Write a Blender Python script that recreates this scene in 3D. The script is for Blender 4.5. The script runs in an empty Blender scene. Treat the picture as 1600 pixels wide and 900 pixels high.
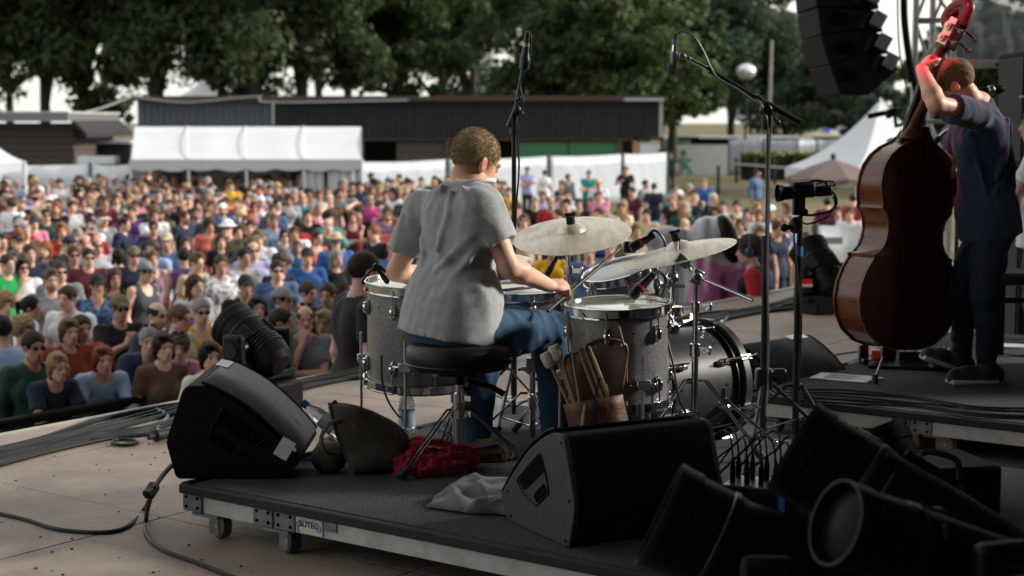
import bpy, math, random
import numpy as np
from math import radians as rad, sin, cos, pi, sqrt
from mathutils import Matrix, Vector, Euler
random.seed(7)
RNG = np.random.default_rng(11)
scene = bpy.context.scene
COL = scene.collection
# ------------------------------------------------------------------ camera
F = 2500.0                      # focal length in pixels of a 1600 x 900 frame
CAMZ, PITCH = 1.52, math.atan(260 / 2500.0)
cam = bpy.data.cameras.new('camera')
cam.sensor_width = 36.0
cam.lens = F * 36 / 1600
cam.clip_start, cam.clip_end = 0.1, 3000
cam.dof.use_dof = True
cam.dof.focus_distance = 6.25
cam.dof.aperture_fstop = 2.9
camo = bpy.data.objects.new('camera', cam)
camo.location = (0, 0, CAMZ)
camo.rotation_euler = (pi / 2 - PITCH, 0, 0)
COL.objects.link(camo)
scene.camera = camo
# ------------------------------------------------------------------ light
SUN_AZ, SUN_EL = rad(82), rad(24.5)     # azimuth clockwise from +Y
w = bpy.data.worlds.new('World')
scene.world = w
w.use_nodes = True
nt = w.node_tree
bg = nt.nodes['Background']
sky = nt.nodes.new('ShaderNodeTexSky')
sky.sky_type = 'NISHITA'
sky.sun_disc = False
sky.sun_elevation = SUN_EL
sky.sun_rotation = SUN_AZ
sky.air_density, sky.dust_density, sky.ozone_density = 1.0, 4.0, 1.0
hs = nt.nodes.new('ShaderNodeMixRGB')        # thin overcast veil over the whole sky
hs.blend_type = 'MIX'
hs.inputs[0].default_value = 0.6
hs.inputs[2].default_value = (8.6, 8.5, 7.8, 1)
nt.links.new(sky.outputs[0], hs.inputs[1])
nt.links.new(hs.outputs[0], bg.inputs[0])
bg.inputs[1].default_value = 0.053
sl = bpy.data.lights.new('sun', 'SUN')
sl.energy, sl.angle, sl.color = 1.5, rad(10), (1.0, .96, .89)
so = bpy.data.objects.new('sun', sl)
so.rotation_euler = Vector((-sin(SUN_AZ) * cos(SUN_EL), -cos(SUN_AZ) * cos(SUN_EL), -sin(SUN_EL))).to_track_quat('-Z', 'Y').to_euler()
so.location = (20, -8, 30)
COL.objects.link(so)
vs = scene.view_settings
scene.display_settings.display_device = 'sRGB'
vs.view_transform, vs.look, vs.gamma, vs.use_curve_mapping = 'Standard', 'None', 1, False
vs.exposure = 1.92
cy = scene.cycles
cy.use_denoising = True
cy.max_bounces, cy.diffuse_bounces, cy.glossy_bounces, cy.transmission_bounces = 7, 3, 3, 5
cy.use_adaptive_sampling = True
# ------------------------------------------------------------------ pixel -> place
def ray(px, py):
 x, y = (px - 800) / F, -(py - 450) / F
 return Vector((x, cos(PITCH) + y * sin(PITCH), -sin(PITCH) + y * cos(PITCH)))
def at(px, py, Y):
 r = ray(px, py)
 return Vector((0, 0, CAMZ)) + r * (Y / r.y)
def onz(px, py, z):
 r = ray(px, py)
 return Vector((0, 0, CAMZ)) + r * ((z - CAMZ) / r.z)
def proj(p):
 d = Vector(p) - Vector((0, 0, CAMZ))
 fw = d.y * cos(PITCH) - d.z * sin(PITCH)
 up = d.y * sin(PITCH) + d.z * cos(PITCH)
 return 800 + F * d.x / fw, 450 - F * up / fw, fw
AZ_B = math.atan(1835 / 2513.0)               # the stage edge runs away to the right
DB = Vector((sin(AZ_B), cos(AZ_B), 0))        # along the stage edge
DA = Vector((-cos(AZ_B), sin(AZ_B), 0))       # towards the audience
def gz(y):                                    # height of the field
 t = min(1, max(0, (y - 9) / 46.0))
 return -1.75 - .62 * t
def on_ground(px, py):
 p = onz(px, py, -2.0)
 for _ in range(12):
  p = onz(px, py, gz(p.y))
 return p
# ------------------------------------------------------------------ objects
MW = {}
def tag(o, label=None, cat=None, group=None, kind=None):
 if label: o['label'] = label
 if cat: o['category'] = cat
 if group: o['group'] = group
 if kind: o['kind'] = kind
 return o
def thing(name, label, cat, loc=(0, 0, 0), rotz=0.0, group=None, M=None):
 o = bpy.data.objects.new(name, None)
 o.empty_display_size = .1
 COL.objects.link(o)
 if M is None:
  M = Matrix.Translation(Vector(loc)) @ Matrix.Rotation(rotz, 4, 'Z')
 o.matrix_world = M
 MW[o.name] = M.copy()
 return tag(o, label, cat, group)
def link_mesh(name, me, parent=None, M=None):
 o = bpy.data.objects.new(name, me)
 COL.objects.link(o)
 if parent is not None:
  o.parent = parent
  MW[o.name] = MW[parent.name]
  if M is not None:
   o.matrix_local = M
   MW[o.name] = MW[parent.name] @ M
 else:
  if M is not None: o.matrix_world = M
  MW[o.name] = (M or Matrix.Identity(4)).copy()
 return o
def copy_tree(o, parent=None):
 c = o.copy()
 COL.objects.link(c)
 if parent is not None:
  c.parent = parent
 MW[c.name] = MW[o.name]
 for ch in o.children:
  copy_tree(ch, c)
 return c
def frame(zdir, up=(0, 0, 1), loc=(0, 0, 0)):
 """matrix whose Z is zdir and whose Y is as near as can be to up"""
 z = Vector(zdir).normalized()
 u = Vector(up)
 if abs(z.dot(u.normalized())) > .995: u = Vector((0, 1, 0)) if abs(z.y) < .9 else Vector((1, 0, 0))
 x = u.cross(z).normalized()
 y = z.cross(x)
 return Matrix(((x.x, y.x, z.x, loc[0]), (x.y, y.y, z.y, loc[1]), (x.z, y.z, z.z, loc[2]), (0, 0, 0, 1)))
def spline(pts, n=8):
 P = [Vector(p) for p in pts]
 P = [P[0] * 2 - P[1]] + P + [P[-1] * 2 - P[-2]]
 out = []
 for i in range(1, len(P) - 2):
  a, b, c, d = P[i - 1:i + 3]
  for k in range(n):
   t = k / n
   out.append(.5 * ((2 * b) + (c - a) * t + (2 * a - 5 * b + 4 * c - d) * t * t + (3 * b - a - 3 * c + d) * t ** 3))
 out.append(P[-2])
 return out
class MB:
 def __init__(s, M=None):
  s.v, s.f, s.m, s.cur, s.M = [], [], [], 0, M
 def add(s, vs, fs, mi=None):
  k = len(s.v)
  if s.M is not None: vs = [s.M @ Vector(v) for v in vs]
  s.v += [tuple(v) for v in vs]
  s.f += [tuple(i + k for i in f) for f in fs]
  s.m += [s.cur if mi is None else mi] * len(fs)
  return s
 def box(s, c, d, R=None, mi=None, taper=1.0):
  hx, hy, hz = d[0] / 2, d[1] / 2, d[2] / 2
  vs = [(x * (taper if z > 0 else 1), y * (taper if z > 0 else 1), z) for z in (-hz, hz) for x, y in ((-hx, -hy), (hx, -hy), (hx, hy), (-hx, hy))]
  R = R or Matrix.Identity(3)
  R = R.to_3x3()
  vs = [R @ Vector(v) + Vector(c) for v in vs]
  return s.add(vs, [(3, 2, 1, 0), (4, 5, 6, 7), (0, 1, 5, 4), (1, 2, 6, 5), (2, 3, 7, 6), (3, 0, 4, 7)], mi)
 def bar(s, a, b, w, h=None, mi=None, up=(0, 0, 1)):
  a, b = Vector(a), Vector(b)
  m = frame(b - a, up)
  return s.box((a + b) / 2, (w, h or w, (b - a).length), m, mi)
 def tube(s, pts, r, n=8, mi=None, caps=True, flat=1.0):
  P = [Vector(p) for p in pts]
  rr = r if isinstance(r, (list, tuple)) else [r] * len(P)
  vs, fs = [], []
  t0 = (P[1] - P[0]).normalized()
  u = t0.orthogonal().normalized()
  for i, p in enumerate(P):
   t = (P[min(i + 1, len(P) - 1)] - P[max(i - 1, 0)])
   t = t.normalized() if t.length > 1e-9 else t0
   u = (u - t * u.dot(t))
   u = u.normalized() if u.length > 1e-6 else t.orthogonal().normalized()
   w_ = t.cross(u)
   for k in range(n):
    a = 2 * pi * k / n
    vs.append(p + (u * cos(a) + w_ * sin(a) * flat) * rr[i])
  for i in range(len(P) - 1):
   for k in range(n):
    k2 = (k + 1) % n
    fs.append((i * n + k, i * n + k2, (i + 1) * n + k2, (i + 1) * n + k))
  if caps:
   fs.append(tuple(range(n - 1, -1, -1)))
   fs.append(tuple((len(P) - 1) * n + k for k in range(n)))
  return s.add(vs, fs, mi)
 def cyl(s, a, b, r, r2=None, n=16, mi=None):
  return s.tube([a, b], [r, r if r2 is None else r2], n, mi)
 def lathe(s, prof, M=None, n=32, mi=None, closed=False):
  """prof: (radius, height) list, turned round Z of M"""
  M = M or Matrix.Identity(4)
  vs, fs, idx = [], [], []
  for r, h in prof:
   if r < 1e-6:
    idx.append([len(vs)] * n); vs.append(M @ Vector((0, 0, h)))
   else:
    idx.append(list(range(len(vs), len(vs) + n)))
    vs += [M @ Vector((r * cos(2 * pi * k / n), r * sin(2 * pi * k / n), h)) for k in range(n)]
  L = len(prof)
  for i in range(L if closed else L - 1):
   A, B = idx[i], idx[(i + 1) % L]
   for k in range(n):
    q = (A[k], A[(k + 1) % n], B[(k + 1) % n], B[k])
    q = tuple(dict.fromkeys(q))
    if len(q) > 2: fs.append(q)
  return s.add(vs, fs, mi)
 def prism(s, poly, M, h0, h1, mi=None):
  """poly (x, y) counter-clockwise in M's XY, from z=h0 to z=h1"""
  n = len(poly)
  vs = [M @ Vector((x, y, h0)) for x, y in poly] + [M @ Vector((x, y, h1)) for x, y in poly]
  fs = [tuple(range(n - 1, -1, -1)), tuple(range(n, 2 * n))] + [(i, (i + 1) % n, n + (i + 1) % n, n + i) for i in range(n)]
  return s.add(vs, fs, mi)
 def ell(s, c, r, R=None, nu=16, nv=10, mi=None):
  R = (R or Matrix.Identity(3)).to_3x3()
  r = r if isinstance(r, (tuple, list)) else (r, r, r)
  prof = [(sin(pi * i / nv), -cos(pi * i / nv)) for i in range(nv + 1)]
  prof[0], prof[-1] = (0, -1), (0, 1)
  M4 = Matrix.Translation(Vector(c)) @ (R @ Matrix.Diagonal(r)).to_4x4()
  return s.lathe(prof, M4, nu, mi)
 def build(s, name, mats, parent=None, smooth=True, local=False, bevel=0.0, ang=38, M=None):
  me = bpy.data.meshes.new(name)
  V = s.v
  inv = None
  if parent is not None and not local:
   inv = MW[parent.name].inverted()
  elif parent is None and M is None and V:
   a = np.array(V)
   lo, hi = a.min(0), a.max(0)
   M = Matrix.Translation(Vector(((lo[0] + hi[0]) / 2, (lo[1] + hi[1]) / 2, lo[2])))
   inv = M.inverted()
  elif parent is None and M is not None and not local:
   inv = M.inverted()
  if inv is not None: V = [inv @ Vector(v) for v in V]
  me.from_pydata([tuple(v) for v in V], [], s.f)
  mats = mats if isinstance(mats, (list, tuple)) else [mats]
  for m_ in mats: me.materials.append(m_)
  if len(mats) > 1: me.polygons.foreach_set('material_index', s.m)
  if smooth:
   me.polygons.foreach_set('use_smooth', [True] * len(me.polygons))
   me.set_sharp_from_angle(angle=rad(ang))
  me.update()
  o = link_mesh(name, me, parent, M if parent is None else None)
  if bevel:
   b = o.modifiers.new('bevel', 'BEVEL')
   b.width, b.segments, b.limit_method, b.angle_limit = bevel, 2, 'ANGLE', rad(40)
  return o
# ------------------------------------------------------------------ materials
def lin(h):
 h = h.lstrip('#')
 f = lambda c: c / 12.92 if c <= .04045 else ((c + .055) / 1.055) ** 2.4
 return tuple(f(int(h[i:i + 2], 16) / 255) for i in (0, 2, 4))
def mat(name, col, rough=.5, metal=0.0, var=.0, scale=6.0, col2=None, bump=0.0, bscale=60.0, spec=.5, coat=0.0,
  objcol=False, vcol=None, stretch=(1, 1, 1), trans=0.0, alpha=1.0, emit=None, es=1.0, contrast=None, sheen=0.0, sub=0.0):
 m = bpy.data.materials.new(name)
 m.use_nodes = True
 t = m.node_tree
 b = t.nodes['Principled BSDF']
 L = t.links.new
 if isinstance(col, str): col = lin(col)
 if isinstance(col2, str): col2 = lin(col2)
 b.inputs['Roughness'].default_value = rough
 b.inputs['Metallic'].default_value = metal
 b.inputs['Specular IOR Level'].default_value = spec
 b.inputs['Coat Weight'].default_value = coat
 b.inputs['Coat Roughness'].default_value = .08
 b.inputs['Transmission Weight'].default_value = trans
 b.inputs['Alpha'].default_value = alpha
 b.inputs['Sheen Weight'].default_value = sheen
 if sub:
  b.inputs['Subsurface Weight'].default_value = sub
  b.inputs['Subsurface Radius'].default_value = (.012, .004, .002)
  b.inputs['Subsurface Scale'].default_value = 1.0
 out = None
 if objcol:
  oi = t.nodes.new('ShaderNodeObjectInfo')
  out = oi.outputs['Color']
 tc = None
 if var or bump or col2 or contrast:
  tc = t.nodes.new('ShaderNodeTexCoord')
  mp = t.nodes.new('ShaderNodeMapping')
  mp.inputs['Scale'].default_value = stretch
  L(tc.outputs['Object'], mp.inputs[0])
 if var or col2:
  nz = t.nodes.new('ShaderNodeTexNoise')
  nz.inputs['Scale'].default_value = scale
  nz.inputs['Detail'].default_value = 6
  nz.inputs['Roughness'].default_value = .62
  L(mp.outputs[0], nz.inputs['Vector'])
  fac = nz.outputs[0]
  cr = t.nodes.new('ShaderNodeMapRange')
  lo, hi = contrast or (.3, .7)
  cr.inputs[1].default_value, cr.inputs[2].default_value = lo, hi
  L(fac, cr.inputs[0])
  mx = t.nodes.new('ShaderNodeMixRGB')
  L(cr.outputs[0], mx.inputs[0])
  if objcol:
   mx.blend_type = 'MULTIPLY'
   k = 1 - var
   mx.inputs[2].default_value = (k, k, k, 1)
   L(out, mx.inputs[1])
  else:
   c2 = col2 or tuple(x * (1 - var) for x in col)
   c1 = col if col2 else tuple(min(1, x * (1 + var * .5)) for x in col)
   mx.inputs[1].default_value, mx.inputs[2].default_value = (*c1, 1), (*c2, 1)
  out = mx.outputs[0]
 if vcol:
  at_ = t.nodes.new('ShaderNodeAttribute')
  at_.attribute_name = vcol
  if out is None and col is None:
   out = at_.outputs['Color']
  else:
   mm = t.nodes.new('ShaderNodeMixRGB')
   mm.blend_type = 'MULTIPLY'
   mm.inputs[0].default_value = 1
   if out is not None: L(out, mm.inputs[1])
   else: mm.inputs[1].default_value = (*col, 1)
   L(at_.outputs['Color'], mm.inputs[2])
   out = mm.outputs[0]
 if out is not None: L(out, b.inputs['Base Color'])
 else: b.inputs['Base Color'].default_value = (*col, 1)
 if bump:
  n2 = t.nodes.new('ShaderNodeTexNoise')
  n2.inputs['Scale'].default_value = bscale
  n2.inputs['Detail'].default_value = 4
  L(mp.outputs[0], n2.inputs['Vector'])
  bp = t.nodes.new('ShaderNodeBump')
  bp.inputs['Strength'].default_value = min(1, bump)
  bp.inputs['Distance'].default_value = .01
  L(n2.outputs[0], bp.inputs['Height'])
  L(bp.outputs[0], b.inputs['Normal'])
 if emit:
  b.inputs['Emission Color'].default_value = (*emit, 1)
  b.inputs['Emission Strength'].default_value = es
 m.diffuse_color = (*(col or (.5, .5, .5)), 1)
 return m
MT = {}
MT['black_plastic'] = mat('black_plastic', (.005, .005, .0055), .5, spec=.16, var=.3, scale=30, bump=.15, bscale=300)
MT['black_paint'] = mat('black_speaker_paint', (.006, .006, .0065), .65, spec=.12, var=.25, scale=12, bump=.35, bscale=420)
MT['black_metal'] = mat('black_metal', (.008, .008, .009), .35, .2, spec=.4, var=.2, scale=20)
MT['dark_hole'] = mat('dark_recess', (.003, .003, .003), .8, spec=.04)
MT['rubber'] = mat('black_rubber', (.012, .012, .012), .6, bump=.1, bscale=200)
MT['chrome'] = mat('chrome', (.62, .63, .65), .13, 1.0, var=.12, scale=14)
MT['steel'] = mat('brushed_steel', (.36, .37, .38), .38, 1.0, var=.25, scale=10)
MT['alu'] = mat('aluminium_rail', (.50, .50, .49), .48, .55, col2=(.24, .235, .225), scale=9, contrast=(.45, .85), bump=.1, bscale=80)
MT['alu_plain'] = mat('aluminium_truss', (.42, .43, .44), .4, .8, var=.2, scale=4)
MT['zinc'] = mat('zinc_bracket', (.20, .205, .21), .5, .6, var=.35, scale=25)
MT['carpet'] = mat('grey_carpet', (.11, .11, .114), .95, col2=(.03, .03, .032), scale=110, contrast=(.38, .62), bump=.7, bscale=320, spec=.15)
MT['carpet_edge'] = mat('dark_carpet_edge', (.016, .016, .018), .8, var=.4, scale=60)
MT['cable'] = mat('black_cable', (.011, .011, .011), .5, spec=.22, var=.2, scale=9)
MT['white_tape'] = mat('white_tape', (.70, .71, .68), .5, var=.12, scale=30)
# ------------------------------------------------------------------ setting
def gz(y):
 if y < 44: return -1.8
 return -1.8 + .25 * min(1, (y - 44) / 20)
E0 = onz(270, 632, 0)                       # a point on the stage edge
def st(u, v, z=0.0):                        # stage coordinates: u along the edge, v upstage
 return E0 + DB * u - DA * v + Vector((0, 0, z))
RS = Matrix((( DB.x, -DA.x, 0), (DB.y, -DA.y, 0), (0, 0, 1)))   # stage axes
M_grass = mat('trodden_grass', (.075, .085, .035), .95, col2=(.17, .12, .085), scale=.35, contrast=(.42, .62), bump=.6, bscale=18, spec=.1)
def make_ground():
 ys = [-60, -20, 0, 6, 12, 20, 30, 44, 48, 52, 56, 60, 64, 70, 90, 140, 300, 900, 2500]
 xs = [-2500, -600, -150, -60, -30, -10, 10, 30, 60, 150, 600, 2500]
 b = MB()
 vs = [(x, y, gz(y)) for y in ys for x in xs]
 n = len(xs)
 fs = [(j * n + i, j * n + i + 1, (j + 1) * n + i + 1, (j + 1) * n + i) for j in range(len(ys) - 1) for i in range(n - 1)]
 b.add(vs, fs)
 o = b.build('ground', M_grass, smooth=False, M=Matrix.Identity(4))
 tag(o, kind='structure')
make_ground()
# stage floor: plywood sheets on a frame
M_ply = mat('worn_plywood', (.36, .285, .225), .62, col2=(.21, .155, .125), scale=2.2, contrast=(.38, .72), bump=.12, bscale=90, stretch=(1, 1, 1), spec=.35)
def dirt(m):
 t = m.node_tree
 b = t.nodes['Principled BSDF']
 src = b.inputs['Base Color'].links[0].from_socket
 tc = t.nodes.new('ShaderNodeTexCoord')
 def layer(src, scale, lo, hi, col, fac, detail=8):
  nz = t.nodes.new('ShaderNodeTexNoise'); nz.inputs['Scale'].default_value = scale; nz.inputs['Detail'].default_value = detail
  nz.inputs['Roughness'].default_value = .7
  t.links.new(tc.outputs['Object'], nz.inputs['Vector'])
  mr = t.nodes.new('ShaderNodeMapRange'); mr.inputs[1].default_value, mr.inputs[2].default_value = lo, hi; mr.inputs[4].default_value = fac
  t.links.new(nz.outputs[0], mr.inputs[0])
  mx = t.nodes.new('ShaderNodeMixRGB'); mx.inputs[2].default_value = (*col, 1)
  t.links.new(mr.outputs[0], mx.inputs[0]); t.links.new(src, mx.inputs[1])
  return mx.outputs[0]
 src = layer(src, 14, .55, .78, (.40, .36, .31), .55)
 src = layer(src, 46, .64, .78, (.10, .08, .065), .35)
 src = layer(src, .9, .5, .7, (.20, .13, .125), .5, 3)
 t.links.new(src, b.inputs['Base Color'])
dirt(M_ply)
M_under = mat('stage_frame_dark', (.02, .02, .02), .8)
M_edge = mat('pale_edge_strip', (.46, .43, .36), .5, var=.3, scale=8)
stage = MB()
stage.box(st(.5, 5.4, -.12), (21, 10.8, .2), RS)
stage = stage.build('stage_floor', M_under)
tag(stage, kind='structure')
X0 = onz(255, 808, 0)                         # a joint crossing seen in the photograph
u0 = (X0 - E0).dot(DB); v0 = (X0 - E0).dot(-DA)
BW, BL = 1.25, 2.5
proto_me = None
nb = 0
vtop = [0.03, v0 % BW + 0.0]
vl = [.02] + [v0 + k * BW for k in range(-4, 8) if .1 < v0 + k * BW < 10.4] + [10.75]
ul = [-9.9] + [u0 + k * BL for k in range(-5, 6) if -9.8 < u0 + k * BL < 10.8] + [10.95]
for i in range(len(vl) - 1):
 for j in range(len(ul) - 1):
  g = .0035
  b = MB()
  ca = st((ul[j] + ul[j + 1]) / 2, (vl[i] + vl[i + 1]) / 2, -.0095 + random.uniform(-.0012, .0005))
  b.box(ca, (ul[j + 1] - ul[j] - 2 * g, vl[i + 1] - vl[i] - 2 * g, .018), RS)
  o = b.build('floor_board', M_ply, stage, smooth=False)
b = MB(); b.box(st(.5, -.02, -.03), (21, .05, .075), RS)
o = b.build('edge_strip', M_edge, stage)
M_skirt = mat('black_stage_skirt', (.012, .012, .013), .9, var=.3, scale=3)
b = MB(); b.box(st(.5, .05, -1.0), (20.8, .04, 1.6), RS); o = b.build('stage_skirt', M_skirt, stage)
b = MB(); b.box(st(.4, -.62, -1.5), (19, .9, .5), RS); o = b.build('pit_step', M_under); tag(o, kind='structure')
# roof of the stage and its back drape (above and behind the camera)
M_roof = mat('dark_roof_sheet', (.02, .02, .022), .9)
t = thing('stage_roof', 'dark flat canopy roof over the festival stage with truss edge', 'stage roof', st(.5, 5, 0))
b = MB(); b.box(st(3.6, 5.2, 7.6), (25.8, 11.6, .12), RS); b.build('roof_sheet', M_roof, t)
b = MB()
for u in (-9.1, 16.2):
 for v in (-.4, 10.9): b.box(st(u, v, 2.85), (.3, .3, 9.3), RS)
b.build('roof_leg', MT['alu_plain'], t)
t = thing('back_drape', 'black drape closing the upstage side of the stage', 'drape', st(-3, 10.6, 0))
def drape(t, f, n):
 b = MB(); vs = []
 for k in range(n):
  for z in (0.0, 7.5): vs.append(f(k / (n - 1), k, z))
 b.add(vs, [(2 * k, 2 * k + 2, 2 * k + 3, 2 * k + 1) for k in range(n - 1)])
 b.build('drape_cloth', M_roof, t)
drape(t, lambda q, k, z: st(-9.5 + 14.6 * q, 10.5 + .07 * sin(k * 2.1), z), 70)  # its end is set where it lets the low sun reach the drummer
t = thing('back_drape', 'short unseen black drape added upstage to dim the stage beside the sun gap', 'drape', st(12, 10.6, 0))
drape(t, lambda q, k, z: st(10.6 + 2.9 * q, 10.5 + .07 * sin(k * 2.1), z), 20)  # added to keep sky light off the stage; the gap admits sun
t = thing('side_drape', 'unseen black drape added in the far wing to dim the stage', 'drape', st(13.4, 6, 0))
drape(t, lambda q, k, z: st(13.5 + .06 * sin(k * 2.3), 2.5 + 8 * q, z), 40)  # added out of view to darken the stage from this side
t = thing('side_drape', 'black drape hanging in the wing at the near side of the stage', 'drape', st(-9.4, 6, 0))
b = MB()
vv = np.linspace(2.0, 10.4, 40); vs = []
for k, v in enumerate(vv):
 for z in (0.0, 6.5): vs.append(st(-9.3 + .06 * sin(k * 2.3), v, z))
b.add(vs, [(2 * k, 2 * k + 2, 2 * k + 3, 2 * k + 1) for k in range(39)])
b.build('drape_cloth', M_roof, t)
M_case = mat('black_case_board', (.012, .012, .013), .6, var=.3, scale=5)
for k in range(5):  # unseen cases added to block low sun from floor and foreground
 u = -.4 + k * 1.3
 t = thing('shade_case', 'black case added out of view to block low sun, ' + ('nearest the drape', 'second from the drape', 'middle of five', 'second from the open side', 'nearest the open side')[k], 'shade case', st(u, 7.9, 0))
 b = MB(); b.box(st(u, 7.9, 1.1), (1.26, .7, 2.0), RS); b.build('body', M_case, t, bevel=.02)
 for a in (-.6, .6):
  for c in (-.32, .32):
   b = MB(); b.box(st(u + a, 7.9 + c, 1.1), (.05, .05, 2.02), RS); b.build('edge_profile', MT['alu_plain'], t)
   b = MB(); b.cyl(st(u + a * .85, 7.9 + c * .8 - .02, .05), st(u + a * .85, 7.9 + c * .8 + .02, .05), .05, n=14); b.build('wheel', MT['rubber'], t)
for k in range(3):  # second tier, added to shade the rear wedge and the near lights
 u = -.4 + k * 1.3
 t = thing('shade_case', 'black case added out of view atop the sun-blocking row, ' + ('nearest the drape', 'middle of three', 'nearest the open side')[k], 'shade case', st(u, 7.9, 2.12))
 b = MB(); b.box(st(u, 7.9, 2.87), (1.24, .68, 1.5), RS); b.build('body', M_case, t, bevel=.02)
 for a in (-.59, .59):
  b = MB(); b.box(st(u + a, 7.58, 2.87), (.05, .05, 1.51), RS); b.build('edge_profile', MT['alu_plain'], t)
# ------------------------------------------------------------------ barn, sheds, fences, tents
M_slate = mat('blue_grey_cladding', (.062, .075, .098), .6, var=.3, scale=3, stretch=(4, 1, .25))
M_tar = mat('black_brown_cladding', (.016, .015, .017), .75, spec=.2, col2=(.032, .029, .031), scale=3, stretch=(4, 1, .2))
M_rust = mat('rusty_roof_edge', (.062, .040, .032), .8, var=.4, scale=6)
M_wood = mat('brown_boards', (.055, .040, .034), .7, var=.35, scale=4, stretch=(1, 1, 5))
M_green = mat('green_shutter', (.03, .14, .06), .55, var=.15, scale=5)
M_orange = mat('orange_timber', (.38, .18, .05), .6, var=.2, scale=5)
M_wht = mat('white_panel', (.62, .64, .66), .5, var=.08, scale=3)
M_grey = mat('grey_trim', (.33, .34, .35), .5, var=.15, scale=4)
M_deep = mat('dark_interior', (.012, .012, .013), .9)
def corr(b, x0, x1, y, z0, z1, pitch, depth, mi=0):
 n = max(2, int((x1 - x0) / pitch))
 vs = []
 for i in range(n + 1):
  for dx, dy in ((0, 0), (.45, 0), (.5, -depth), (.95, -depth)):
   x = x0 + (i + dx) * (x1 - x0) / (n + 1)
   vs += [(x, y + dy, z0), (x, y + dy, z1)]
 b.add(vs, [(2 * k, 2 * k + 2, 2 * k + 3, 2 * k + 1) for k in range(len(vs) // 2 - 1)], mi)
def barn():
 Y = 67.0
 X = lambda px: (px - 800) / F * Y * 1.001
 Z = lambda py: at(800, py, Y).z
 t = thing('barn', 'long dark barn with corrugated cladding behind the white fence', 'barn', (X(630), Y, gz(Y)))
 zt, zm, zb = Z(155), Z(214), gz(Y)
 b = MB(); corr(b, X(219), X(430), Y, zm, zt, .28, .05); b.build('cladding', M_slate, t, smooth=False)
 b = MB(); corr(b, X(430), X(1036), Y - .03, zm, zt, .24, .05); o = b.build('cladding', M_tar, t, smooth=False); o['label'] = 'black brown cladding'
 b = MB(); b.box((X(628), Y + 3.2, zt + .06), (X(1042) - X(216), 7.2, .14)); b.box((X(628), Y - .35, zt + .0), (X(1042) - X(216), .06, .17)); b.build('roof', M_rust, t)
 b = MB(); b.box((X(1004), Y - .40, zt - .02), (X(1030) - X(968), .05, .12)); b.build('gutter', M_grey, t)
 b = MB(); b.box((X(628), Y + .1, zm - .08), (X(1036) - X(219), .12, .14)); b.build('lintel', M_rust, t)
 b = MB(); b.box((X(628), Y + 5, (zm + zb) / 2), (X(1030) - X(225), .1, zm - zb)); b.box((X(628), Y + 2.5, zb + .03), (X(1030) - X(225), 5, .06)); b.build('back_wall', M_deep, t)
 for a, c, m_, nm in ((808, 887, M_green, 'shutter'), (889, 965, M_green, 'shutter'), (998, 1027, M_wht, 'door'), (225, 300, M_wood, 'door'), (620, 700, M_wood, 'shutter')):
  b = MB(); b.box(((X(a) + X(c)) / 2, Y + .25, (zm + zb) / 2 - .1), (X(c) - X(a), .06, zm - zb - .25))
  for k in range(6): b.box(((X(a) + X(c)) / 2, Y + .21, zb + .3 + k * .38), (X(c) - X(a), .03, .03))
  b.build(nm, m_, t)
 for px in (300, 430, 566, 700, 805, 968, 1034):
  b = MB(); b.box((X(px), Y + .15, (zm + zb) / 2), (.18, .18, zm - zb)); b.build('post', M_wood, t)
 b = MB(); b.box((X(992), Y + .12, (zm + zb) / 2), (.2, .16, zm - zb)); o = b.build('post', M_orange, t); o['label'] = 'orange timber post'
 b = MB(); b.box((X(1031), Y - .02, (zt + zm) / 2), (.14, .16, zt - zm)); b.build('corner_board', M_grey, t)
 c = MB(); c.tube(spline([(X(216), Y - .45, Z(152)), (X(300), Y - .5, Z(160)), (X(405), Y - .5, Z(151)), (X(430), Y - .5, Z(160)), (X(640), Y - .5, Z(157))]), .03, 5)
 tag(c.build('power_line', M_grey), 'thin grey cable sagging along the eave of the dark barn', 'cable')
 c = MB(); c.tube(spline([(X(214), Y - .6, Z(152)), (X(180), Y - 2, Z(170)), (X(140), Y - 4, Z(185))]), .03, 5)
 tag(c.build('power_line', M_grey), 'thin grey cable running from the barn corner to the brown hut', 'cable')
barn()
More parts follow.
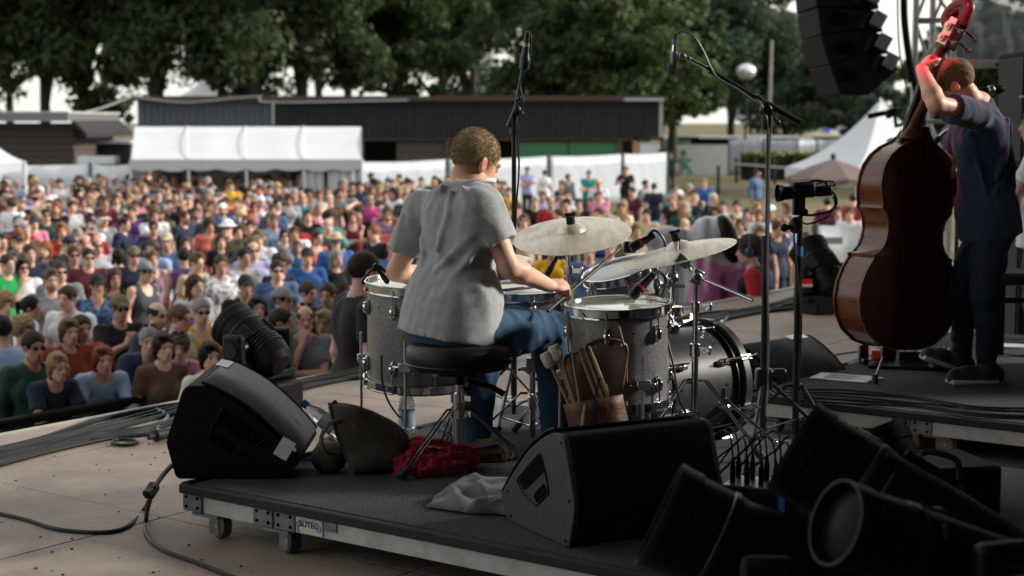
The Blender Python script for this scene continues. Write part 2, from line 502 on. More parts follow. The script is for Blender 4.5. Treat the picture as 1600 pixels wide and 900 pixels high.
def hut():
 Y = 50.0
 X = lambda px: (px - 800) / F * Y
 Z = lambda py: at(800, py, Y).z
 t = thing('flat_roofed_hut', 'brown boarded hut with grey flat roof edge at far left', 'hut', (X(20), Y, gz(Y)))
 b = MB()
 zs = np.linspace(gz(Y), Z(192), 16)
 for k in range(15): b.box((X(-60), Y + 2.5 - .012 * (k % 2), (zs[k] + zs[k + 1]) / 2), (X(118) - X(-238), 5, zs[1] - zs[0] - .015))
 b.build('wall', M_wood, t, smooth=False)
 b = MB(); b.box((X(-60), Y + 2.2, Z(183)), (X(126) - X(-240), 6.4, .26)); b.build('fascia', MT['zinc'], t)
 b = MB(); b.box((X(-60), Y + 2.2, Z(176)), (X(128) - X(-242), 6.5, .07)); b.build('roof', M_grey, t)
 b = MB(); b.prism([(X(126), Z(188)), (X(146), Z(207)), (X(146), Z(215)), (X(126), Z(196))], Matrix(((1, 0, 0, 0), (0, 0, 1, Y - .6), (0, 1, 0, 0), (0, 0, 0, 1))), 0, 6.0)
 b.build('canopy', M_tar, t)
 Y = 53.0
 t = thing('storage_shed', 'low dark shed between the brown hut and the barn', 'shed', (X(172), Y, gz(Y)))
 Xb = lambda px: (px - 800) / F * Y
 b = MB(); b.box((Xb(172), Y + 1.5, at(0, 225, Y).z / 2 + gz(Y) / 2), (Xb(206) - Xb(140), 3, at(0, 225, Y).z - gz(Y))); b.build('wall', M_tar, t)
 b = MB(); b.box((Xb(172), Y + 1.4, at(0, 222, Y).z), (Xb(210) - Xb(136), 3.4, .1)); b.build('roof', M_grey, t)
 Y = 48.0
 p = at(154, 250, Y)
 t = thing('white_counter', 'pale counter top above the white fence beside the brown hut', 'counter', (p.x, Y, gz(Y)))
 b = MB(); b.box((p.x, Y, p.z), (1.1, .6, .22)); b.build('top', M_wht, t)
 b = MB(); b.box((p.x, Y, (p.z - .15 + gz(Y)) / 2), (.9, .5, p.z - .15 - gz(Y))); b.build('body', M_tar, t)
hut()
M_canvas = mat('white_tent_canvas', (.47, .485, .52), .6, var=.05, scale=1.2, bump=.25, bscale=3)
def marquee():
 Y0, Y1 = 44.3, 47.6
 X = lambda px: (px - 800) / F * Y0
 zr, ze, zv = at(0, 198, Y1).z, at(0, 249, Y0).z, at(0, 263, Y0).z
 xl, xr = X(205), X(566)
 t = thing('marquee', 'long white gable marquee in front of the dark barn', 'marquee', ((xl + xr) / 2, Y0, gz(Y0)))
 b = MB()
 xs = np.linspace(xl, xr, 25)
 rows = [(Y0, zv), (Y0 - .02, ze)] + [(Y0 + (Y1 - Y0) * k / 5, ze + (zr - ze) * k / 5 - .05 * sin(pi * k / 5)) for k in range(1, 6)] + [(Y1 + 3.2, ze), (Y1 + 3.2, zv)]
 vs = []
 for j, (y, z) in enumerate(rows):
  for i, x in enumerate(xs * 1.0):
   x = x * y / Y0
   s = 0 if j in (1, 6) else .03 * abs(sin(i * pi / 8))
   sc = .07 * abs(sin(i * pi / 3)) if j == 0 else 0
   xx = x + (.16 * j / 6 if i == 0 else 0)
   vs.append((xx, y, z - s - sc))
 n = len(xs)
 b.add(vs, [(j * n + i, j * n + i + 1, (j + 1) * n + i + 1, (j + 1) * n + i) for j in range(len(rows) - 1) for i in range(n - 1)])
 for x in (xl, xr): b.add([(x, Y0, ze), (x * (Y1 + 3.2) / Y0, Y1 + 3.2, ze), (x * Y1 / Y0, Y1, zr)], [(0, 1, 2)])
 b.build('roof', M_canvas, t, ang=60)
 for i in range(1, 4):
  b = MB(); x = xl + (xr - xl) * i / 4
  b.tube([(x, Y0 - .01, ze + .012), (x * Y1 / Y0, Y1, zr + .012)], .018, 5); b.build('roof_seam', M_wht, t)
 for i in range(5):
  b = MB(); x = xl + (xr - xl) * i / 4
  b.cyl((x, Y0 + .05, gz(Y0)), (x, Y0 + .05, ze), .035, n=8); b.build('pole', M_wht, t)
 for a, c in ((470, 506), (512, 562)):
  b = MB(); n = 14; vs = []
  for i in range(n):
   x = X(a) + (X(c) - X(a)) * i / (n - 1)
   for z in (gz(Y0), zv + .06): vs.append((x, Y0 + .12 + .05 * sin(i * 1.7), z))
  b.add(vs, [(2 * i, 2 * i + 2, 2 * i + 3, 2 * i + 1) for i in range(n - 1)]); b.build('side_curtain', M_canvas, t)
 M_beige = mat('beige_wall_panel', (.24, .225, .20), .7, var=.2, scale=1)
 b = MB(); b.box(((xl + xr) / 2 - .9, Y1 + 1.5, (zv + gz(Y0)) / 2 + .1), (xr - xl - 2.2, .06, zv - gz(Y0) + .3)); b.build('back_panel', M_beige, t)
 for px in (245, 455):
  b = MB(); x = X(px) * 1.06; b.box((x, Y1 + 1.44, gz(Y0) + 1.05), (.62, .05, 2.1)); b.build('door', mat('dark_green_door', (.01, .05, .045), .5), t)
marquee()
M_fab = mat('white_fence_sheet', (.36, .39, .44), .55, var=.07, scale=.8, bump=.3, bscale=2.5)
M_post = mat('dark_green_post', (.03, .05, .045), .5)
def fence(name, label, pts, h, posts=True, lean=0.0, m_=None):
 """pts: ground positions; one sheet panel between each pair, a post at each"""
 t = thing(name, label, 'fence', pts[0])
 for a, c in zip(pts[:-1], pts[1:]):
  a, c = Vector(a), Vector(c); b = MB(); vs = []; n, k = 14, 5
  d = (c - a).normalized(); nrm = Vector((-d.y, d.x, 0))
  for i in range(n + 1):
   for j in range(k + 1):
    p = a.lerp(c, .005 + .99 * i / n)
    vs.append(p + Vector((0, 0, .05 + (h - .05) * j / k - .04 * sin(pi * i / n) * j / k)) + nrm * (.03 * sin(i * 1.9 + j * 1.3) * sin(pi * i / n)))
  b.add(vs, [(i * (k + 1) + j, (i + 1) * (k + 1) + j, (i + 1) * (k + 1) + j + 1, i * (k + 1) + j + 1) for i in range(n) for j in range(k)])
  o = b.build('sheet_panel', m_ or M_fab, t)
  sl_ = o.modifiers.new('thickness', 'SOLIDIFY'); sl_.thickness = .01
 for p in pts:
  b = MB(); p = Vector(p); b.cyl(p - Vector((0, .04, 0)), p + Vector((0, -.04, h + .06)), .035, n=8); b.build('post', M_post, t)
 return t
G = lambda px, Y: Vector(((px - 800) / F * Y, Y, gz(Y)))
fence('sheeted_fence', 'white sheeted fence at far left below the brown hut', [G(-240, 46.5), G(-60, 46.5), G(143, 46.5), G(206, 46.5)], 2.06, m_=mat('shade_lifted_sheet', (.66, .68, .72), .55, var=.07, scale=.8))  # paler copy of the fence sheet, colour lifted to offset its shaded side
fence('sheeted_fence', 'white sheeted fence in front of the green shutters of the barn', [G(560, 52), G(700, 54.5), G(858, 57.5), G(973, 60), G(1043, 62)], 1.92)
fence('sheeted_fence', 'far white fence panels beside the hedge', [G(1137, 92), G(1192, 92), G(1245, 92), G(1275, 93), G(1310, 94), G(1360, 95)], 2.05)
def banner():
 Y = 92.0
 s = Y / F
 t = thing('banner', 'green and white banner with a green running figure', 'banner', G(1088, Y))
 P = lambda px, py: Vector(((px - 800) * s, Y, at(0, py, Y).z))
 b = MB(); p, q = P(1039, 218), P(1078, 282); b.box(((p.x + q.x) / 2, Y + .02, (p.z + q.z) / 2), (q.x - p.x, .05, p.z - q.z)); b.build('green_panel', mat('green_banner', (.10, .26, .13), .6, var=.2, scale=2), t)
 b = MB(); p, q = P(1056, 226), P(1137, 280); b.box(((p.x + q.x) / 2, Y - .03, (p.z + q.z) / 2), (q.x - p.x, .04, p.z - q.z)); b.build('white_panel', M_wht, t)
 b = MB(); y = Y - .07
 def limb(pts, r):
  b.tube([Vector((P(a, c).x, y, P(a, c).z)) for a, c in pts], r, 6, flat=.3)
 b.ell((P(1067, 239).x, y, P(1067, 239).z), (.17, .03, .2))
 limb([(1067, 244), (1070, 257)], .22)
 limb([(1067, 246), (1062, 250), (1060, 255)], .08); limb([(1070, 246), (1076, 251), (1080, 249)], .08)
 limb([(1069, 257), (1065, 266), (1061, 274)], .12); limb([(1071, 257), (1077, 263), (1081, 272)], .12)
 b.build('running_figure', mat('print_green', (.06, .25, .12), .6), t)
banner()
def pagoda(px, pyap, pye, Y, half, label, rot=.5):
 ap = at(px, pyap, Y); ze = at(px, pye, Y).z; g = gz(Y)
 t = thing('pagoda_tent', label, 'tent', (ap.x, Y, g))
 cs = [Vector((ap.x, Y, 0)) + Matrix.Rotation(rot + k * pi / 2, 3, 'Z') @ Vector((half, half, 0)) for k in range(4)]
 b = MB(); N = 10; n = 8
 for k in range(4):
  a, c = cs[k], cs[(k + 1) % 4]; vs = []
  for j in range(N + 1):
   f = j / N; r = 1 - f; z = ze + (ap.z - ze) * (.45 * f + .55 * f ** 2.2)
   for i in range(n + 1):
    p = a.lerp(c, i / n)
    vs.append(Vector((ap.x + (p.x - ap.x) * (r * .97 + .03), Y + (p.y - Y) * (r * .97 + .03), z - .06 * sin(pi * i / n) * r)))
  b.add(vs, [(j * (n + 1) + i, j * (n + 1) + i + 1, (j + 1) * (n + 1) + i + 1, (j + 1) * (n + 1) + i) for j in range(N) for i in range(n)])
  vs = []
  for i in range(n + 1):
   p = a.lerp(c, i / n); z = ze - .06 * sin(pi * i / n)
   vs += [Vector((p.x, p.y, z - .22 - .03 * abs(sin(i * 1.6)))), Vector((p.x, p.y, z))]
  b.add(vs, [(2 * i, 2 * i + 2, 2 * i + 3, 2 * i + 1) for i in range(n)])
 b.build('canopy', M_canvas, t, ang=50)
 for c in cs:
  b = MB(); b.cyl((c.x, c.y, g), (c.x, c.y, ze), .035, n=8); b.build('leg', M_wht, t)
 b = MB(); b.cyl((ap.x, Y, ap.z - .1), (ap.x, Y, ap.z + .12), .06, .02, 8); b.build('finial', M_wht, t)
pagoda(1376, 160, 262, 42, 1.75, 'white peaked pagoda tent behind the brown parasol', .35)
pagoda(-30, 205, 252, 41, .80, 'small white peaked tent cut by the left edge of the view', .7)
pagoda(318, 122, 150, 100, 1.2, 'far white tent peak rising behind the barn roof', .6)
def parasol():
 Y = 37.0; ap = at(1302, 248, Y); ze = at(1302, 281, Y).z
 t = thing('parasol', 'brown round parasol in front of the white peaked tent', 'parasol', (ap.x, Y, gz(Y)))
 b = MB(); n = 8; vs = [(ap.x, Y, ap.z)]; r = 1.12
 ring = lambda rr, z: [(ap.x + rr * cos(2 * pi * (k + .3) / 16), Y + rr * sin(2 * pi * (k + .3) / 16), z + (0 if k % 2 else .05) * rr) for k in range(16)]
 vs += ring(r * .5, ap.z - (ap.z - ze) * .42) + ring(r, ze) + ring(r, ze - .12)
 fs = [(0, 1 + k, 1 + (k + 1) % 16) for k in range(16)]
 for q in (0, 1): fs += [(1 + q * 16 + k, 17 + q * 16 + k, 17 + q * 16 + (k + 1) % 16, 1 + q * 16 + (k + 1) % 16) for k in range(16)]
 b.add(vs, fs); b.build('canopy', mat('brown_parasol_cloth', (.115, .078, .070), .8, var=.15, scale=3), t, ang=15)
 b = MB(); b.cyl((ap.x + .15, Y, gz(Y)), (ap.x + .02, Y, ap.z), .03, n=8); b.build('pole', M_grey, t)
 b = MB(); b.ell((ap.x, Y, ap.z + .05), (.07, .07, .08)); b.build('cap', M_wood, t)
parasol()
def street_bits():
 Y = 95.0
 p = at(1166, 112, Y); g = gz(Y)
 t = thing('globe_lamp', 'blue and white globe on a dark pole before the far trees', 'street lamp', (p.x, Y, g))
 b = MB(); b.ell(p, (.57, .57, .47), nu=20, nv=14); b.build('globe', mat('silver_globe', (.55, .62, .75), .22, .6, col2=(.75, .72, .66), scale=2), t)
 b = MB(); b.cyl((p.x, Y, g), (p.x, Y, p.z - .4), .07, n=8); b.build('pole', MT['black_metal'], t)
 b = MB(); b.cyl((p.x, Y, p.z - .62), (p.x, Y, p.z - .42), .09, .2, n=10); b.build('collar', MT['black_metal'], t)
 Y = 70.0; a = at(1206, 63, Y)
 b = MB(); b.tube([(a.x - .1, Y, gz(Y)), (a.x, Y, a.z)], [.085, .06], 8)
 tag(b.build('wooden_pole', mat('pale_weathered_wood', (.26, .25, .22), .8, var=.2, scale=4)), 'tall pale wooden pole standing right of the boom microphone stand', 'pole')
 # ambulance beyond the hedge
 Y = 105.0; s = Y / F
 P = lambda px, py: ((px - 800) * s, at(0, py, Y).z)
 x0, zt = P(1254, 208); x1, _ = P(1345, 208); g = gz(Y)
 t = thing('ambulance', 'cream ambulance with blue roof lights parked beyond the hedge', 'ambulance', ((x0 + x1) / 2, Y, g))
 cream = mat('cream_paint', (.66, .62, .46), .35, coat=.4)
 b = MB(); prof = [(x0, g + .45), (x1, g + .45), (x1, zt), (x0 + .5, zt), (x0 + .25, zt - .15), (x0, zt - .9)]
 b.prism(prof[::1], Matrix(((1, 0, 0, 0), (0, 0, 1, Y), (0, 1, 0, 0), (0, 0, 0, 1))), 0, 2.0); b.build('body', cream, t, bevel=.06)
 b = MB(); b.box(((x0 + x1) / 2 - .2, Y - .03, g + 1.75), (2.2, .06, .6)); b.build('window', MT['dark_hole'], t)
 b = MB(); b.box(((x0 + x1) / 2, Y - .03, g + 1.2), (x1 - x0 - .1, .05, .22)); b.build('stripe', mat('red_stripe', (.5, .05, .03), .4), t)
 for xx in (x0 + .7, x1 - .8):
  b = MB(); b.cyl((xx, Y - .05, g + .38), (xx, Y + .25, g + .38), .38, n=20); b.build('wheel', MT['rubber'], t)
 blue = mat('blue_beacon', (.03, .08, .55), .25)
 for px in (1292, 1317):
  xx, z = P(px, 204); b = MB(); b.box((xx, Y + 1, zt + .13), (.46, .9, .26), taper=.85); b.build('beacon', blue, t, bevel=.03)
 xx, z = P(1304, 206); b = MB(); b.box((xx, Y + 1, zt + .1), (.5, .9, .2)); b.build('light_bar', M_wht, t)
 xx, z = P(1261, 205); b = MB(); b.box((xx, Y + 1, zt + .06), (.2, .4, .12)); b.build('marker_light', M_orange, t)
 # parked vehicles far off
 for px, w_, c, lab in ((1105, 150, (.5, .5, .5), 'pale parked van far off behind the running figure banner'), (1225, 110, (.62, .64, .66), 'white parked van far off left of the ambulance'), (1060, 60, (.3, .32, .35), 'grey parked car far off beside the barn corner')):
  Yc = 118.0; s2 = Yc / F; xc = (px - 800) * s2; g = gz(Yc); L = w_ * s2 * .55; zt = at(0, 212, Yc).z
  t = thing('parked_van', lab, 'van', (xc, Yc, g))
  b = MB(); H = zt - g
  prof = [(xc - L, g + .4), (xc + L, g + .4), (xc + L, g + H * .95), (xc + L * .9, g + H), (xc - L * .6, g + H), (xc - L * .8, g + H * .62), (xc - L, g + H * .55)]
  b.prism(prof, Matrix(((1, 0, 0, 0), (0, 0, 1, Yc), (0, 1, 0, 0), (0, 0, 0, 1))), 0, 1.9); b.build('body', mat('van_paint', c, .35, coat=.3), t, bevel=.08)
  b = MB(); b.box((xc, Yc - .02, g + H * .78), (L * 1.1, .05, H * .24)); b.build('window', MT['dark_hole'], t)
  for q in (-.6, .6):
   b = MB(); b.cyl((xc + q * L, Yc - .05, g + .35), (xc + q * L, Yc + .2, g + .35), .35, n=16); b.build('wheel', MT['rubber'], t)
 # rail fence before the hedge
 Y = 80.0
 t = thing('rail_fence', 'low white rail on dark posts in front of the hedge', 'fence', G(1150, Y))
 b = MB(); b.bar(Vector((G(1148, Y).x, Y, at(0, 256, Y).z)), Vector((G(1300, 74).x, 74, at(0, 268, 74).z)), .12, .05); b.build('rail', M_wht, t)
 for px, y in ((1150, 80), (1180, 79), (1210, 78), (1240, 77), (1275, 75.5)):
  b = MB(); p = G(px, y); b.box((p.x, y + .06, p.z + .62), (.16, .1, 1.3)); b.build('post', M_wood, t)
 b = MB(); p = on_ground(1122, 305); b.box((p.x, p.y, p.z + .62), (.12, .12, 1.25)); tag(b.build('bollard_post', MT['black_metal'], bevel=.01), 'short black post on the bare path behind the seated crowd', 'post')
street_bits()
# ------------------------------------------------------------------ trees
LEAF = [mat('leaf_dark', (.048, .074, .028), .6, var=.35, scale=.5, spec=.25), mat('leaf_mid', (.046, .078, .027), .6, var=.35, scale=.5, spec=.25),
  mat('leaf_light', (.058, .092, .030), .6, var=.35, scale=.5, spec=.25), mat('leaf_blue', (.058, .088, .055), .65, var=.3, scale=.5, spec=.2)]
for m_ in LEAF:                     # leaves let some light through
 t_ = m_.node_tree; b_ = t_.nodes['Principled BSDF']; tr = t_.nodes.new('ShaderNodeBsdfTranslucent'); mx = t_.nodes.new('ShaderNodeMixShader')
 mx.inputs[0].default_value = .42
 t_.links.new(b_.inputs['Base Color'].links[0].from_socket, tr.inputs[0])
 o_ = t_.nodes['Material Output']; t_.links.new(b_.outputs[0], mx.inputs[1]); t_.links.new(tr.outputs[0], mx.inputs[2]); t_.links.new(mx.outputs[0], o_.inputs[0])
M_bark = mat('bark', (.030, .025, .020), .9, var=.4, scale=5, bump=.6, bscale=12, stretch=(1, 1, .3))
def leaves(centers, radii, n, size, rng, flat=1.0):
 """n small quads in clumps: centers (k,3), radii (k,)"""
 c = np.asarray(centers); r = np.asarray(radii)
 w_ = r ** 2 / (r ** 2).sum()
 i = rng.choice(len(c), n, p=w_)
 d = rng.normal(size=(n, 3)); d /= np.linalg.norm(d, axis=1)[:, None]
 rad_ = r[i] * (rng.random(n) ** .45)
 p = c[i] + d * rad_[:, None] * np.array([1, 1, flat])
 nrm = d * .5 + rng.normal(size=(n, 3)) * .7; nrm[:, 2] += .35
 nrm /= np.linalg.norm(nrm, axis=1)[:, None]
 a = np.cross(nrm, rng.normal(size=(n, 3))); a /= np.linalg.norm(a, axis=1)[:, None]
 b_ = np.cross(nrm, a)
 s = size * (.6 + .8 * rng.random(n))[:, None]
 q = np.stack([p - a * s, p - b_ * s * .55 + nrm * s * .1, p + a * s, p + b_ * s * .55 + nrm * s * .1], 1).reshape(-1, 3)
 return q
def quads_mesh(name, q, mt, parent, M):
 inv = np.array(M.inverted())
 q = q @ inv[:3, :3].T + inv[:3, 3]
 me = bpy.data.meshes.new(name)
 n = len(q) // 4
 me.vertices.add(len(q)); me.vertices.foreach_set('co', q.astype(np.float32).ravel())
 me.loops.add(len(q)); me.loops.foreach_set('vertex_index', np.arange(len(q), dtype=np.int32))
 me.polygons.add(n); me.polygons.foreach_set('loop_start', np.arange(0, len(q), 4, dtype=np.int32))
 me.update(calc_edges=True)
 me.materials.append(mt)
 o = link_mesh(name, me, parent)
 return o
def tree(label, px, Y, ztop, zbot, w_, nl, lm, trunk_r=.45, lean=0, size=.21, seed=0, clumps=60, flat=.75, fork=True, name='tree', group=None, depth=None):
 rng = np.random.default_rng(seed)
 g = gz(Y); x = (px - 800) / F * Y
 t = thing(name, label, 'tree', (x, Y, g), group=group)
 b = MB()
 h = ztop - g
 top = Vector((x + lean, Y, g + h * .75))
 fk = Vector((x + lean * .45, Y, max(g + 1.6, zbot - .5)))
 b.tube(spline([(x, Y, g - .1), (x + lean * .12, Y, g + 1.0), fk, top], 5), [trunk_r * (1.25 - .95 * (k / 15)) for k in range(16)], 9)
 b.build('trunk', M_bark, t)
 dp = depth or w_
 # crown: clumps filling an ellipsoid, denser outside
 cc, rr = [], []
 zc, hz = (ztop + zbot) / 2, (ztop - zbot) / 2
 for k in range(clumps):
  d = rng.normal(size=3); d /= np.linalg.norm(d); f = rng.random() ** .4
  p = np.array([x + lean * .7 + d[0] * w_ * f * .5 * (1 - .15 * d[2]), Y + d[1] * dp * f * .5, zc + d[2] * hz * f])
  cc.append(p); rr.append((.08 + .11 * rng.random()) * min(w_, 2 * hz) * (1.1 - .3 * f))
 for k in range(9 if fork else 4):
  p = Vector(cc[int(rng.integers(len(cc)))])
  s = fk.lerp(top, float(rng.random() * .6)); mid = s.lerp(p, .5) + Vector((0, 0, .5))
  bb = MB(); bb.tube(spline([s, mid, p], 4), [trunk_r * .42 * (1 - .1 * i) for i in range(9)], 6)
  bb.build('limb', M_bark, t)
 o = quads_mesh('crown', leaves(cc, rr, nl, size, rng, flat), LEAF[lm], t, MW[t.name])
 o['kind'] = 'stuff'
 return t
TG = 'trees behind the field'
tree('broad dark tree at the far left with foliage down to the hut', -60, 82, 15, 2.2, 13, 15000, 0, .5, seed=1, clumps=70)
tree('dark leafy tree over the brown hut with a thin trunk', 75, 78, 14, 1.8, 9.5, 14000, 0, .42, seed=2, clumps=60)
tree('slender dark tree leaning right behind the shed', 120, 88, 13, 2.6, 8, 11000, 0, .3, lean=1.0, seed=22, clumps=30)
tree('big dark tree with thick trunk left of the marquee peak', 238, 76, 15, 2.3, 12.5, 16500, 0, .62, lean=.6, seed=3, clumps=80)
tree('dark tree with leaning trunk above the left end of the barn', 330, 86, 16, 4.0, 10, 15000, 0, .35, lean=1.6, seed=4, clumps=46)
tree('huge dark tree with the thickest trunk above the barn', 402, 75, 15, 2.6, 12.5, 15000, 0, .72, lean=-.4, seed=5, clumps=74)
tree('dark tree whose trunk stands close right of the thickest trunk', 462, 77, 15, 2.5, 10, 18000, 0, .5, lean=.7, seed=6, clumps=60)
tree('bright bushy tree right of the sky gap above the barn', 620, 84, 15, 2.2, 8.2, 20000, 1, .5, seed=7, clumps=90, depth=9)
tree('mid green tree filling the gap left of the drummer microphone', 545, 98, 17, 2.8, 9, 15000, 1, .4, seed=8, clumps=46)
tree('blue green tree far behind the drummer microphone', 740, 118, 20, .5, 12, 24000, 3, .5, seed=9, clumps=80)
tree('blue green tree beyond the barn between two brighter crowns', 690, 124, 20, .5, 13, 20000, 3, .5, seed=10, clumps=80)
tree('large round light green tree behind the right half of the barn', 960, 82, 9.2, .6, 9.8, 26000, 2, .55, seed=11, clumps=110, depth=10)
tree('tall dark crown rising behind the round light green tree', 880, 104, 17, 1.0, 12, 20000, 1, .5, seed=12, clumps=80)
tree('green tree overhanging the barn right end', 1050, 90, 9.5, 1.2, 6.5, 14000, 1, .4, seed=13, clumps=70)
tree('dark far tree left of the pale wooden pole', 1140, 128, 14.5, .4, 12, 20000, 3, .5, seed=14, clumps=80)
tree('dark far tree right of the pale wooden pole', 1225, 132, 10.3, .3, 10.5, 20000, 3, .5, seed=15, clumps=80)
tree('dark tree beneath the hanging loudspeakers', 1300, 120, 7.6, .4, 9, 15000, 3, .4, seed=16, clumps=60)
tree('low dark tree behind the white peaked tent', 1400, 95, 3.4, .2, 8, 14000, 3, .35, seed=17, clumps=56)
tree('dark tree behind the double bass player', 1545, 68, 6.0, .0, 7.5, 19000, 0, .4, seed=18, clumps=70)
tree('leafy dark tree behind the scratched sheet at the right', 1640, 74, 9.5, .5, 8, 10000, 0, .4, seed=19, clumps=60)
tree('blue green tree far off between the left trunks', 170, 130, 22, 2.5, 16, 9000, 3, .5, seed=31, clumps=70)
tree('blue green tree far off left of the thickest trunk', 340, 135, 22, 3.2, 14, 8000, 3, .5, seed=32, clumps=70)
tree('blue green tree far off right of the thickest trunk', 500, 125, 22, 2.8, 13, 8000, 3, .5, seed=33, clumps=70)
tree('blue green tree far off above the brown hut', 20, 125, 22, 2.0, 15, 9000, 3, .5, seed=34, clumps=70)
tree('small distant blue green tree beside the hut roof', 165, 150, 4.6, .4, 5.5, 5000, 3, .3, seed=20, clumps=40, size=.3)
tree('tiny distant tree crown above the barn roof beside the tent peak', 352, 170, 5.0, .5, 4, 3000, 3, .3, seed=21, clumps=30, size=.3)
tree('young bright green tree just behind the barn roof', 706, 80, 3.6, .6, 3.2, 5000, 2, .2, seed=23, clumps=36, size=.2)
def hedge():
 Y = 84.0
 t = thing('hedge', 'clipped hedge with yellow green top behind the white rail', 'hedge', G(1225, Y))
 rng = np.random.default_rng(5)
 a, c = G(1163, Y).x, G(1300, Y).x; z0, z1 = gz(Y), at(0, 241, Y).z
 n = 14000
 p = np.stack([a + (c - a) * rng.random(n), Y + 1.6 * rng.random(n), z0 + (z1 - z0) * rng.random(n) ** .7], 1)
 q = leaves(p, np.full(n, .09), n, .1, rng)
 o = quads_mesh('foliage', q, LEAF[1], t, MW[t.name]); o['kind'] = 'stuff'
 n = 5000
 p = np.stack([a + (c - a) * rng.random(n), Y + 1.6 * rng.random(n), z1 - .3 * rng.random(n) ** 2], 1)
 o = quads_mesh('top_growth', leaves(p, np.full(n, .1), n, .1, rng), mat('yellow_green_leaf', (.19, .20, .035), .6, var=.3, scale=1), t, MW[t.name]); o['kind'] = 'stuff'
 b = MB(); b.box(((a + c) / 2, Y + .8, (z0 + z1) / 2 - .1), (c - a - .2, 1.3, z1 - z0 - .3)); b.build('twigs', M_bark, t)
hedge()
# ------------------------------------------------------------------ figures: signed distance fields turned into one skin
f32 = np.float32
def V3(*a): return np.array(a, dtype=np.float64)
def sines(P, s, seed=0):
 r = np.random.default_rng(seed); out = 0
 for k in range(5):
  d = r.normal(size=3) * s * (1 + .5 * k)
  out = out + np.sin(P[0] * d[0] + P[1] * d[1] + P[2] * d[2] + r.random() * 6.28) / (1 + .5 * k)
 return out * .4
def cap(a, b, ra, rb=None, k=.03): return ('c', V3(*a), V3(*b), ra, ra if rb is None else rb, k)
def ell(c, r, R=None, k=.03): return ('e', V3(*c), V3(*r), np.array(R) if R is not None else np.eye(3), k)
def sub(p): return ('-', p)
def cut(pt, n): return ('x', V3(*pt), V3(*n) / np.linalg.norm(n))
def dist(p, X, Y, Z):
 if p[0] == 'k':                   # a capsule cut flat at a plane, hollow if an inner one is given
  d = np.maximum(dist(p[1], X, Y, Z), (X - p[2][0]) * p[3][0] + (Y - p[2][1]) * p[3][1] + (Z - p[2][2]) * p[3][2])
  return d if p[4] is None else np.maximum(d, -dist(p[4], X, Y, Z))
 if p[0] == 'c':
  _, a, b, ra, rb, k = p
  ba = b - a; L2 = max(1e-9, ba @ ba)
  t = ((X - a[0]) * ba[0] + (Y - a[1]) * ba[1] + (Z - a[2]) * ba[2]) / L2
  t = np.clip(t, 0, 1)
  return np.sqrt((X - a[0] - t * ba[0]) ** 2 + (Y - a[1] - t * ba[1]) ** 2 + (Z - a[2] - t * ba[2]) ** 2) - (ra + (rb - ra) * t)
 _, c, r, R, k = p
 dx, dy, dz = X - c[0], Y - c[1], Z - c[2]
 u = (dx * R[0, 0] + dy * R[1, 0] + dz * R[2, 0]) / r[0]
 v = (dx * R[0, 1] + dy * R[1, 1] + dz * R[2, 1]) / r[1]
 w_ = (dx * R[0, 2] + dy * R[1, 2] + dz * R[2, 2]) / r[2]
 q = np.sqrt(u * u + v * v + w_ * w_) + 1e-9
 g = np.sqrt((u / r[0]) ** 2 + (v / r[1]) ** 2 + (w_ / r[2]) ** 2) + 1e-9
 return q * (q - 1) / g
def bbox(p):
 if p[0] in '-k': return bbox(p[1])
 if p[0] == 'c': return np.minimum(p[1] - p[3], p[2] - p[4]), np.maximum(p[1] + p[3], p[2] + p[4])
 m = p[2].max(); return p[1] - m, p[1] + m
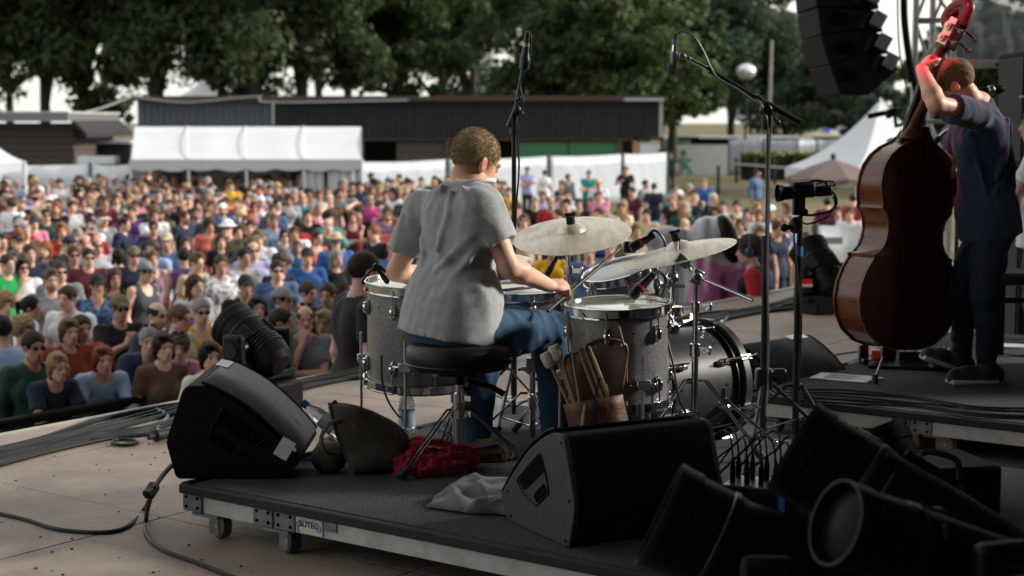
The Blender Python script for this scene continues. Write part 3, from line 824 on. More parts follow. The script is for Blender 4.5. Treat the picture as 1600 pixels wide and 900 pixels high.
def sdf_mesh(prims, res, disp=None, pad=.03):
 """returns verts, quads of the smooth union of prims"""
 bs = [bbox(p) for p in prims if p[0] in 'cek']
 lo = np.min([b[0] for b in bs], 0) - pad; hi = np.max([b[1] for b in bs], 0) + pad
 n = np.ceil((hi - lo) / res).astype(int) + 1
 ax = [(lo[i] + res * np.arange(n[i])).astype(f32) for i in range(3)]
 D = np.full(n, .5, f32)
 for p in prims:
  if p[0] == 'x':
   D = np.maximum(D, ((ax[0][:, None, None] - p[1][0]) * p[2][0] + (ax[1][None, :, None] - p[1][1]) * p[2][1] + (ax[2][None, None, :] - p[1][2]) * p[2][2]).astype(f32))
   continue
  if callable(p[0]) or p[0] == 'l':         # ('l', plane point, normal, lo, hi): a cut kept inside a box
   _, pt, nn, bl, bh = p
   sl = tuple(slice(max(0, int((bl[i] - lo[i]) / res)), min(n[i], max(0, int((bh[i] - lo[i]) / res) + 1))) for i in range(3))
   X, Y, Z = ax[0][sl[0]][:, None, None], ax[1][sl[1]][None, :, None], ax[2][sl[2]][None, None, :]
   if min(X.size, Y.size, Z.size): D[sl] = np.maximum(D[sl], (X - pt[0]) * nn[0] + (Y - pt[1]) * nn[1] + (Z - pt[2]) * nn[2])
   continue
  q = p[1] if p[0] == '-' else p
  k = q[-1]
  b = bbox(q); m = 2.5 * k + 2 * res + .01
  sl = tuple(slice(max(0, int((b[0][i] - m - lo[i]) / res)), min(n[i], max(0, int((b[1][i] + m - lo[i]) / res) + 2))) for i in range(3))
  X, Y, Z = ax[0][sl[0]][:, None, None], ax[1][sl[1]][None, :, None], ax[2][sl[2]][None, None, :]
  if not min(X.size, Y.size, Z.size): continue
  d = dist(q, X, Y, Z).astype(f32)
  S = D[sl]
  if p[0] == '-':
   d = -d; h = np.clip(.5 - .5 * (S - d) / k, 0, 1); D[sl] = S * (1 - h) + d * h + k * h * (1 - h)
  else:
   h = np.clip(.5 + .5 * (S - d) / k, 0, 1); D[sl] = S * (1 - h) + d * h - k * h * (1 - h)
 if disp is not None:
  D = D + disp((ax[0][:, None, None], ax[1][None, :, None], ax[2][None, None, :])).astype(f32)
 D[0], D[-1], D[:, 0], D[:, -1], D[:, :, 0], D[:, :, -1] = [.5] * 6
 s = D < 0
 nx, ny, nz = D.shape
 c0 = np.zeros((nx - 1, ny - 1, nz - 1), np.int8)
 for i in (0, 1):
  for j in (0, 1):
   for k in (0, 1): c0 += s[i:nx - 1 + i, j:ny - 1 + j, k:nz - 1 + k]
 act = np.argwhere((c0 > 0) & (c0 < 8))
 ids = np.full(c0.shape, -1, np.int32); ids[tuple(act.T)] = np.arange(len(act))
 acc = np.zeros((len(act), 3)); cnt = np.zeros(len(act))
 corner = [(i, j, k) for i in (0, 1) for j in (0, 1) for k in (0, 1)]
 for a in corner:
  for axis in range(3):
   if a[axis]: continue
   b = list(a); b[axis] = 1
   da = D[act[:, 0] + a[0], act[:, 1] + a[1], act[:, 2] + a[2]]
   db = D[act[:, 0] + b[0], act[:, 1] + b[1], act[:, 2] + b[2]]
   x = (da < 0) != (db < 0)
   t = np.where(x, da / np.where(x, da - db, 1), 0)
   p = np.tile(np.array(a, float), (len(act), 1)); p[:, axis] += t
   acc[x] += p[x]; cnt[x] += 1
 verts = (act + acc / np.maximum(cnt, 1)[:, None]) * res + lo
 quads = []
 for axis in range(3):
  o1, o2 = [(1, 2), (2, 0), (0, 1)][axis]
  sl0 = [slice(None)] * 3; sl1 = [slice(None)] * 3
  sl0[axis] = slice(0, -1); sl1[axis] = slice(1, None)
  e0, e1 = s[tuple(sl0)], s[tuple(sl1)]
  idx = np.argwhere(e0 != e1)
  idx = idx[(idx[:, o1] > 0) & (idx[:, o2] > 0)]
  idx = idx[(idx[:, o1] < D.shape[o1] - 1) & (idx[:, o2] < D.shape[o2] - 1)]
  def cell(d1, d2):
   q = idx.copy(); q[:, o1] += d1; q[:, o2] += d2
   return ids[tuple(q.T)]
  q = np.stack([cell(-1, -1), cell(0, -1), cell(0, 0), cell(-1, 0)], 1)
  flip = ~e0[tuple(idx.T)]
  q[flip] = q[flip][:, ::-1]
  quads.append(q)
 Q = np.concatenate(quads)
 return verts, Q[(Q >= 0).all(1)]
def skin_mesh(name, prims, res, mats, disp=None, tint=None, smooth_it=0, mat_of=None):
 v, q = sdf_mesh(prims, res, disp)
 for _ in range(smooth_it):
  s = np.zeros_like(v); c = np.zeros(len(v))
  for k in range(4):
   np.add.at(s, q[:, k], v[q[:, (k + 1) % 4]]); np.add.at(c, q[:, k], 1)
   np.add.at(s, q[:, (k + 1) % 4], v[q[:, k]]); np.add.at(c, q[:, (k + 1) % 4], 1)
  v = v * .45 + .55 * s / np.maximum(c, 1)[:, None]
 me = bpy.data.meshes.new(name)
 n = len(q)
 me.vertices.add(len(v)); me.vertices.foreach_set('co', v.astype(f32).ravel())
 me.loops.add(n * 4); me.loops.foreach_set('vertex_index', q.astype(np.int32).ravel())
 me.polygons.add(n); me.polygons.foreach_set('loop_start', np.arange(0, n * 4, 4, dtype=np.int32))
 me.polygons.foreach_set('use_smooth', np.ones(n, bool))
 for m_ in (mats if isinstance(mats, (list, tuple)) else [mats]): me.materials.append(m_)
 if mat_of is not None:
  me.polygons.foreach_set('material_index', mat_of(v[q].mean(1)).astype(np.int32))
 me.update(calc_edges=True)
 if tint is not None:
  col = np.ones((len(v), 4), f32); col[:, :3] = tint(v)
  a = me.color_attributes.new('tint', 'FLOAT_COLOR', 'POINT'); a.data.foreach_set('color', col.ravel())
 return me
# ---- the head (centre between the ears, +Y forward)
def head_prims(c, R, s=1.0, female=False, ear=True):
 R = np.array(R); c = V3(*c)
 P = lambda x, y, z: c + R @ (V3(x, y, z) * s)
 w_ = .94 if female else 1.0
 L = [ell(P(0, -.012, .035), V3(.075 * w_, .096, .086) * s, R, .02), ell(P(0, .026, -.03), V3(.062 * w_, .068, .088) * s, R, .025),
  ell(P(0, .05, -.097), V3(.034 * w_, .031, .026) * s, R, .02), cap(P(-.052 * w_, .0, -.07), P(-.015, .055, -.1), .018 * s, k=.02), cap(P(.052 * w_, .0, -.07), P(.015, .055, -.1), .018 * s, k=.02),
  cap(P(-.042, .078, .022), P(.042, .078, .022), .012 * s, k=.014),
  sub(ell(P(-.033, .1, .002), V3(.019, .017, .012) * s, R, .012)), sub(ell(P(.033, .1, .002), V3(.019, .017, .012) * s, R, .012)),
  ell(P(-.032, .078, .001), V3(.0125, .0125, .0115) * s, R, .004), ell(P(.032, .078, .001), V3(.0125, .0125, .0115) * s, R, .004),
  cap(P(0, .089, .006), P(0, .109, -.034), .008 * s, .0135 * s, .01), cap(P(-.011, .099, -.038), P(.011, .099, -.038), .009 * s, k=.008),
  cap(P(-.018, .092, -.064), P(.018, .092, -.064), .0075 * s, k=.008), cap(P(-.015, .089, -.073), P(.015, .089, -.073), .0085 * s, k=.008)]
 if ear:
  for q in (-1, 1):
   L += [ell(P(q * .078 * w_, -.012, -.004), V3(.0085, .02, .031) * s, R @ np.array(Matrix.Rotation(q * .28, 3, 'Z')), .006),
    sub(ell(P(q * .0875 * w_, -.004, .0), V3(.006, .011, .018) * s, R, .004))]
 return L
def face_tint(c, R, s=1.0, beard=0.0):
 R = np.array(R); c = V3(*c)
 def f(v):
  l = (v - c) @ R / s
  col = np.ones((len(v), 3))
  def stamp(ct, r, cc):
   d = (((l - np.array(ct)) / np.array(r)) ** 2).sum(1)
   k = np.clip(1.6 - d * 1.2, 0, 1)[:, None]
   col[:] = col * (1 - k) + np.array(cc) * k
  for q in (-1, 1):
   stamp((q * .043, .07, -.035), (.022, .03, .02), (1.02, .86, .82))
   stamp((q * .034, .09, .022), (.021, .03, .0065), (.30, .24, .2))
   stamp((q * .033, .092, .001), (.015, .02, .0075), (.13, .11, .1))
   stamp((q * .083, -.012, -.004), (.01, .022, .03), (1.05, .76, .70))
  stamp((0, .112, -.034), (.016, .014, .014), (1.03, .82, .78))
  stamp((0, .1, -.0685), (.024, .03, .0085), (.78, .42, .42))
  if beard:
   k = np.clip((-.045 - l[:, 2]) / .02, 0, 1) * np.clip((l[:, 1] + .01) / .03, 0, 1) * np.clip((.0 + l[:, 2] + .16) / .02, 0, 1) * beard
   lips = np.clip(1.5 - (((l - np.array((0, .1, -.0685))) / np.array((.022, .03, .007))) ** 2).sum(1), 0, 1)
   k = (k * (1 - lips))[:, None]
   col[:] = col * (1 - k) + np.array((.32, .22, .17)) * k
  return col
 return f
def hand_prims(w_, d, n, side, curl=.3, s=1.0, spread=.1):
 """w_: wrist, d: direction of the fingers, n: back-of-hand normal, side: +1 right hand. Thumb lies on the inner side."""
 w_, d, n = V3(*w_), V3(*d), V3(*n)
 d = d / np.linalg.norm(d); n = n - d * (n @ d); n /= np.linalg.norm(n)
 x = np.cross(n, d) * side                    # towards the thumb
 L = [ell(w_ + d * .048 * s, V3(.038, .05, .0165) * s, np.stack([x, d, n], 1), .012)]
 for i, (o, l) in enumerate(((.029, .074), (.010, .084), (-.010, .078), (-.028, .062))):
  b = w_ + d * (.088 - .005 * abs(i - 1)) * s + x * o * s
  dd = d + x * spread * (o / .03) * .5
  a1, a2 = curl, curl * 2.1
  d1 = dd * cos(a1) - n * sin(a1); d2 = dd * cos(a2 + .1) - n * sin(a2 + .1); d3 = dd * cos(a2 * 1.5 + .1) - n * sin(a2 * 1.5 + .1)
  p1 = b + d1 * l * .45 * s; p2 = p1 + d2 * l * .33 * s; p3 = p2 + d3 * l * .24 * s
  L += [cap(b, p1, .0098 * s, .0088 * s, .005), cap(p1, p2, .0088 * s, .0078 * s, .004), cap(p2, p3, .0078 * s, .0066 * s, .004)]
 b = w_ + d * .022 * s + x * .027 * s - n * .006 * s
 t1 = b + (d * .75 + x * .6 - n * .25 * (1 + curl)) * .042 * s; t2 = t1 + (d * .95 + x * (.25 - curl * .4) - n * .2 * (1 + curl)) * .034 * s
 L += [cap(b, t1, .0135 * s, .011 * s, .01), cap(t1, t2, .0105 * s, .0082 * s, .005)]
 return L
def ik(a, c, l1, l2, pole):
 a, c, pole = V3(*a), V3(*c), V3(*pole)
 d = c - a; L = min(np.linalg.norm(d), (l1 + l2) * .999); d /= np.linalg.norm(d)
 c = a + d * L
 x = (l1 * l1 - l2 * l2 + L * L) / (2 * L); h = sqrt(max(0, l1 * l1 - x * x))
 p = pole - d * (pole @ d); p /= np.linalg.norm(p) + 1e-9
 return a + d * x + p * h, c
def torso_frame(J):
 up = J['neck'] - J['pelvis']; up /= np.linalg.norm(up)
 r = J['shR'] - J['shL']; r = r - up * (r @ up); r /= np.linalg.norm(r)
 f = np.cross(up, r)
 return np.stack([r, f, up], 1)
def torso_prims(J, g=0.0, female=False, fat=0.0):
 T = torso_frame(J); p, n = J['pelvis'], J['neck']; H = np.linalg.norm(n - p)
 c = lambda x, y, z: p + T @ V3(x, y, z * H)
 w_ = np.linalg.norm(J['shR'] - J['shL']) / 2
 L = [ell(c(0, 0, .66), V3(w_ * .86 + g, .112 + g + fat * .3, H * .36 + g), T, .05), ell(c(0, .004 + fat * .3, .3), V3(w_ * (.72 if not female else .66) + g + fat * .6, .102 + g + fat, H * .28 + g), T, .05),
  ell(c(0, -.005, .03), V3((.158 if not female else .172) + g + fat * .4, .118 + g + fat * .5, .13 + g), T, .05),
  cap(J['shL'], J['shR'], .052 + g, k=.05), *[cap(c(q * w_ * .55, -.02, .86), c(q * .012, -.015, 1.02 if not g else .975), .052 + g * .8, .045 + g * .6, .04) for q in (-1, 1)],
  ell(c(-w_ * .5, -.055, .72), V3(.07 + g, .05 + g, .12 + g), T, .04), ell(c(w_ * .5, -.055, .72), V3(.07 + g, .05 + g, .12 + g), T, .04)]
 if female:
  for q in (-1, 1): L.append(ell(c(q * w_ * .46, .085, .60), V3(.06 + g, .044 + g, .056 + g), T, .035))
 else:
  for q in (-1, 1): L.append(ell(c(q * w_ * .48, .075, .68), V3(.085 + g, .04 + g, .07 + g), T, .04))
 return L
def arm_prims(J, S, g=0.0, thick=1.0, upto=1.0, only=None):
 a, e, w_ = J['sh' + S], J['el' + S], J['wr' + S]
 if only == 'sleeve':
  q = a + (e - a) * upto
  return [cap(a, q, .058 * thick + g, .052 * thick + g, .03)]
 m = e + (w_ - e) * .28
 L = [cap(a, a + (e - a) * .45, .054 * thick + g, .048 * thick + g, .03), cap(a + (e - a) * .45, e, .048 * thick + g, .038 * thick + g, .02), cap(e, m, .039 * thick + g, .042 * thick + g, .02), cap(m, w_, .042 * thick + g, .027 * thick + g, .02)]
 return L
def leg_prims(J, S, g=0.0, thick=1.0):
 h, k, a = J['hip' + S], J['kn' + S], J['an' + S]
 m = k + (a - k) * .3
 back = J.get('calf' + S, V3(0, -.02, 0))
 return [cap(h, h + (k - h) * .5, .084 * thick + g, .073 * thick + g, .04), cap(h + (k - h) * .5, k, .073 * thick + g, .055 * thick + g, .03), cap(k, m + back, .052 * thick + g, .056 * thick + g, .03), cap(m + back, a, .055 * thick + g, .036 * thick + g, .03)]
def foot_prims(J, S, g=0.0):
 a = J['an' + S]; d = J.get('toe' + S, V3(0, 1, 0)); d = d / np.linalg.norm(d)
 dn = J.get('sole' + S, V3(0, 0, -1))
 h = a + dn * .055
 return [cap(h - d * .045, h + d * .10, .036 + g, .034 + g, .02), cap(h + d * .10 + dn * .004, h + d * .165 + dn * .008, .034 + g, .026 + g, .02), cap(a, h, .036 + g, .04 + g, .02)]
def RotZ(a): return np.array(Matrix.Rotation(a, 3, 'Z'))
def RotX(a): return np.array(Matrix.Rotation(a, 3, 'X'))
def stand_J(female=False, lean=0.0, pose='down', yaw=0.0, nod=0.0, stoop=0.0):
 J = {}
 w_ = .155 if female else .18
 J['pelvis'] = V3(0, 0, .93)
 spine = RotX(-lean)
 J['neck'] = J['pelvis'] + spine @ V3(0, .0, .52)
 sh = J['pelvis'] + spine @ V3(0, -.005, .475)
 J['shL'], J['shR'] = sh + V3(-w_, 0, 0), sh + V3(w_, 0, 0)
 R = RotZ(yaw) @ RotX(-lean * .35 - nod)
 J['head'] = J['neck'] + spine @ V3(0, .02, .08) + R @ V3(0, .02, .085)
 J['headR'] = R
 for S, q in (('L', -1), ('R', 1)):
  J['hip' + S] = V3(q * .09, 0, .9); J['kn' + S] = V3(q * .1, .02, .49); J['an' + S] = V3(q * .11, 0, .09)
  J['toe' + S] = V3(q * .25, 1, 0)
  s_ = J['sh' + S]
  fwd = spine @ V3(0, 1, 0)
  hd, hn, curl = V3(0, .2, -1), V3(q, 0, 0), .35
  if pose == 'down': wr, pole = s_ + V3(q * .09, .05, -.52), V3(q * .4, -1, 0)
  elif pose == 'crossed': wr, pole, hd, hn = s_ + V3(-q * (w_ * 1.75), .2, -.26 + .03 * q), V3(q, -.2, -.8), V3(-q, .1, .15), V3(0, 1, .3)
  elif pose == 'clasp': wr, pole, hd, hn = s_ + V3(-q * (w_ * .72), .27, -.32), V3(q, -.3, -.6), V3(-q, .6, .1), V3(q * .3, .6, .6)
  elif pose == 'chin' and q == 1: wr, pole, hd, hn = J['head'] + V3(.04, .13, -.2), V3(q * .6, -.1, -1), V3(-.2, -.1, 1), V3(.2, 1, .2)
  elif pose == 'chin': wr, pole, hd, hn = s_ + V3(-q * .26, .2, -.24), V3(q, -.2, -.8), V3(-q, .2, .1), V3(0, 1, .3)
  elif pose == 'cup' and q == 1: wr, pole, hd, hn = s_ + V3(.0, .3, -.18), V3(q, -.3, -.9), V3(-.3, .6, .5), V3(.8, .4, 0)
  elif pose == 'cup': wr, pole = s_ + V3(q * .09, .05, -.52), V3(q * .4, -1, 0)
  elif pose == 'clap': wr, pole, hd, hn = s_ + V3(-q * (w_ - .04), .3, -.1), V3(q, -.2, -.9), V3(-q * .3, .5, .8), V3(q, .3, 0)
  elif pose == 'visor' and q == 1: wr, pole, hd, hn = J['head'] + V3(.09, .15, .03), V3(q, .2, -.4), V3(-1, .1, .1), V3(0, .4, 1)
  elif pose == 'visor': wr, pole = s_ + V3(q * .09, .05, -.52), V3(q * .4, -1, 0)
  elif pose == 'lean': wr, pole, hd, hn = s_ + V3(-q * (w_ * .75), .34, -.31), V3(q, -.4, -.4), V3(-q * .9, .7, -.1), V3(0, .3, 1)
  else: wr, pole = s_ + V3(q * .09, .05, -.52), V3(q * .4, -1, 0)
  J['el' + S], J['wr' + S] = ik(s_, wr, .29, .255, pole)
  J['hand' + S] = (hd, hn, curl)
 return J
def body_prims(J, female=False, thick=1.0, fat=0.0, feet=True, legs=True, hs=1.0):
 L = torso_prims(J, 0, female, fat)
 nb = J['neck'] - torso_frame(J) @ V3(0, 0, .03)
 R = np.array(J['headR'])
 L += [cap(nb, J['head'] + R @ V3(0, -.025, -.06), (.055 if not female else .046), (.052 if not female else .044), .03)]
 t = thick * (.86 if female else 1.0)
 for S, q in (('L', -1), ('R', 1)):
  L += arm_prims(J, S, 0, t)
  hd, hn, cu = J['hand' + S]
  L += hand_prims(J['wr' + S], hd, hn, q if J.get('flip' + S) is None else -q, cu, .94 if female else 1.0)
  if legs: L += leg_prims(J, S)
  if feet: L += foot_prims(J, S, -.008)
 return L + head_prims(J['head'], R, hs, female)
def top_prims(J, kind, female=False, fat=0.0, g=.013, hem=-.1):
 T = torso_frame(J)
 L = torso_prims(J, g if kind != 'jacket' else g + .012, female, fat)
 L += [cap(J['pelvis'] + T @ V3(-.05, 0, .06), J['pelvis'] + T @ V3(-.05, 0, hem + .02), .13 + g + fat * .4, .135 + g, .05), cap(J['pelvis'] + T @ V3(.05, 0, .06), J['pelvis'] + T @ V3(.05, 0, hem + .02), .13 + g + fat * .4, .135 + g, .05)]
 t = .86 if female else 1.0
 post = []
 for S in 'LR':
  a, e, w_ = J['sh' + S], J['el' + S], J['wr' + S]
  if kind == 'tee':
   d = (e - a) / np.linalg.norm(e - a); q = a + (e - a) * .62
   L.append(('k', cap(a, q + d * .06, .058 * t + g, .059 * t + g), q, d, cap(a + d * .12, q + d * .2, .050 * t + g, .052 * t + g) if g > .016 else None, .022))
  elif kind in ('long', 'jacket'):
   gg = g if kind == 'long' else g + .01
   d = (w_ - e) / np.linalg.norm(w_ - e); q = e + (w_ - e) * .9
   L += [cap(a, e, .056 * t + gg, .045 * t + gg, .03), ('k', cap(e, q + d * .04, .046 * t + gg, .034 * t + gg), q, d, None, .02)]
 if kind == 'tank':
  for S, q in (('L', -1), ('R', 1)): L.append(sub(cap(J['sh' + S] + T @ V3(q * .05, 0, .02), J['sh' + S] + T @ V3(q * .03, 0, -.1), .062, .05, .02)))
  L.append(sub(ell(J['neck'] + T @ V3(0, .05, -.02), V3(.085, .1, .1), T, .02)))
 else:
  L.append(sub(ell(J['neck'] + T @ V3(0, .02, .012), V3(.068, .085, .05) if abs(g - .014) < .001 else V3(.074, .088, .068), T, .01)))
 L.append(cut(J['pelvis'] + T @ V3(0, 0, hem), -T[:, 2]))
 return L + post
# ---- hair, hats, glasses in head space
I3 = np.eye(3)
def hair_prims(kind):
 H = lambda g, z=0: ell((0, -.014, .037 + z), (.077 + g, .098 + g, .087 + g), None, .01)
 face = sub(ell((0, .125, -.03), (.078, .085, .098), None, .015))
 ears = [sub(ell((q * .085, .012, -.02), (.02, .03, .045), None, .008)) for q in (-1, 1)]
 nape = cut((0, -.05, -.07), (0, .45, -1))
 if kind == 'short': return [H(.013), face, *ears, nape]
 if kind == 'buzz': return [H(.006), sub(ell((0, .125, -.035), (.082, .085, .1), None, .02)), *ears, nape]
 if kind == 'quiff': return [H(.013), ell((0, .06, .115), (.055, .05, .03), None, .03), face, *ears, nape]
 if kind == 'bald': return [H(.007), face, *ears, nape, sub(ell((0, .01, .11), (.075, .105, .075), None, .02))]
 if kind == 'curly': return [H(.032, .01), sub(ell((0, .14, -.03), (.08, .09, .1), None, .015)), cut((0, -.05, -.1), (0, .3, -1))]
 if kind == 'bob': return [H(.012), cap((-.072, -.02, .02), (-.079, -.002, -.095), .026, .024, .03), cap((.072, -.02, .02), (.074, -.012, -.085), .026, .02, .03), cap((0, -.08, .02), (0, -.062, -.10), .045, .04, .04), ell((.03, .05, .10), (.05, .05, .03), None, .02),
       sub(ell((-.006, .13, -.03), (.066, .09, .098), None, .012)), cut((0, 0, -.12), (0, 0, -1))]
 if kind == 'long': return [H(.012), cap((-.07, -.03, .02), (-.085, .0, -.2), .028, .02, .03), cap((.07, -.03, .02), (.085, .0, -.18), .028, .016, .03), cap((-.03, -.08, .02), (-.04, -.1, -.26), .05, .035, .04), cap((.03, -.08, .02), (.04, -.1, -.26), .05, .035, .04),
       sub(ell((0, .125, -.04), (.06, .09, .1), None, .012))]
 if kind == 'pony': return [H(.011), face, *ears, nape, cap((0, -.1, .06), (0, -.145, .04), .02, .028, .01), cap((0, -.145, .04), (0, -.15, -.12), .03, .014, .02)]
 if kind == 'bun': return [H(.012), face, *ears, nape, ell((0, -.085, .115), (.036, .036, .034), None, .012)]
 if kind == 'cap': return [H(.017), cut((0, 0, .035), (0, .05, -1)), cap((-.035, .09, .048), (-.03, .15, .038), .012, .010, .02), cap((.035, .09, .048), (.03, .15, .038), .012, .010, .02), cap((0, .09, .05), (0, .165, .042), .013, .01, .03)]
 if kind == 'beanie': return [H(.02, .006), cut((0, 0, .03), (0, .12, -1))]
 if kind == 'hat': return [ell((0, -.014, .06), (.09, .11, .085), None, .01), cut((0, 0, .04), (0, .1, -1)), ell((0, -.01, .045), (.15, .17, .014), None, .015)]
 if kind == 'hood': return [H(.03), cap((0, -.06, 0), (0, -.05, -.12), .09, .1, .03), sub(ell((0, .13, -.03), (.062, .1, .095), None, .01)), cut((0, 0, -.16), (0, 0, -1))]
HAIR_ME, M_hair = {}, mat('hair', None, .55, objcol=True, var=.35, scale=60, stretch=(1, 1, .25), contrast=(.35, .65), bump=.5, bscale=160, spec=.18)
M_hat = mat('hat_cloth', None, .85, objcol=True, var=.15, scale=20)
for k_ in ('short', 'buzz', 'quiff', 'bald', 'curly', 'bob', 'long', 'pony', 'bun', 'cap', 'beanie', 'hat', 'hood'):
 am = {'curly': .013, 'short': .006, 'quiff': .007, 'bob': .008, 'long': .008, 'pony': .005, 'bun': .005}.get(k_, 0)
 HAIR_ME[k_] = skin_mesh('hair_' + k_, hair_prims(k_), .0085, M_hat if k_ in ('cap', 'beanie', 'hat', 'hood') else M_hair, (lambda P, am=am: am * sines((P[0], P[1], P[2] * (.25 if am < .01 else 1)), 85 if am < .01 else 60, 3) + am * .5 * sines((P[0], P[1], P[2] * .6), 35, 7)) if am else None)
def glasses_me(dark):
 b = MB()
 for q in (-1, 1):
  b.ell((q * .033, .104, .0), (.026, .005, .019), nu=10, nv=6, mi=0)
  b.bar((q * .058, .098, .008), (q * .083, -.01, .006), .004, .007, 1)
 b.bar((-.012, .108, .006), (.012, .108, .006), .004, .005, 1)
 me = bpy.data.meshes.new('glasses')
 me.from_pydata([tuple(v) for v in b.v], [], b.f)
 me.materials.append(mat('lens_dark' if dark else 'lens_clear', (.008, .008, .01) if dark else (.30, .22, .18), .12)); me.materials.append(MT['black_plastic'])
 me.polygons.foreach_set('material_index', b.m); me.polygons.foreach_set('use_smooth', [True] * len(me.polygons))
 return me
GL_DARK, GL_CLEAR = glasses_me(True), glasses_me(False)
M_skin = mat('skin', None, .5, objcol=True, vcol='tint', var=.12, scale=18, spec=.35)
M_cloth = mat('cloth', None, .9, objcol=True, var=.22, scale=5, bump=.35, bscale=26, spec=.2, sheen=.1)
M_print = mat('printed_cloth', None, .9, objcol=True, var=.75, scale=22, contrast=(.50, .56), spec=.2)
BODY, TOPS, TROU = {}, {}, {}
def wrinkle(P): return .0045 * sines((P[0], P[1], P[2] * .6), 26, 9)
POSES = ('down', 'crossed', 'clasp', 'chin', 'cup', 'clap', 'visor', 'lean')
JS = {}
def get_body(pose, fem, beard):
 k = (pose, fem)
 if k not in JS:
  JS[k] = stand_J(fem, .5 if pose == 'lean' else .03, pose, 0, .0 if pose != 'lean' else -.2)
 kb = (pose, fem, beard)
 if kb not in BODY:
  J = JS[k]
  BODY[kb] = skin_mesh('person', body_prims(J, fem, feet=True, hs=.94), .0095, M_skin, tint=face_tint(J['head'], J['headR'], .94, beard))
 return BODY[kb], JS[k]
def get_top(pose, fem, kind):
 k = (pose, fem, kind)
 if k not in TOPS: TOPS[k] = skin_mesh('top', top_prims(JS[(pose, fem)], kind, fem, g=.014), .0125, M_cloth, wrinkle)
 return TOPS[k]
def get_trousers(pose, fem):
 k = (pose, fem)
 if k not in TROU:
  J = JS[k]
  L = [ell(J['pelvis'] + V3(0, 0, -.01), (.165, .125, .13), None, .04)] + leg_prims(J, 'L', .012) + leg_prims(J, 'R', .012) + [cut((0, 0, 1.02), (0, 0, 1)), cut((0, 0, .08), (0, 0, -1))]
  TROU[k] = skin_mesh('trousers', L, .018, M_cloth)
 return TROU[k]
SKIN = {'fair': lin('#cda590'), 'tan': lin('#ae8670'), 'rosy': lin('#c49686'), 'brown': lin('#8a5a40')}
HAIRC = {'dark brown': (.022, .014, .010), 'brown': (.052, .030, .018), 'black': (.010, .009, .009), 'blond': (.30, .20, .10), 'grey': (.26, .25, .24), 'ginger': (.22, .075, .025), 'red': (.20, .045, .02), 'light brown': (.115, .072, .04), 'white': (.5, .5, .48)}
TOPC = {'navy': '#242c42', 'black': '#1b1b1e', 'white': '#dcdde2', 'light grey': '#a9acb2', 'dark grey': '#44474d', 'grey': '#77797f', 'blue': '#2f5d9e', 'light blue': '#93a9cc', 'teal': '#1f8b8f', 'red': '#a52a30', 'burgundy': '#5c2430',
  'pink': '#cf7f98', 'magenta': '#b0387e', 'purple': '#573a78', 'green': '#2f9a55', 'dark green': '#28423a', 'olive': '#5e5b3d', 'beige': '#b5a283', 'cream': '#cfcbb8', 'yellow': '#d9a01f', 'orange': '#c9622d', 'coral': '#cf6a60', 'brown': '#5e4637', 'mauve': '#8f6a86', 'rust': '#7c3222', 'lavender': '#a9a6cf', 'denim blue': '#4a6389'}
TOPC = {k: lin(v) for k, v in TOPC.items()}
KINDN = {'tee': 't-shirt', 'long': 'long-sleeved top', 'tank': 'sleeveless top', 'jacket': 'jacket'}
HATN = {'cap': 'cap', 'beanie': 'beanie', 'hat': 'straw hat', 'hood': 'hood'}
def person(x, y, z, yaw, pose='down', fem=False, hair='short', hc='brown', kind='tee', tc='navy', hat=None, hatc=None, gl=None, skin='fair', beard=0, scale=1.0, label='', group='festival crowd on the field', tro=(.03, .04, .07), prn=False, cat='person', wide=1.0):
 me, J = get_body(pose, fem, beard)
 M = Matrix.Translation((x, y, z)) @ Matrix.Rotation(yaw, 4, 'Z') @ Matrix.Diagonal((scale * wide, scale * (wide + 1) / 2, scale, 1))
 o = link_mesh('person', me, None, M)
 tag(o, label, cat, group)
 o.color = (*SKIN[skin], 1)
 c = link_mesh({'tee': 't_shirt', 'long': 'pullover', 'tank': 'vest_top', 'jacket': 'jacket'}[kind], get_top(pose, fem, kind), o); c.color = (*TOPC[tc], 1)
 if prn: c.material_slots[0].link = 'OBJECT'; c.material_slots[0].material = M_print
 c = link_mesh('trousers', get_trousers(pose, fem), o); c.color = (*tro, 1)
 HM = Matrix.LocRotScale(Vector(J['head']), Matrix(J['headR'].tolist()).to_quaternion(), Vector((.94, .94, .94)))
 if hair and hair != 'none':
  c = link_mesh('hair', HAIR_ME[hair], o, HM); c.color = (*HAIRC[hc], 1)
 if hat:
  c = link_mesh(HATN[hat].replace(' ', '_'), HAIR_ME[hat], o, HM); c.color = (*TOPC[hatc], 1)
 if gl:
  H2 = HM if gl != 'up' else HM @ Matrix.Translation((0, -.02, .105)) @ Matrix.Rotation(.5, 4, 'X')
  link_mesh('sunglasses' if gl != 'clear' else 'glasses', GL_CLEAR if gl == 'clear' else GL_DARK, o, H2)
 return o
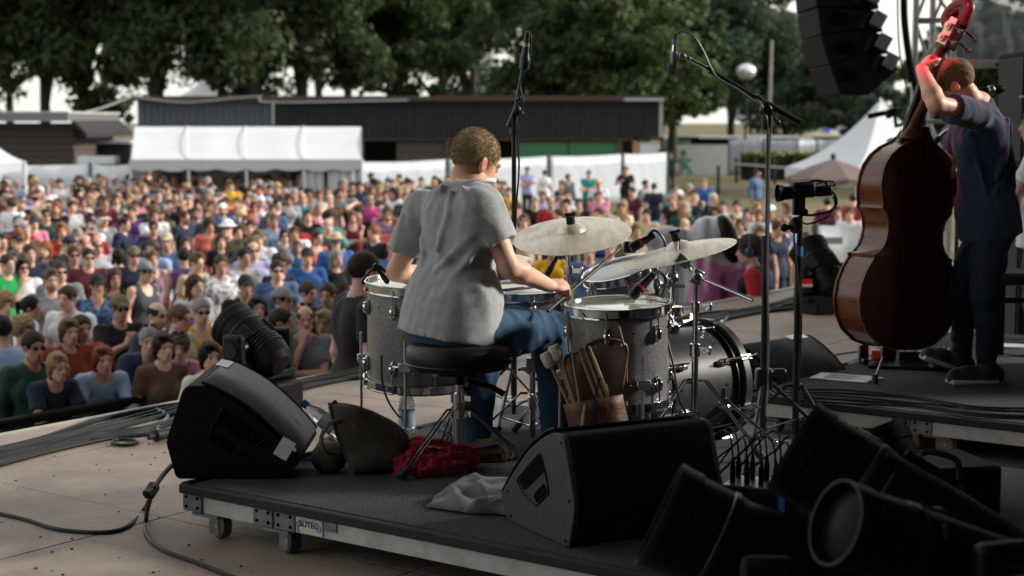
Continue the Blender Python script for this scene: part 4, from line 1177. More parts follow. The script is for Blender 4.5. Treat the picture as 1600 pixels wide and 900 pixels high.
# ------------------------------------------------------------------ the crowd
# px py hair haircolour top colour options   (f female, h:hat:colour, g:glasses, p:pose, y:turn, b beard, s:skin, n print, w back to us)
TABLE = '''
8 412 short|brown tee|green y:-20
35 417 bob|dark brown tee|white f g:dark p:chin
78 437 quiff|light brown tee|grey b
92 424 short|brown tee|grey g:dark
114 398 short|brown jacket|navy g:dark
137 402 short|dark brown tee|burgundy g:dark
152 383 bald|brown tee|light grey g:dark
132 380 bald|brown tee|pink
105 381 short|black tee|black h:cap:navy y:-30
74 389 long|ginger tee|dark grey f y:40
46 395 short|brown jacket|navy
190 350 short|dark brown tee|navy y:-55 n
239 356 short|dark brown jacket|navy g:dark p:cup
285 340 short|brown tee|navy b y:-40
306 333 short|brown tee|denim blue b
286 361 bob|blond tee|teal x:.8 f
290 381 long|brown tee|teal f
345 376 long|brown tee|black f
347 327 short|brown tee|blue h:cap:white b
207 331 short|brown tee|purple y:15
182 312 pony|dark brown tank|grey f p:crossed
130 316 bob|brown tank|white f
110 324 short|dark brown long|light grey y:-20
72 336 short|dark brown tee|dark green g:dark
56 312 bald|brown long|light blue w
74 296 short|grey long|white
25 288 short|grey tee|light blue
19 321 short|brown tee|white w y:30
247 303 short|black tee|black h:cap:dark_grey p:crossed
272 279 short|light brown tee|pink
283 272 short|brown long|navy w
302 275 short|dark brown tee|dark grey p:chin
351 268 short|grey long|cream w
231 268 curly|black tank|black y:-30
71 277 short|dark brown tee|beige
95 287 short|dark brown tee|white
178 281 short|black tee|white h:cap:white
200 291 short|brown jacket|black h:beanie:denim_blue
222 425 short|brown tank|dark grey h:cap:grey g:dark y:-35
238 404 pony|light brown tank|mauve f
288 402 short|dark brown tank|purple w
302 410 quiff|light brown tee|beige y:-35
300 446 long|brown tee|light grey y:-25
344 413 short|brown tee|white g:clear n
382 447 short|dark brown jacket|black h:cap:black
395 391 bald|brown tee|lavender g:dark
378 402 short|black tee|light grey y:-20
150 446 short|black long|denim blue h:cap:black n p:chin
178 434 long|brown tank|olive f
208 399 short|brown tee|navy h:cap:olive g:dark
186 402 bob|dark brown tee|black w f
62 571 bob|blond tee|navy f g:clear p:lean
105 517 bob|light brown jacket|rust f p:clasp
124 512 pony|brown tee|red f
47 541 short|dark brown jacket|dark green g:dark
147 559 bob|red long|light blue f p:lean y:10
227 531 short|grey jacket|navy p:lean g:up y:15
280 541 curly|light brown tank|pink f p:lean g:up y:20
185 481 short|brown tee|black h:cap:olive g:dark p:clap
239 492 bald|dark brown tee|dark grey g:dark y:-25 b
272 497 short|light brown tee|beige g:clear y:-40
312 486 short|grey tank|yellow g:dark
40 481 pony|black long|white f y:-55
110 465 short|brown tee|white y:50
252 541 bob|dark brown tee|brown f
324 556 bob|black tee|cream f
32 517 curly|blond tee|dark green f
5 476 curly|blond tee|mauve f
6 517 short|black tee|light blue w
400 480 bob|dark brown tee|black f
435 468 short|brown tee|grey h:cap:grey g:dark y:-40
430 503 short|dark brown tee|navy y:-60
476 498 bald|brown tee|grey g:up p:chin y:10
510 503 bob|blond tee|dark grey f y:30
515 460 short|brown jacket|black y:30
476 458 short|brown tee|brown y:-30
432 422 short|dark brown tee|denim_blue g:dark
457 365 short|brown tee|white p:lean
465 386 short|light brown tee|blue x:.85
479 401 short|black tee|blue h:cap:black
525 377 short|grey tee|blue h:hat:beige w
523 403 long|grey tee|black f y:-20
493 371 pony|brown tank|coral f y:-30
551 339 bob|light brown tank|burgundy f p:crossed
588 364 short|ginger tee|black y:50
512 352 bald|grey tee|dark grey
451 312 curly|brown tee|light grey
397 323 bob|brown tee|pink f g:dark
481 337 short|brown tee|black n
428 345 short|light brown tee|light blue n
466 352 long|black tee|red f w
444 368 bob|dark brown tee|grey f g:dark
421 296 short|dark brown tee|denim_blue h:cap:navy
473 310 bald|brown tee|teal
515 311 bald|grey tee|brown
532 302 short|brown tee|grey b
602 305 short|dark brown jacket|dark_grey
579 313 bald|brown tee|magenta
605 335 short|brown tee|mauve g:dark b
597 266 bald|grey tee|light_blue p:crossed
453 285 short|brown tee|white
516 281 short|brown tee|navy
563 291 short|dark brown jacket|black
658 283 short|black tee|teal
633 309 short|ginger tee|dark_grey
494 283 short|black jacket|black y:-60
620 352 short|ginger tee|coral
361 291 short|dark brown tee|yellow
372 280 bob|black long|white f
824 266 short|dark brown tee|lavender p:crossed
851 271 pony|dark brown tee|white f w
886 278 short|brown jacket|dark_grey y:-40
920 272 short|brown tee|teal p:crossed
935 287 short|brown tee|white h:cap:yellow
978 266 short|brown tee|black p:cup
1006 288 short|dark brown tee|grey y:-60
1022 293 short|brown tee|navy w
1050 294 short|brown jacket|teal y:-50
1061 305 short|grey tee|light_grey h:hat:white p:visor
1075 294 short|light brown tee|white
1084 304 short|dark brown tank|dark_green
1100 286 short|blond jacket|blue
1111 310 short|white tee|black y:-60
1181 272 short|brown jacket|denim_blue y:-50
1151 322 short|dark brown tee|white
1146 343 bob|blond tee|teal f
1187 336 long|light brown tee|white f
1205 330 short|brown tee|denim_blue h:cap:white
1213 351 bun|ginger tank|black f g:dark p:clasp
1168 334 long|brown tank|brown f
1070 352 bald|grey tee|white
887 305 short|brown long|white
861 318 bald|brown tee|red
836 316 short|grey tee|black
936 306 short|light brown tee|pink p:crossed
974 320 long|dark brown tank|red f
953 388 bald|grey tee|grey
862 390 short|brown tee|yellow
920 393 short|dark brown tee|denim_blue
806 325 curly|brown tee|olive
818 344 short|brown tee|beige g:dark
905 318 bob|brown tee|black f
1048 241 short|dark brown tee|dark_green
848 306 short|light brown tee|lavender
795 300 short|brown tee|yellow
990 300 short|dark brown tee|burgundy y:40
1262 372 bob|light brown tee|beige f
1310 382 short|light brown tee|navy b y:-50
1310 331 bob|dark brown tee|burgundy f
1328 334 short|brown tee|white
1293 318 short|black jacket|burgundy w
1333 312 short|black tee|red w
1157 351 bob|brown tee|white f
1130 322 pony|brown tank|coral f
1226 350 long|blond tee|light_blue f
'''
ZX = ((110, 'at the far left'), (205, 'left of the marquee'), (330, 'below the marquee left half'), (450, 'below the marquee right half'), (566, 'below the marquee right end'), (700, 'left of the drummer'), (990, 'beyond the big ride cymbal'), (1135, 'beyond the crash cymbal'), (1240, 'beyond the boom stand'), (2000, 'beside the white tent'))
def place(px, py):
 zx = [z for m, z in ZX if px < m][0]
 zy = 'at the back' if py < 300 else 'far back' if py < 345 else 'mid crowd' if py < 400 else 'nearer the front' if py < 470 else 'by the stage front'
 return zy + ' ' + zx
POSEN = {'crossed': ' arms crossed', 'chin': ' hand at chin', 'cup': ' forearm raised', 'clap': ' hands clasped high', 'visor': ' shading eyes', 'lean': ' leaning forward', 'clasp': ' hands clasped low'}
HAIRN = {'short': 'short {} hair', 'buzz': 'cropped {} hair', 'quiff': 'swept-up {} hair', 'bald': 'bald top', 'curly': 'curly {} hair', 'bob': '{} bob', 'long': 'long {} hair', 'pony': '{} ponytail', 'bun': '{} hair bun'}
USED = set()
def label_of(d, px, py):
 h = HAIRN[d['hair']].format(d['hc'])
 if d.get('hat'): h = d['hatc'] + ' ' + HATN[d['hat']]
 g = {'dark': ' and sunglasses', 'clear': ' and glasses', 'up': ' and sunglasses on head'}.get(d.get('gl'), '')
 return 'person with ' + h + g + ' in ' + d['tc'] + ' ' + KINDN[d['kind']] + (', back turned,' if d.get('w') else '') + POSEN.get(d.get('pose'), '') + ' ' + place(px, py)
def words_ok(s): return len(s.split()) <= 16
PLACED = []
def put(d, px, py, x, y, hz=None):
 z = gz(y)
 dx, dy = .9 - x, 7.2 - y
 if y > 44: dx += x * .4
 yaw = math.atan2(-dx, dy) + rad(d.get('turn', 0)) + (pi if d.get('w') else 0)
 lab = label_of(d, px, py)
 n = 0
 while (lab in USED or not words_ok(lab)) and n < 40:
  n += 1
  if not words_ok(lab): lab = lab.replace(' at the far left', ' far left').replace('below the marquee', 'under marquee').replace('and sunglasses on head', 'sunglasses on head').replace(' beyond the', ' past').replace('long-sleeved', 'long');
  if not words_ok(lab) and n > 1: lab = ' '.join(lab.split()[:16])
  if lab in USED:
   if n < 12: d['tc'] = random.choice(['navy', 'black', 'dark grey', 'brown', 'dark green', 'olive', 'burgundy', 'grey', 'denim blue', 'beige']); lab = label_of(d, px, py)
   else: d['hc'] = random.choice(list(HAIRC)); d['kind'] = random.choice(['tee', 'long']); lab = label_of(d, px, py)
 USED.add(lab)
 PLACED.append((x, y, px, py))
 return person(x, y, z, yaw, d.get('pose', 'down'), d.get('fem', False), d['hair'], d['hc'], d['kind'], d['tc'], d.get('hat'), d.get('hatc'), d.get('gl'), d.get('skin', 'fair'), d.get('beard', 0), d.get('scale', 1.0), lab, prn=d.get('prn', False), wide=random.uniform(.94, 1.07), tro=d.get('tro', (.03, .04, .07)))
SK = ['fair', 'fair', 'tan', 'rosy', 'fair', 'rosy', 'tan']
def crowd():
 rng = random.Random(3)
 for ln in TABLE.strip().split('\n'):
  w_ = ln.split(); k = 2
  px, py = float(w_[0]), float(w_[1])
  txt = ' '.join(w_[2:])
  hair, rest = txt.split('|', 1)
  hc, rest = [(c, rest[len(c):].strip()) for c in sorted(HAIRC, key=len, reverse=True) if rest.startswith(c)][0]
  kind, rest = rest.split('|', 1)
  rest = rest.replace('_', ' ')
  tc, rest = [(c, rest[len(c):].strip()) for c in sorted(TOPC, key=len, reverse=True) if rest.startswith(c)][0]
  d = dict(hair=hair, hc=hc, kind=kind, tc=tc, skin=rng.choice(SK), scale=1.0)
  rest = rest.replace('dark grey', 'dark_grey').replace('denim blue', 'denim_blue')
  for o in rest.split():
   q = o.split(':')
   if o == 'f': d['fem'] = True; d['scale'] *= .965
   elif q[0] == 'h': d['hat'], d['hatc'] = q[1], q[2].replace('_', ' ')
   elif q[0] == 'g': d['gl'] = q[1]
   elif q[0] == 'p': d['pose'] = q[1]
   elif q[0] == 'y': d['turn'] = -float(q[1])
   elif q[0] == 'x': d['scale'] *= float(q[1])
   elif o == 'b': d['beard'] = .75
   elif o == 'w': d['w'] = True
   elif o == 'n': d['prn'] = True
  if px == 1022: d['tro'] = (.02, .18, .42)
  if px == 597: d['tro'] = (.05, .1, .22)
  hh = (1.615 if d.get('pose') != 'lean' else 1.51) * d['scale']
  y = 20.0
  for _ in range(20):
   p = onz(px, py, gz(y) + hh); y = p.y
  put(d, px, py, p.x, p.y)
 nrand = 0
 # the rest of the crowd, nearest rows first
 cand = []
 y = 13.2
 while y < 46.5:
  x = -.34 * y - 1
  while x < .0 * y:
   cand.append((x + rng.uniform(-.18, .18), y + rng.uniform(-.2, .2)))
   x += .54 + .0035 * y
  y += .66
 far = []
 for x, y in cand:
  hh = rng.uniform(1.54, 1.72)
  px, py, _ = proj((x, y, gz(y) + hh))
  if px < -12 or px > 790 or (px > 560 and py > 400): continue
  if px > 640 and not (py < 300 or 285 < px - 640 + 285): continue
  if (Vector((x, y, 0)) - E0).dot(DA) < 2.9: continue
  if 470 < px < 640 and 395 < py: continue
  if any((x - a) ** 2 + (y - b) ** 2 < .14 + .0004 * y for a, b, _, _ in PLACED): continue
  fw = y
  s = F / y * .25
  if any(y < b and abs(px - c) < s * .8 and -s * .5 < py - e < s * 1.1 for a, b, c, e in PLACED if b > y): continue
  if len(PLACED) < 296 and px < 650:
   fem = rng.random() < .42
   d = dict(fem=fem, skin=rng.choice(SK), scale=hh / 1.615)
   d['hair'] = rng.choice(['bob', 'long', 'pony', 'bun', 'curly', 'long'] if fem else ['short', 'short', 'short', 'buzz', 'quiff', 'bald', 'curly'])
   d['hc'] = rng.choice(['dark brown', 'dark brown', 'brown', 'brown', 'light brown', 'black', 'blond', 'grey', 'ginger'])
   d['kind'] = rng.choice(['tee', 'tee', 'tee', 'long', 'tank' if fem else 'tee', 'jacket'])
   d['tc'] = rng.choice(['navy', 'black', 'black', 'navy', 'black', 'dark grey', 'white', 'dark grey', 'grey', 'light grey', 'denim blue', 'light blue', 'denim blue', 'burgundy', 'mauve', 'dark green', 'beige', 'olive', 'cream', 'brown', 'white', 'navy', 'blue', 'red', 'pink', 'teal', 'coral'])
   d['pose'] = rng.choice(['down', 'down', 'crossed', 'clasp', 'cup', 'chin', 'visor', 'clap'])
   if rng.random() < .25: d['gl'] = rng.choice(['dark', 'dark', 'clear'])
   if rng.random() < .12: d['hat'], d['hatc'] = rng.choice(['cap', 'cap', 'beanie', 'hat']), rng.choice(['black', 'navy', 'grey', 'beige', 'white'])
   if not fem and rng.random() < .25: d['beard'] = .75
   d['turn'] = rng.gauss(0, 22)
   if rng.random() < .06: d['w'] = True
   if rng.random() < .14: d['prn'] = True
   put(d, px, py, x, y)
  else:
   far.append((x, y, hh / 1.615, rng.random() < .42))
   PLACED.append((x, y, px, py))
 # people between the fence and the back rows, and the thin crowd on the right
 for _ in range(60):
  px, py = rng.uniform(775, 1235), rng.uniform(292, 372)
  p = onz(px, py, -1.8 + 1.6)
  if any((p.x - a) ** 2 + (p.y - b) ** 2 < .4 for a, b, _, _ in PLACED): continue
  if px > 1120 and py < 318: continue
  far.append((p.x, p.y, rng.uniform(.93, 1.05), rng.random() < .5)); PLACED.append((p.x, p.y, px, py))
 # one mass: everybody too far off to be told apart
 protos = []
 for fem, hair, kind in ((False, 'short', 'tee'), (True, 'long', 'tee'), (False, 'short', 'long'), (True, 'bob', 'tank')):
  J = stand_J(fem, .03, 'crossed' if kind == 'long' else 'down')
  parts = []
  for prims, what, res in ((body_prims(J, fem, feet=False), 0, .026), (top_prims(J, kind, fem, g=.02), 1, .034), ([ell(J['pelvis'], (.17, .13, .14), None, .04)] + leg_prims(J, 'L', .014) + leg_prims(J, 'R', .014), 2, .04)):
   v, q = sdf_mesh(prims, res); parts.append((v, q, what))
  v, q = sdf_mesh(hair_prims(hair), .016); parts.append((v @ np.array(J['headR']).T + J['head'], q, 3))
  protos.append((fem, parts))
 VV, QQ, CC, off = [], [], [], 0
 for x, y, s, fem in far:
  pr = rng.choice([p for p in protos if p[0] == fem])
  dx, dy = .9 - x, 7.2 - y
  a = math.atan2(-dx, dy) + rng.gauss(0, .45); R = RotZ(a)
  cols = [SKIN[rng.choice(SK)], TOPC[rng.choice(['navy', 'black', 'black', 'white', 'grey', 'dark grey', 'blue', 'light blue', 'brown', 'mauve', 'dark green', 'beige', 'denim blue', 'olive', 'navy', 'cream'])], (.03, .04, .07), HAIRC[rng.choice(['dark brown', 'brown', 'light brown', 'black', 'blond', 'grey'])]]
  for v, q, wt in pr[1]:
   VV.append(v @ R.T * s + np.array((x, y, gz(y)))); QQ.append(q + off); off += len(v)
   c = np.ones((len(v), 4), f32); c[:, :3] = cols[wt]; CC.append(c)
 V, Q, C = np.concatenate(VV), np.concatenate(QQ), np.concatenate(CC)
 me = bpy.data.meshes.new('distant_crowd')
 me.vertices.add(len(V)); me.vertices.foreach_set('co', V.astype(f32).ravel())
 me.loops.add(len(Q) * 4); me.loops.foreach_set('vertex_index', Q.astype(np.int32).ravel())
 me.polygons.add(len(Q)); me.polygons.foreach_set('loop_start', np.arange(0, len(Q) * 4, 4, dtype=np.int32)); me.polygons.foreach_set('use_smooth', np.ones(len(Q), bool))
 me.update(calc_edges=True)
 a = me.color_attributes.new('tint', 'FLOAT_COLOR', 'POINT'); a.data.foreach_set('color', C.ravel())
 me.materials.append(mat('distant_people', None, .8, vcol='tint', spec=.2))
 o = link_mesh('distant_crowd', me); tag(o, 'rows of distant festival visitors in front of the fences', 'crowd', kind='stuff')
 print('CROWD individuals', len(PLACED) - len(far), 'mass', len(far), 'tris', len(Q) * 2)
crowd()
# ------------------------------------------------------------------ risers, monitors, moving lights
M_wheel_o = mat('amber_wheel', (.16, .085, .03), .5, var=.25, scale=20)
M_wheel_g = mat('dark_wheel', (.035, .033, .032), .55, var=.2, scale=20)
def riser(name, label, C, L, W, segs, casters, sticker=None):
 """C: the near left corner on the floor; local X runs upstage, Y along the stage edge"""
 M = Matrix(((-DA.x, DB.x, 0, C.x), (-DA.y, DB.y, 0, C.y), (0, 0, 1, 0), (0, 0, 0, 1)))
 t = thing(name, label, 'stage riser', M=M)
 b = MB(M); b.box((L / 2 + .03, W / 2, .188), (L - .06, W, .024)); b.build('carpet_deck', MT['carpet'], t)
 b = MB(M); b.box((L / 2, -.012, .178), (L, .03, .036)); b.box((L / 2, W + .012, .178), (L, .03, .036)); b.box((-.002, W / 2, .178), (.03, W, .036)); b.build('carpet_edge', MT['carpet_edge'], t, bevel=.006)
 b = MB(M)
 for y in (.02, W - .02): b.box((L / 2, y, .130), (L - .02, .04, .070))
 for x in (.02, L - .02): b.box((x, W / 2, .130), (.04, W - .08, .070))
 b.build('frame_rail', MT['alu'], t)
 b = MB(M); b.box((L / 2, W / 2, .145), (L - .1, W - .1, .03)); b.build('deck_underside', MT['carpet_edge'], t)
 for x0, x1 in segs:
  b = MB(M); b.box(((x0 + x1) / 2, -.003, .130), (x1 - x0, .012, .069)); o = b.build('corner_bracket', MT['zinc'], t, bevel=.002)
  b = MB(M)
  for fx in (.2, .8):
   for z in (.112, .148): b.cyl((x0 + (x1 - x0) * fx, -.008, z), (x0 + (x1 - x0) * fx, -.0125, z), .006, n=10)
  b.build('bolt', MT['dark_hole'], o)
 for x, y, m_, sw in casters:
  b = MB(M); b.box((x, y, .089), (.13, .12, .01)); b.box((x + .018, y + .028, .045), (.05, .006, .06)); b.box((x + .018, y - .028, .045), (.05, .006, .06)); b.cyl((x, y, .07), (x, y, .088), .03, n=12)
  f_ = b.build('caster_fork', MT['zinc'], t)
  b = MB(M); b.lathe([(.012, -.022), (.042, -.022), (.05, -.016), (.05, .016), (.042, .022), (.012, .022)], frame((sw, 1, 0), (0, 0, 1), (x + .03 - sw * .02, y, .0505)), 24, closed=True); b.build('wheel', m_, f_)
  b = MB(M); b.cyl((x + .03, y - .032, .05), (x + .03, y + .032, .05), .009, n=10); b.build('axle', MT['steel'], f_)
 return t, M
C0 = onz(287, 752, .2); C0.z = 0
def s_of(px, C, z):
 lo, hi = 0, 4.0
 for _ in range(40):
  m = (lo + hi) / 2
  if proj(C - DA * m + Vector((0, 0, z)))[0] < px: lo = m
  else: hi = m
 return lo
S = lambda px: s_of(px, C0, .12)
rt, RM = riser('drum_riser', 'low drum riser with grey carpet and aluminium rails on casters', C0, 3.3, 2.02,
   [(.003, S(317)), (S(398), S(428)), (S(431), S(463)), (2.1, 2.2), (2.22, 2.32)],
   [(S(322), .05, M_wheel_o, .25), (S(432), .05, M_wheel_g, .5), (.1, 1.92, M_wheel_o, 0), (1.2, 1.92, M_wheel_g, 0), (2.9, .08, M_wheel_g, .2), (3.1, 1.9, M_wheel_g, 0)])
# the maker's sticker on the rail
def text_me(txt, size, M, mtl, parent, name='lettering', ext=.0004, bold=.0):
 cu = bpy.data.curves.new('txt', 'FONT'); cu.body = txt; cu.size = size; cu.extrude = ext; cu.align_x, cu.align_y = 'CENTER', 'CENTER'; cu.offset = bold
 o = bpy.data.objects.new('txt', cu); COL.objects.link(o)
 dg = bpy.context.evaluated_depsgraph_get(); me = bpy.data.meshes.new_from_object(o.evaluated_get(dg))
 bpy.data.objects.remove(o); bpy.data.curves.remove(cu)
 me.materials.clear(); me.materials.append(mtl); me.name = name
 return link_mesh(name, me, parent, MW[parent.name].inverted() @ M if parent else M)
xa, xb = S(464), S(505)
b = MB(RM); b.box(((xa + xb) / 2, -.002, .130), (xb - xa, .006, .062)); stk = b.build('sticker', mat('cream_sticker', (.62, .60, .52), .5, var=.15, scale=30), rt)
M_ink = mat('black_ink', (.012, .012, .015), .5); M_blue = mat('sticker_blue', (.06, .22, .36), .5)
face = Matrix(((1, 0, 0, 0), (0, 0, -1, 0), (0, 1, 0, 0), (0, 0, 0, 1)))
text_me('BÜTEC', .03, RM @ Matrix.Translation(((xa + xb) / 2 - .002, -.0056, .131)) @ face, M_ink, stk, bold=.0008)
b = MB(RM)
b.lathe([(.008, 0), (.013, 0), (.013, .001), (.008, .001)], Matrix.Translation((xb - .016, -.0056, .124)) @ face, 20, closed=True); b.box((xb - .016, -.0058, .124), (.012, .001, .004))
b.lathe([(.006, 0), (.011, 0), (.011, .001), (.006, .001)], Matrix.Translation((xa + .013, -.0056, .128)) @ face, 20, closed=True); b.box((xa + .009, -.0058, .118), (.005, .001, .024)); b.box((xa + .012, -.0058, .103), (.01, .001, .005)); b.box((xa + .012, -.0058, .106), (.014, .001, .003))
b.build('printed_mark', M_blue, stk)
b = MB(RM); b.box((xb + .036, -.0012, .142), (.058, .006, .040)); b.build('tape_patch', MT['zinc'], rt)
C1 = onz(1158, 612, .2); C1.z = 0
S1 = lambda px: s_of(px, C1, .12)
riser('bass_riser', 'grey carpeted riser with silver rail under the double bass player', C1, 3.4, 2.9, [(S1(1393), S1(1422)), (S1(1424), S1(1456)), (.003, .07)],
 [(S1(1412), .07, M_wheel_o, .4), (S1(1462), .07, mat('yellow_wheel', (.30, .20, .03), .5), .3), (.1, 2.7, M_wheel_g, 0), (.12, .1, M_wheel_g, .4), (3.2, .1, M_wheel_g, 0)])
# ---- wedge monitors
def grille_mat(name, c, s=120):
 m = mat(name, c, .55, .15, spec=.25)
 t = m.node_tree; bs = t.nodes['Principled BSDF']
 tc = t.nodes.new('ShaderNodeTexCoord'); mp = t.nodes.new('ShaderNodeMapping'); mp.inputs['Scale'].default_value = (s, s, s)
 t.links.new(tc.outputs['Object'], mp.inputs[0])
 vo = t.nodes.new('ShaderNodeTexVoronoi'); vo.inputs['Randomness'].default_value = .12; t.links.new(mp.outputs[0], vo.inputs['Vector'])
 mr = t.nodes.new('ShaderNodeMapRange'); mr.inputs[1].default_value, mr.inputs[2].default_value = .28, .42
 t.links.new(vo.outputs['Distance'], mr.inputs[0])
 mx = t.nodes.new('ShaderNodeMixRGB'); mx.inputs[1].default_value = (.004, .004, .004, 1); mx.inputs[2].default_value = (*c, 1)
 t.links.new(mr.outputs[0], mx.inputs[0]); t.links.new(mx.outputs[0], bs.inputs['Base Color'])
 bp = t.nodes.new('ShaderNodeBump'); bp.inputs['Strength'].default_value = .5; bp.inputs['Distance'].default_value = .003
 t.links.new(mr.outputs[0], bp.inputs['Height']); t.links.new(bp.outputs[0], bs.inputs['Normal'])
 return m
M_grille = grille_mat('perforated_grille', (.11, .114, .12))
M_grille_d = grille_mat('dark_perforated_grille', (.03, .03, .032))
def round_poly(pts, r=.02, n=4):
 out = []
 L = len(pts)
 for i, p in enumerate(pts):
  a, c = Vector(pts[i - 1]), Vector(pts[(i + 1) % L]); p = Vector(p)
  d1, d2 = (a - p), (c - p); k = min(r, d1.length * .4, d2.length * .4)
  s, e = p + d1.normalized() * k, p + d2.normalized() * k
  for j in range(n + 1):
   t = j / n; out.append(tuple(s * (1 - t) ** 2 + p * 2 * t * (1 - t) + e * t * t))
 return out
XZ = Matrix(((1, 0, 0, 0), (0, 0, 1, 0), (0, 1, 0, 0), (0, 0, 0, 1)))     # poly x -> X, y -> Z, height -> Y
def wedge(label, M, w_=.58, tape=True, badge=True, gm=None, sidem=None):
 t = thing('wedge_monitor', label, 'stage monitor', M=M)
 prof = [(0, 0), (.40, 0), (.455, .055), (.445, .085), (.36, .175), (.26, .265), (.16, .325), (.09, .352), (.035, .345), (-.035, .14)]
 prof = round_poly(prof, .022)
 b = MB(M); b.prism(prof[::-1], XZ, .02, w_ - .02); b.build('cabinet', MT['black_paint'], t, ang=50)
 for y0, y1, nm in ((0, .02, 0), (w_ - .02, w_, 1)):
  b = MB(M); b.prism([(x * 1.0 + .0, z) for x, z in prof][::-1], XZ, y0, y1); pn = b.build('side_panel', sidem or MT['black_paint'], t, ang=50, bevel=.004)
  yy = -.0005 if nm == 0 else w_ + .0005
  d = -1 if nm == 0 else 1
  for poly in ([(.155, .215), (.285, .125), (.325, .15), (.185, .262)], [(.135, .150), (.205, .100), (.225, .125), (.155, .178)]):
   bb = MB(M); q = round_poly(poly, .012, 3)
   if nm == 0: bb.prism(q, XZ, -.002, .004)
   else: bb.prism(q, XZ, w_ - .004, w_ + .002)
   hr = bb.build('handle_recess', MT['dark_hole'], pn, ang=50)
  # raised lip round the pocket
  bb = MB(M); bb.tube([(x, -.002 if nm == 0 else w_ + .002, z) for x, z in round_poly([(.124, .150), (.147, .215), (.182, .272), (.337, .150), (.29, .115), (.208, .090)], .012, 3) + [(.124, .150)]], .003, 5); bb.build('pocket_lip', MT['black_plastic'], pn)
  bb = MB(M)
  for x, z in ((.02, .02), (.38, .02), (.0, .15), (.05, .325), (.40, .1)): bb.cyl((x, yy, z), (x, yy + d * .003, z), .005, n=8)
  bb.build('screw', MT['black_metal'], pn)
 # curved grille
 b = MB(M)
 g = [(.447, .075), (.432, .1), (.36, .180), (.26, .270), (.16, .330), (.095, .356)]
 g = [(p.x, p.y) for p in [Vector((q.x, q.y)) for q in spline([(x, z, 0) for x, z in g], 4)]]
 vs = []
 for i, (x, z) in enumerate(g):
  for y in (.012, w_ - .012): vs.append((x + .004, y, z + .004))
 n = len(g)
 b.add(vs, [(2 * i, 2 * i + 2, 2 * i + 3, 2 * i + 1) for i in range(n - 1)])
 o = b.build('grille', gm or M_grille, t, ang=70); s_ = o.modifiers.new('thickness', 'SOLIDIFY'); s_.thickness = .006; s_.offset = 0
 for y in (.008, w_ - .008):
  b = MB(M); b.tube([(x + .006, y, z + .006) for x, z in g], .005, 6); b.build('grille_rim', MT['black_plastic'], t)
 if tape:
  b = MB(M); b.box((.105, w_ * .80, .362), (.05, .14, .004), Matrix.Rotation(.25, 3, 'Y')); b.build('tape_label', MT['white_tape'], t)
  b = MB(M); b.box((.405, -.003, .115), (.055, .004, .075), Matrix.Rotation(.55, 3, 'Y')); b.box((.428, .012, .122), (.05, .035, .004), Matrix.Rotation(.85, 3, 'Y')); b.build('tape_label', MT['white_tape'], t)
 if badge:
  R_ = Matrix.Rotation(.84, 3, 'Y')
  b = MB(M); b.box((.405, w_ * .62, .140), (.07, .075, .004), R_); bd = b.build('badge', mat('badge_white', (.55, .55, .55), .4), t)
  b = MB(M)
  for k in (-1, 1): b.box(Vector((.405, w_ * .62 + k * .016, .140)) + R_ @ Vector((0, 0, .003)), (.042, .012, .002), R_)
  b.box(Vector((.405, w_ * .62, .140)) + R_ @ Vector((0, 0, .003)), (.05, .007, .002), R_ @ Matrix.Rotation(.6, 3, 'Z'))
  b.build('badge_mark', M_ink, bd)
 return t
p = at(275, 750, 5.83)
wedge('big black wedge monitor with white tape on the left end of the drum riser', Matrix.Translation((p.x, 5.83, .2012)))
p = onz(1125, 606, 0)
p = onz(1128, 600, 0)
wedge('dark wedge monitor with small tape standing on the floor behind the bass drum', Matrix.Translation((p.x - .1, 8.35, .001)) @ Matrix.Rotation(rad(-48), 4, 'Z'), gm=M_grille_d, badge=False)
ax = Vector((.88, .475, 0)).normalized()
o_ = onz(889, 858, .2)
# its profile runs away from the camera
M2 = Matrix(((-ax.y, ax.x, 0, o_.x), (ax.x, ax.y, 0, o_.y), (0, 0, 1, .2012), (0, 0, 0, 1)))
wedge('black wedge monitor seen from behind on the near edge of the drum riser', M2, w_=.56, tape=False, badge=False, gm=M_grille_d, sidem=mat('grey_worn_side', (.032, .032, .035), .6, var=.3, scale=14, bump=.3, bscale=300))
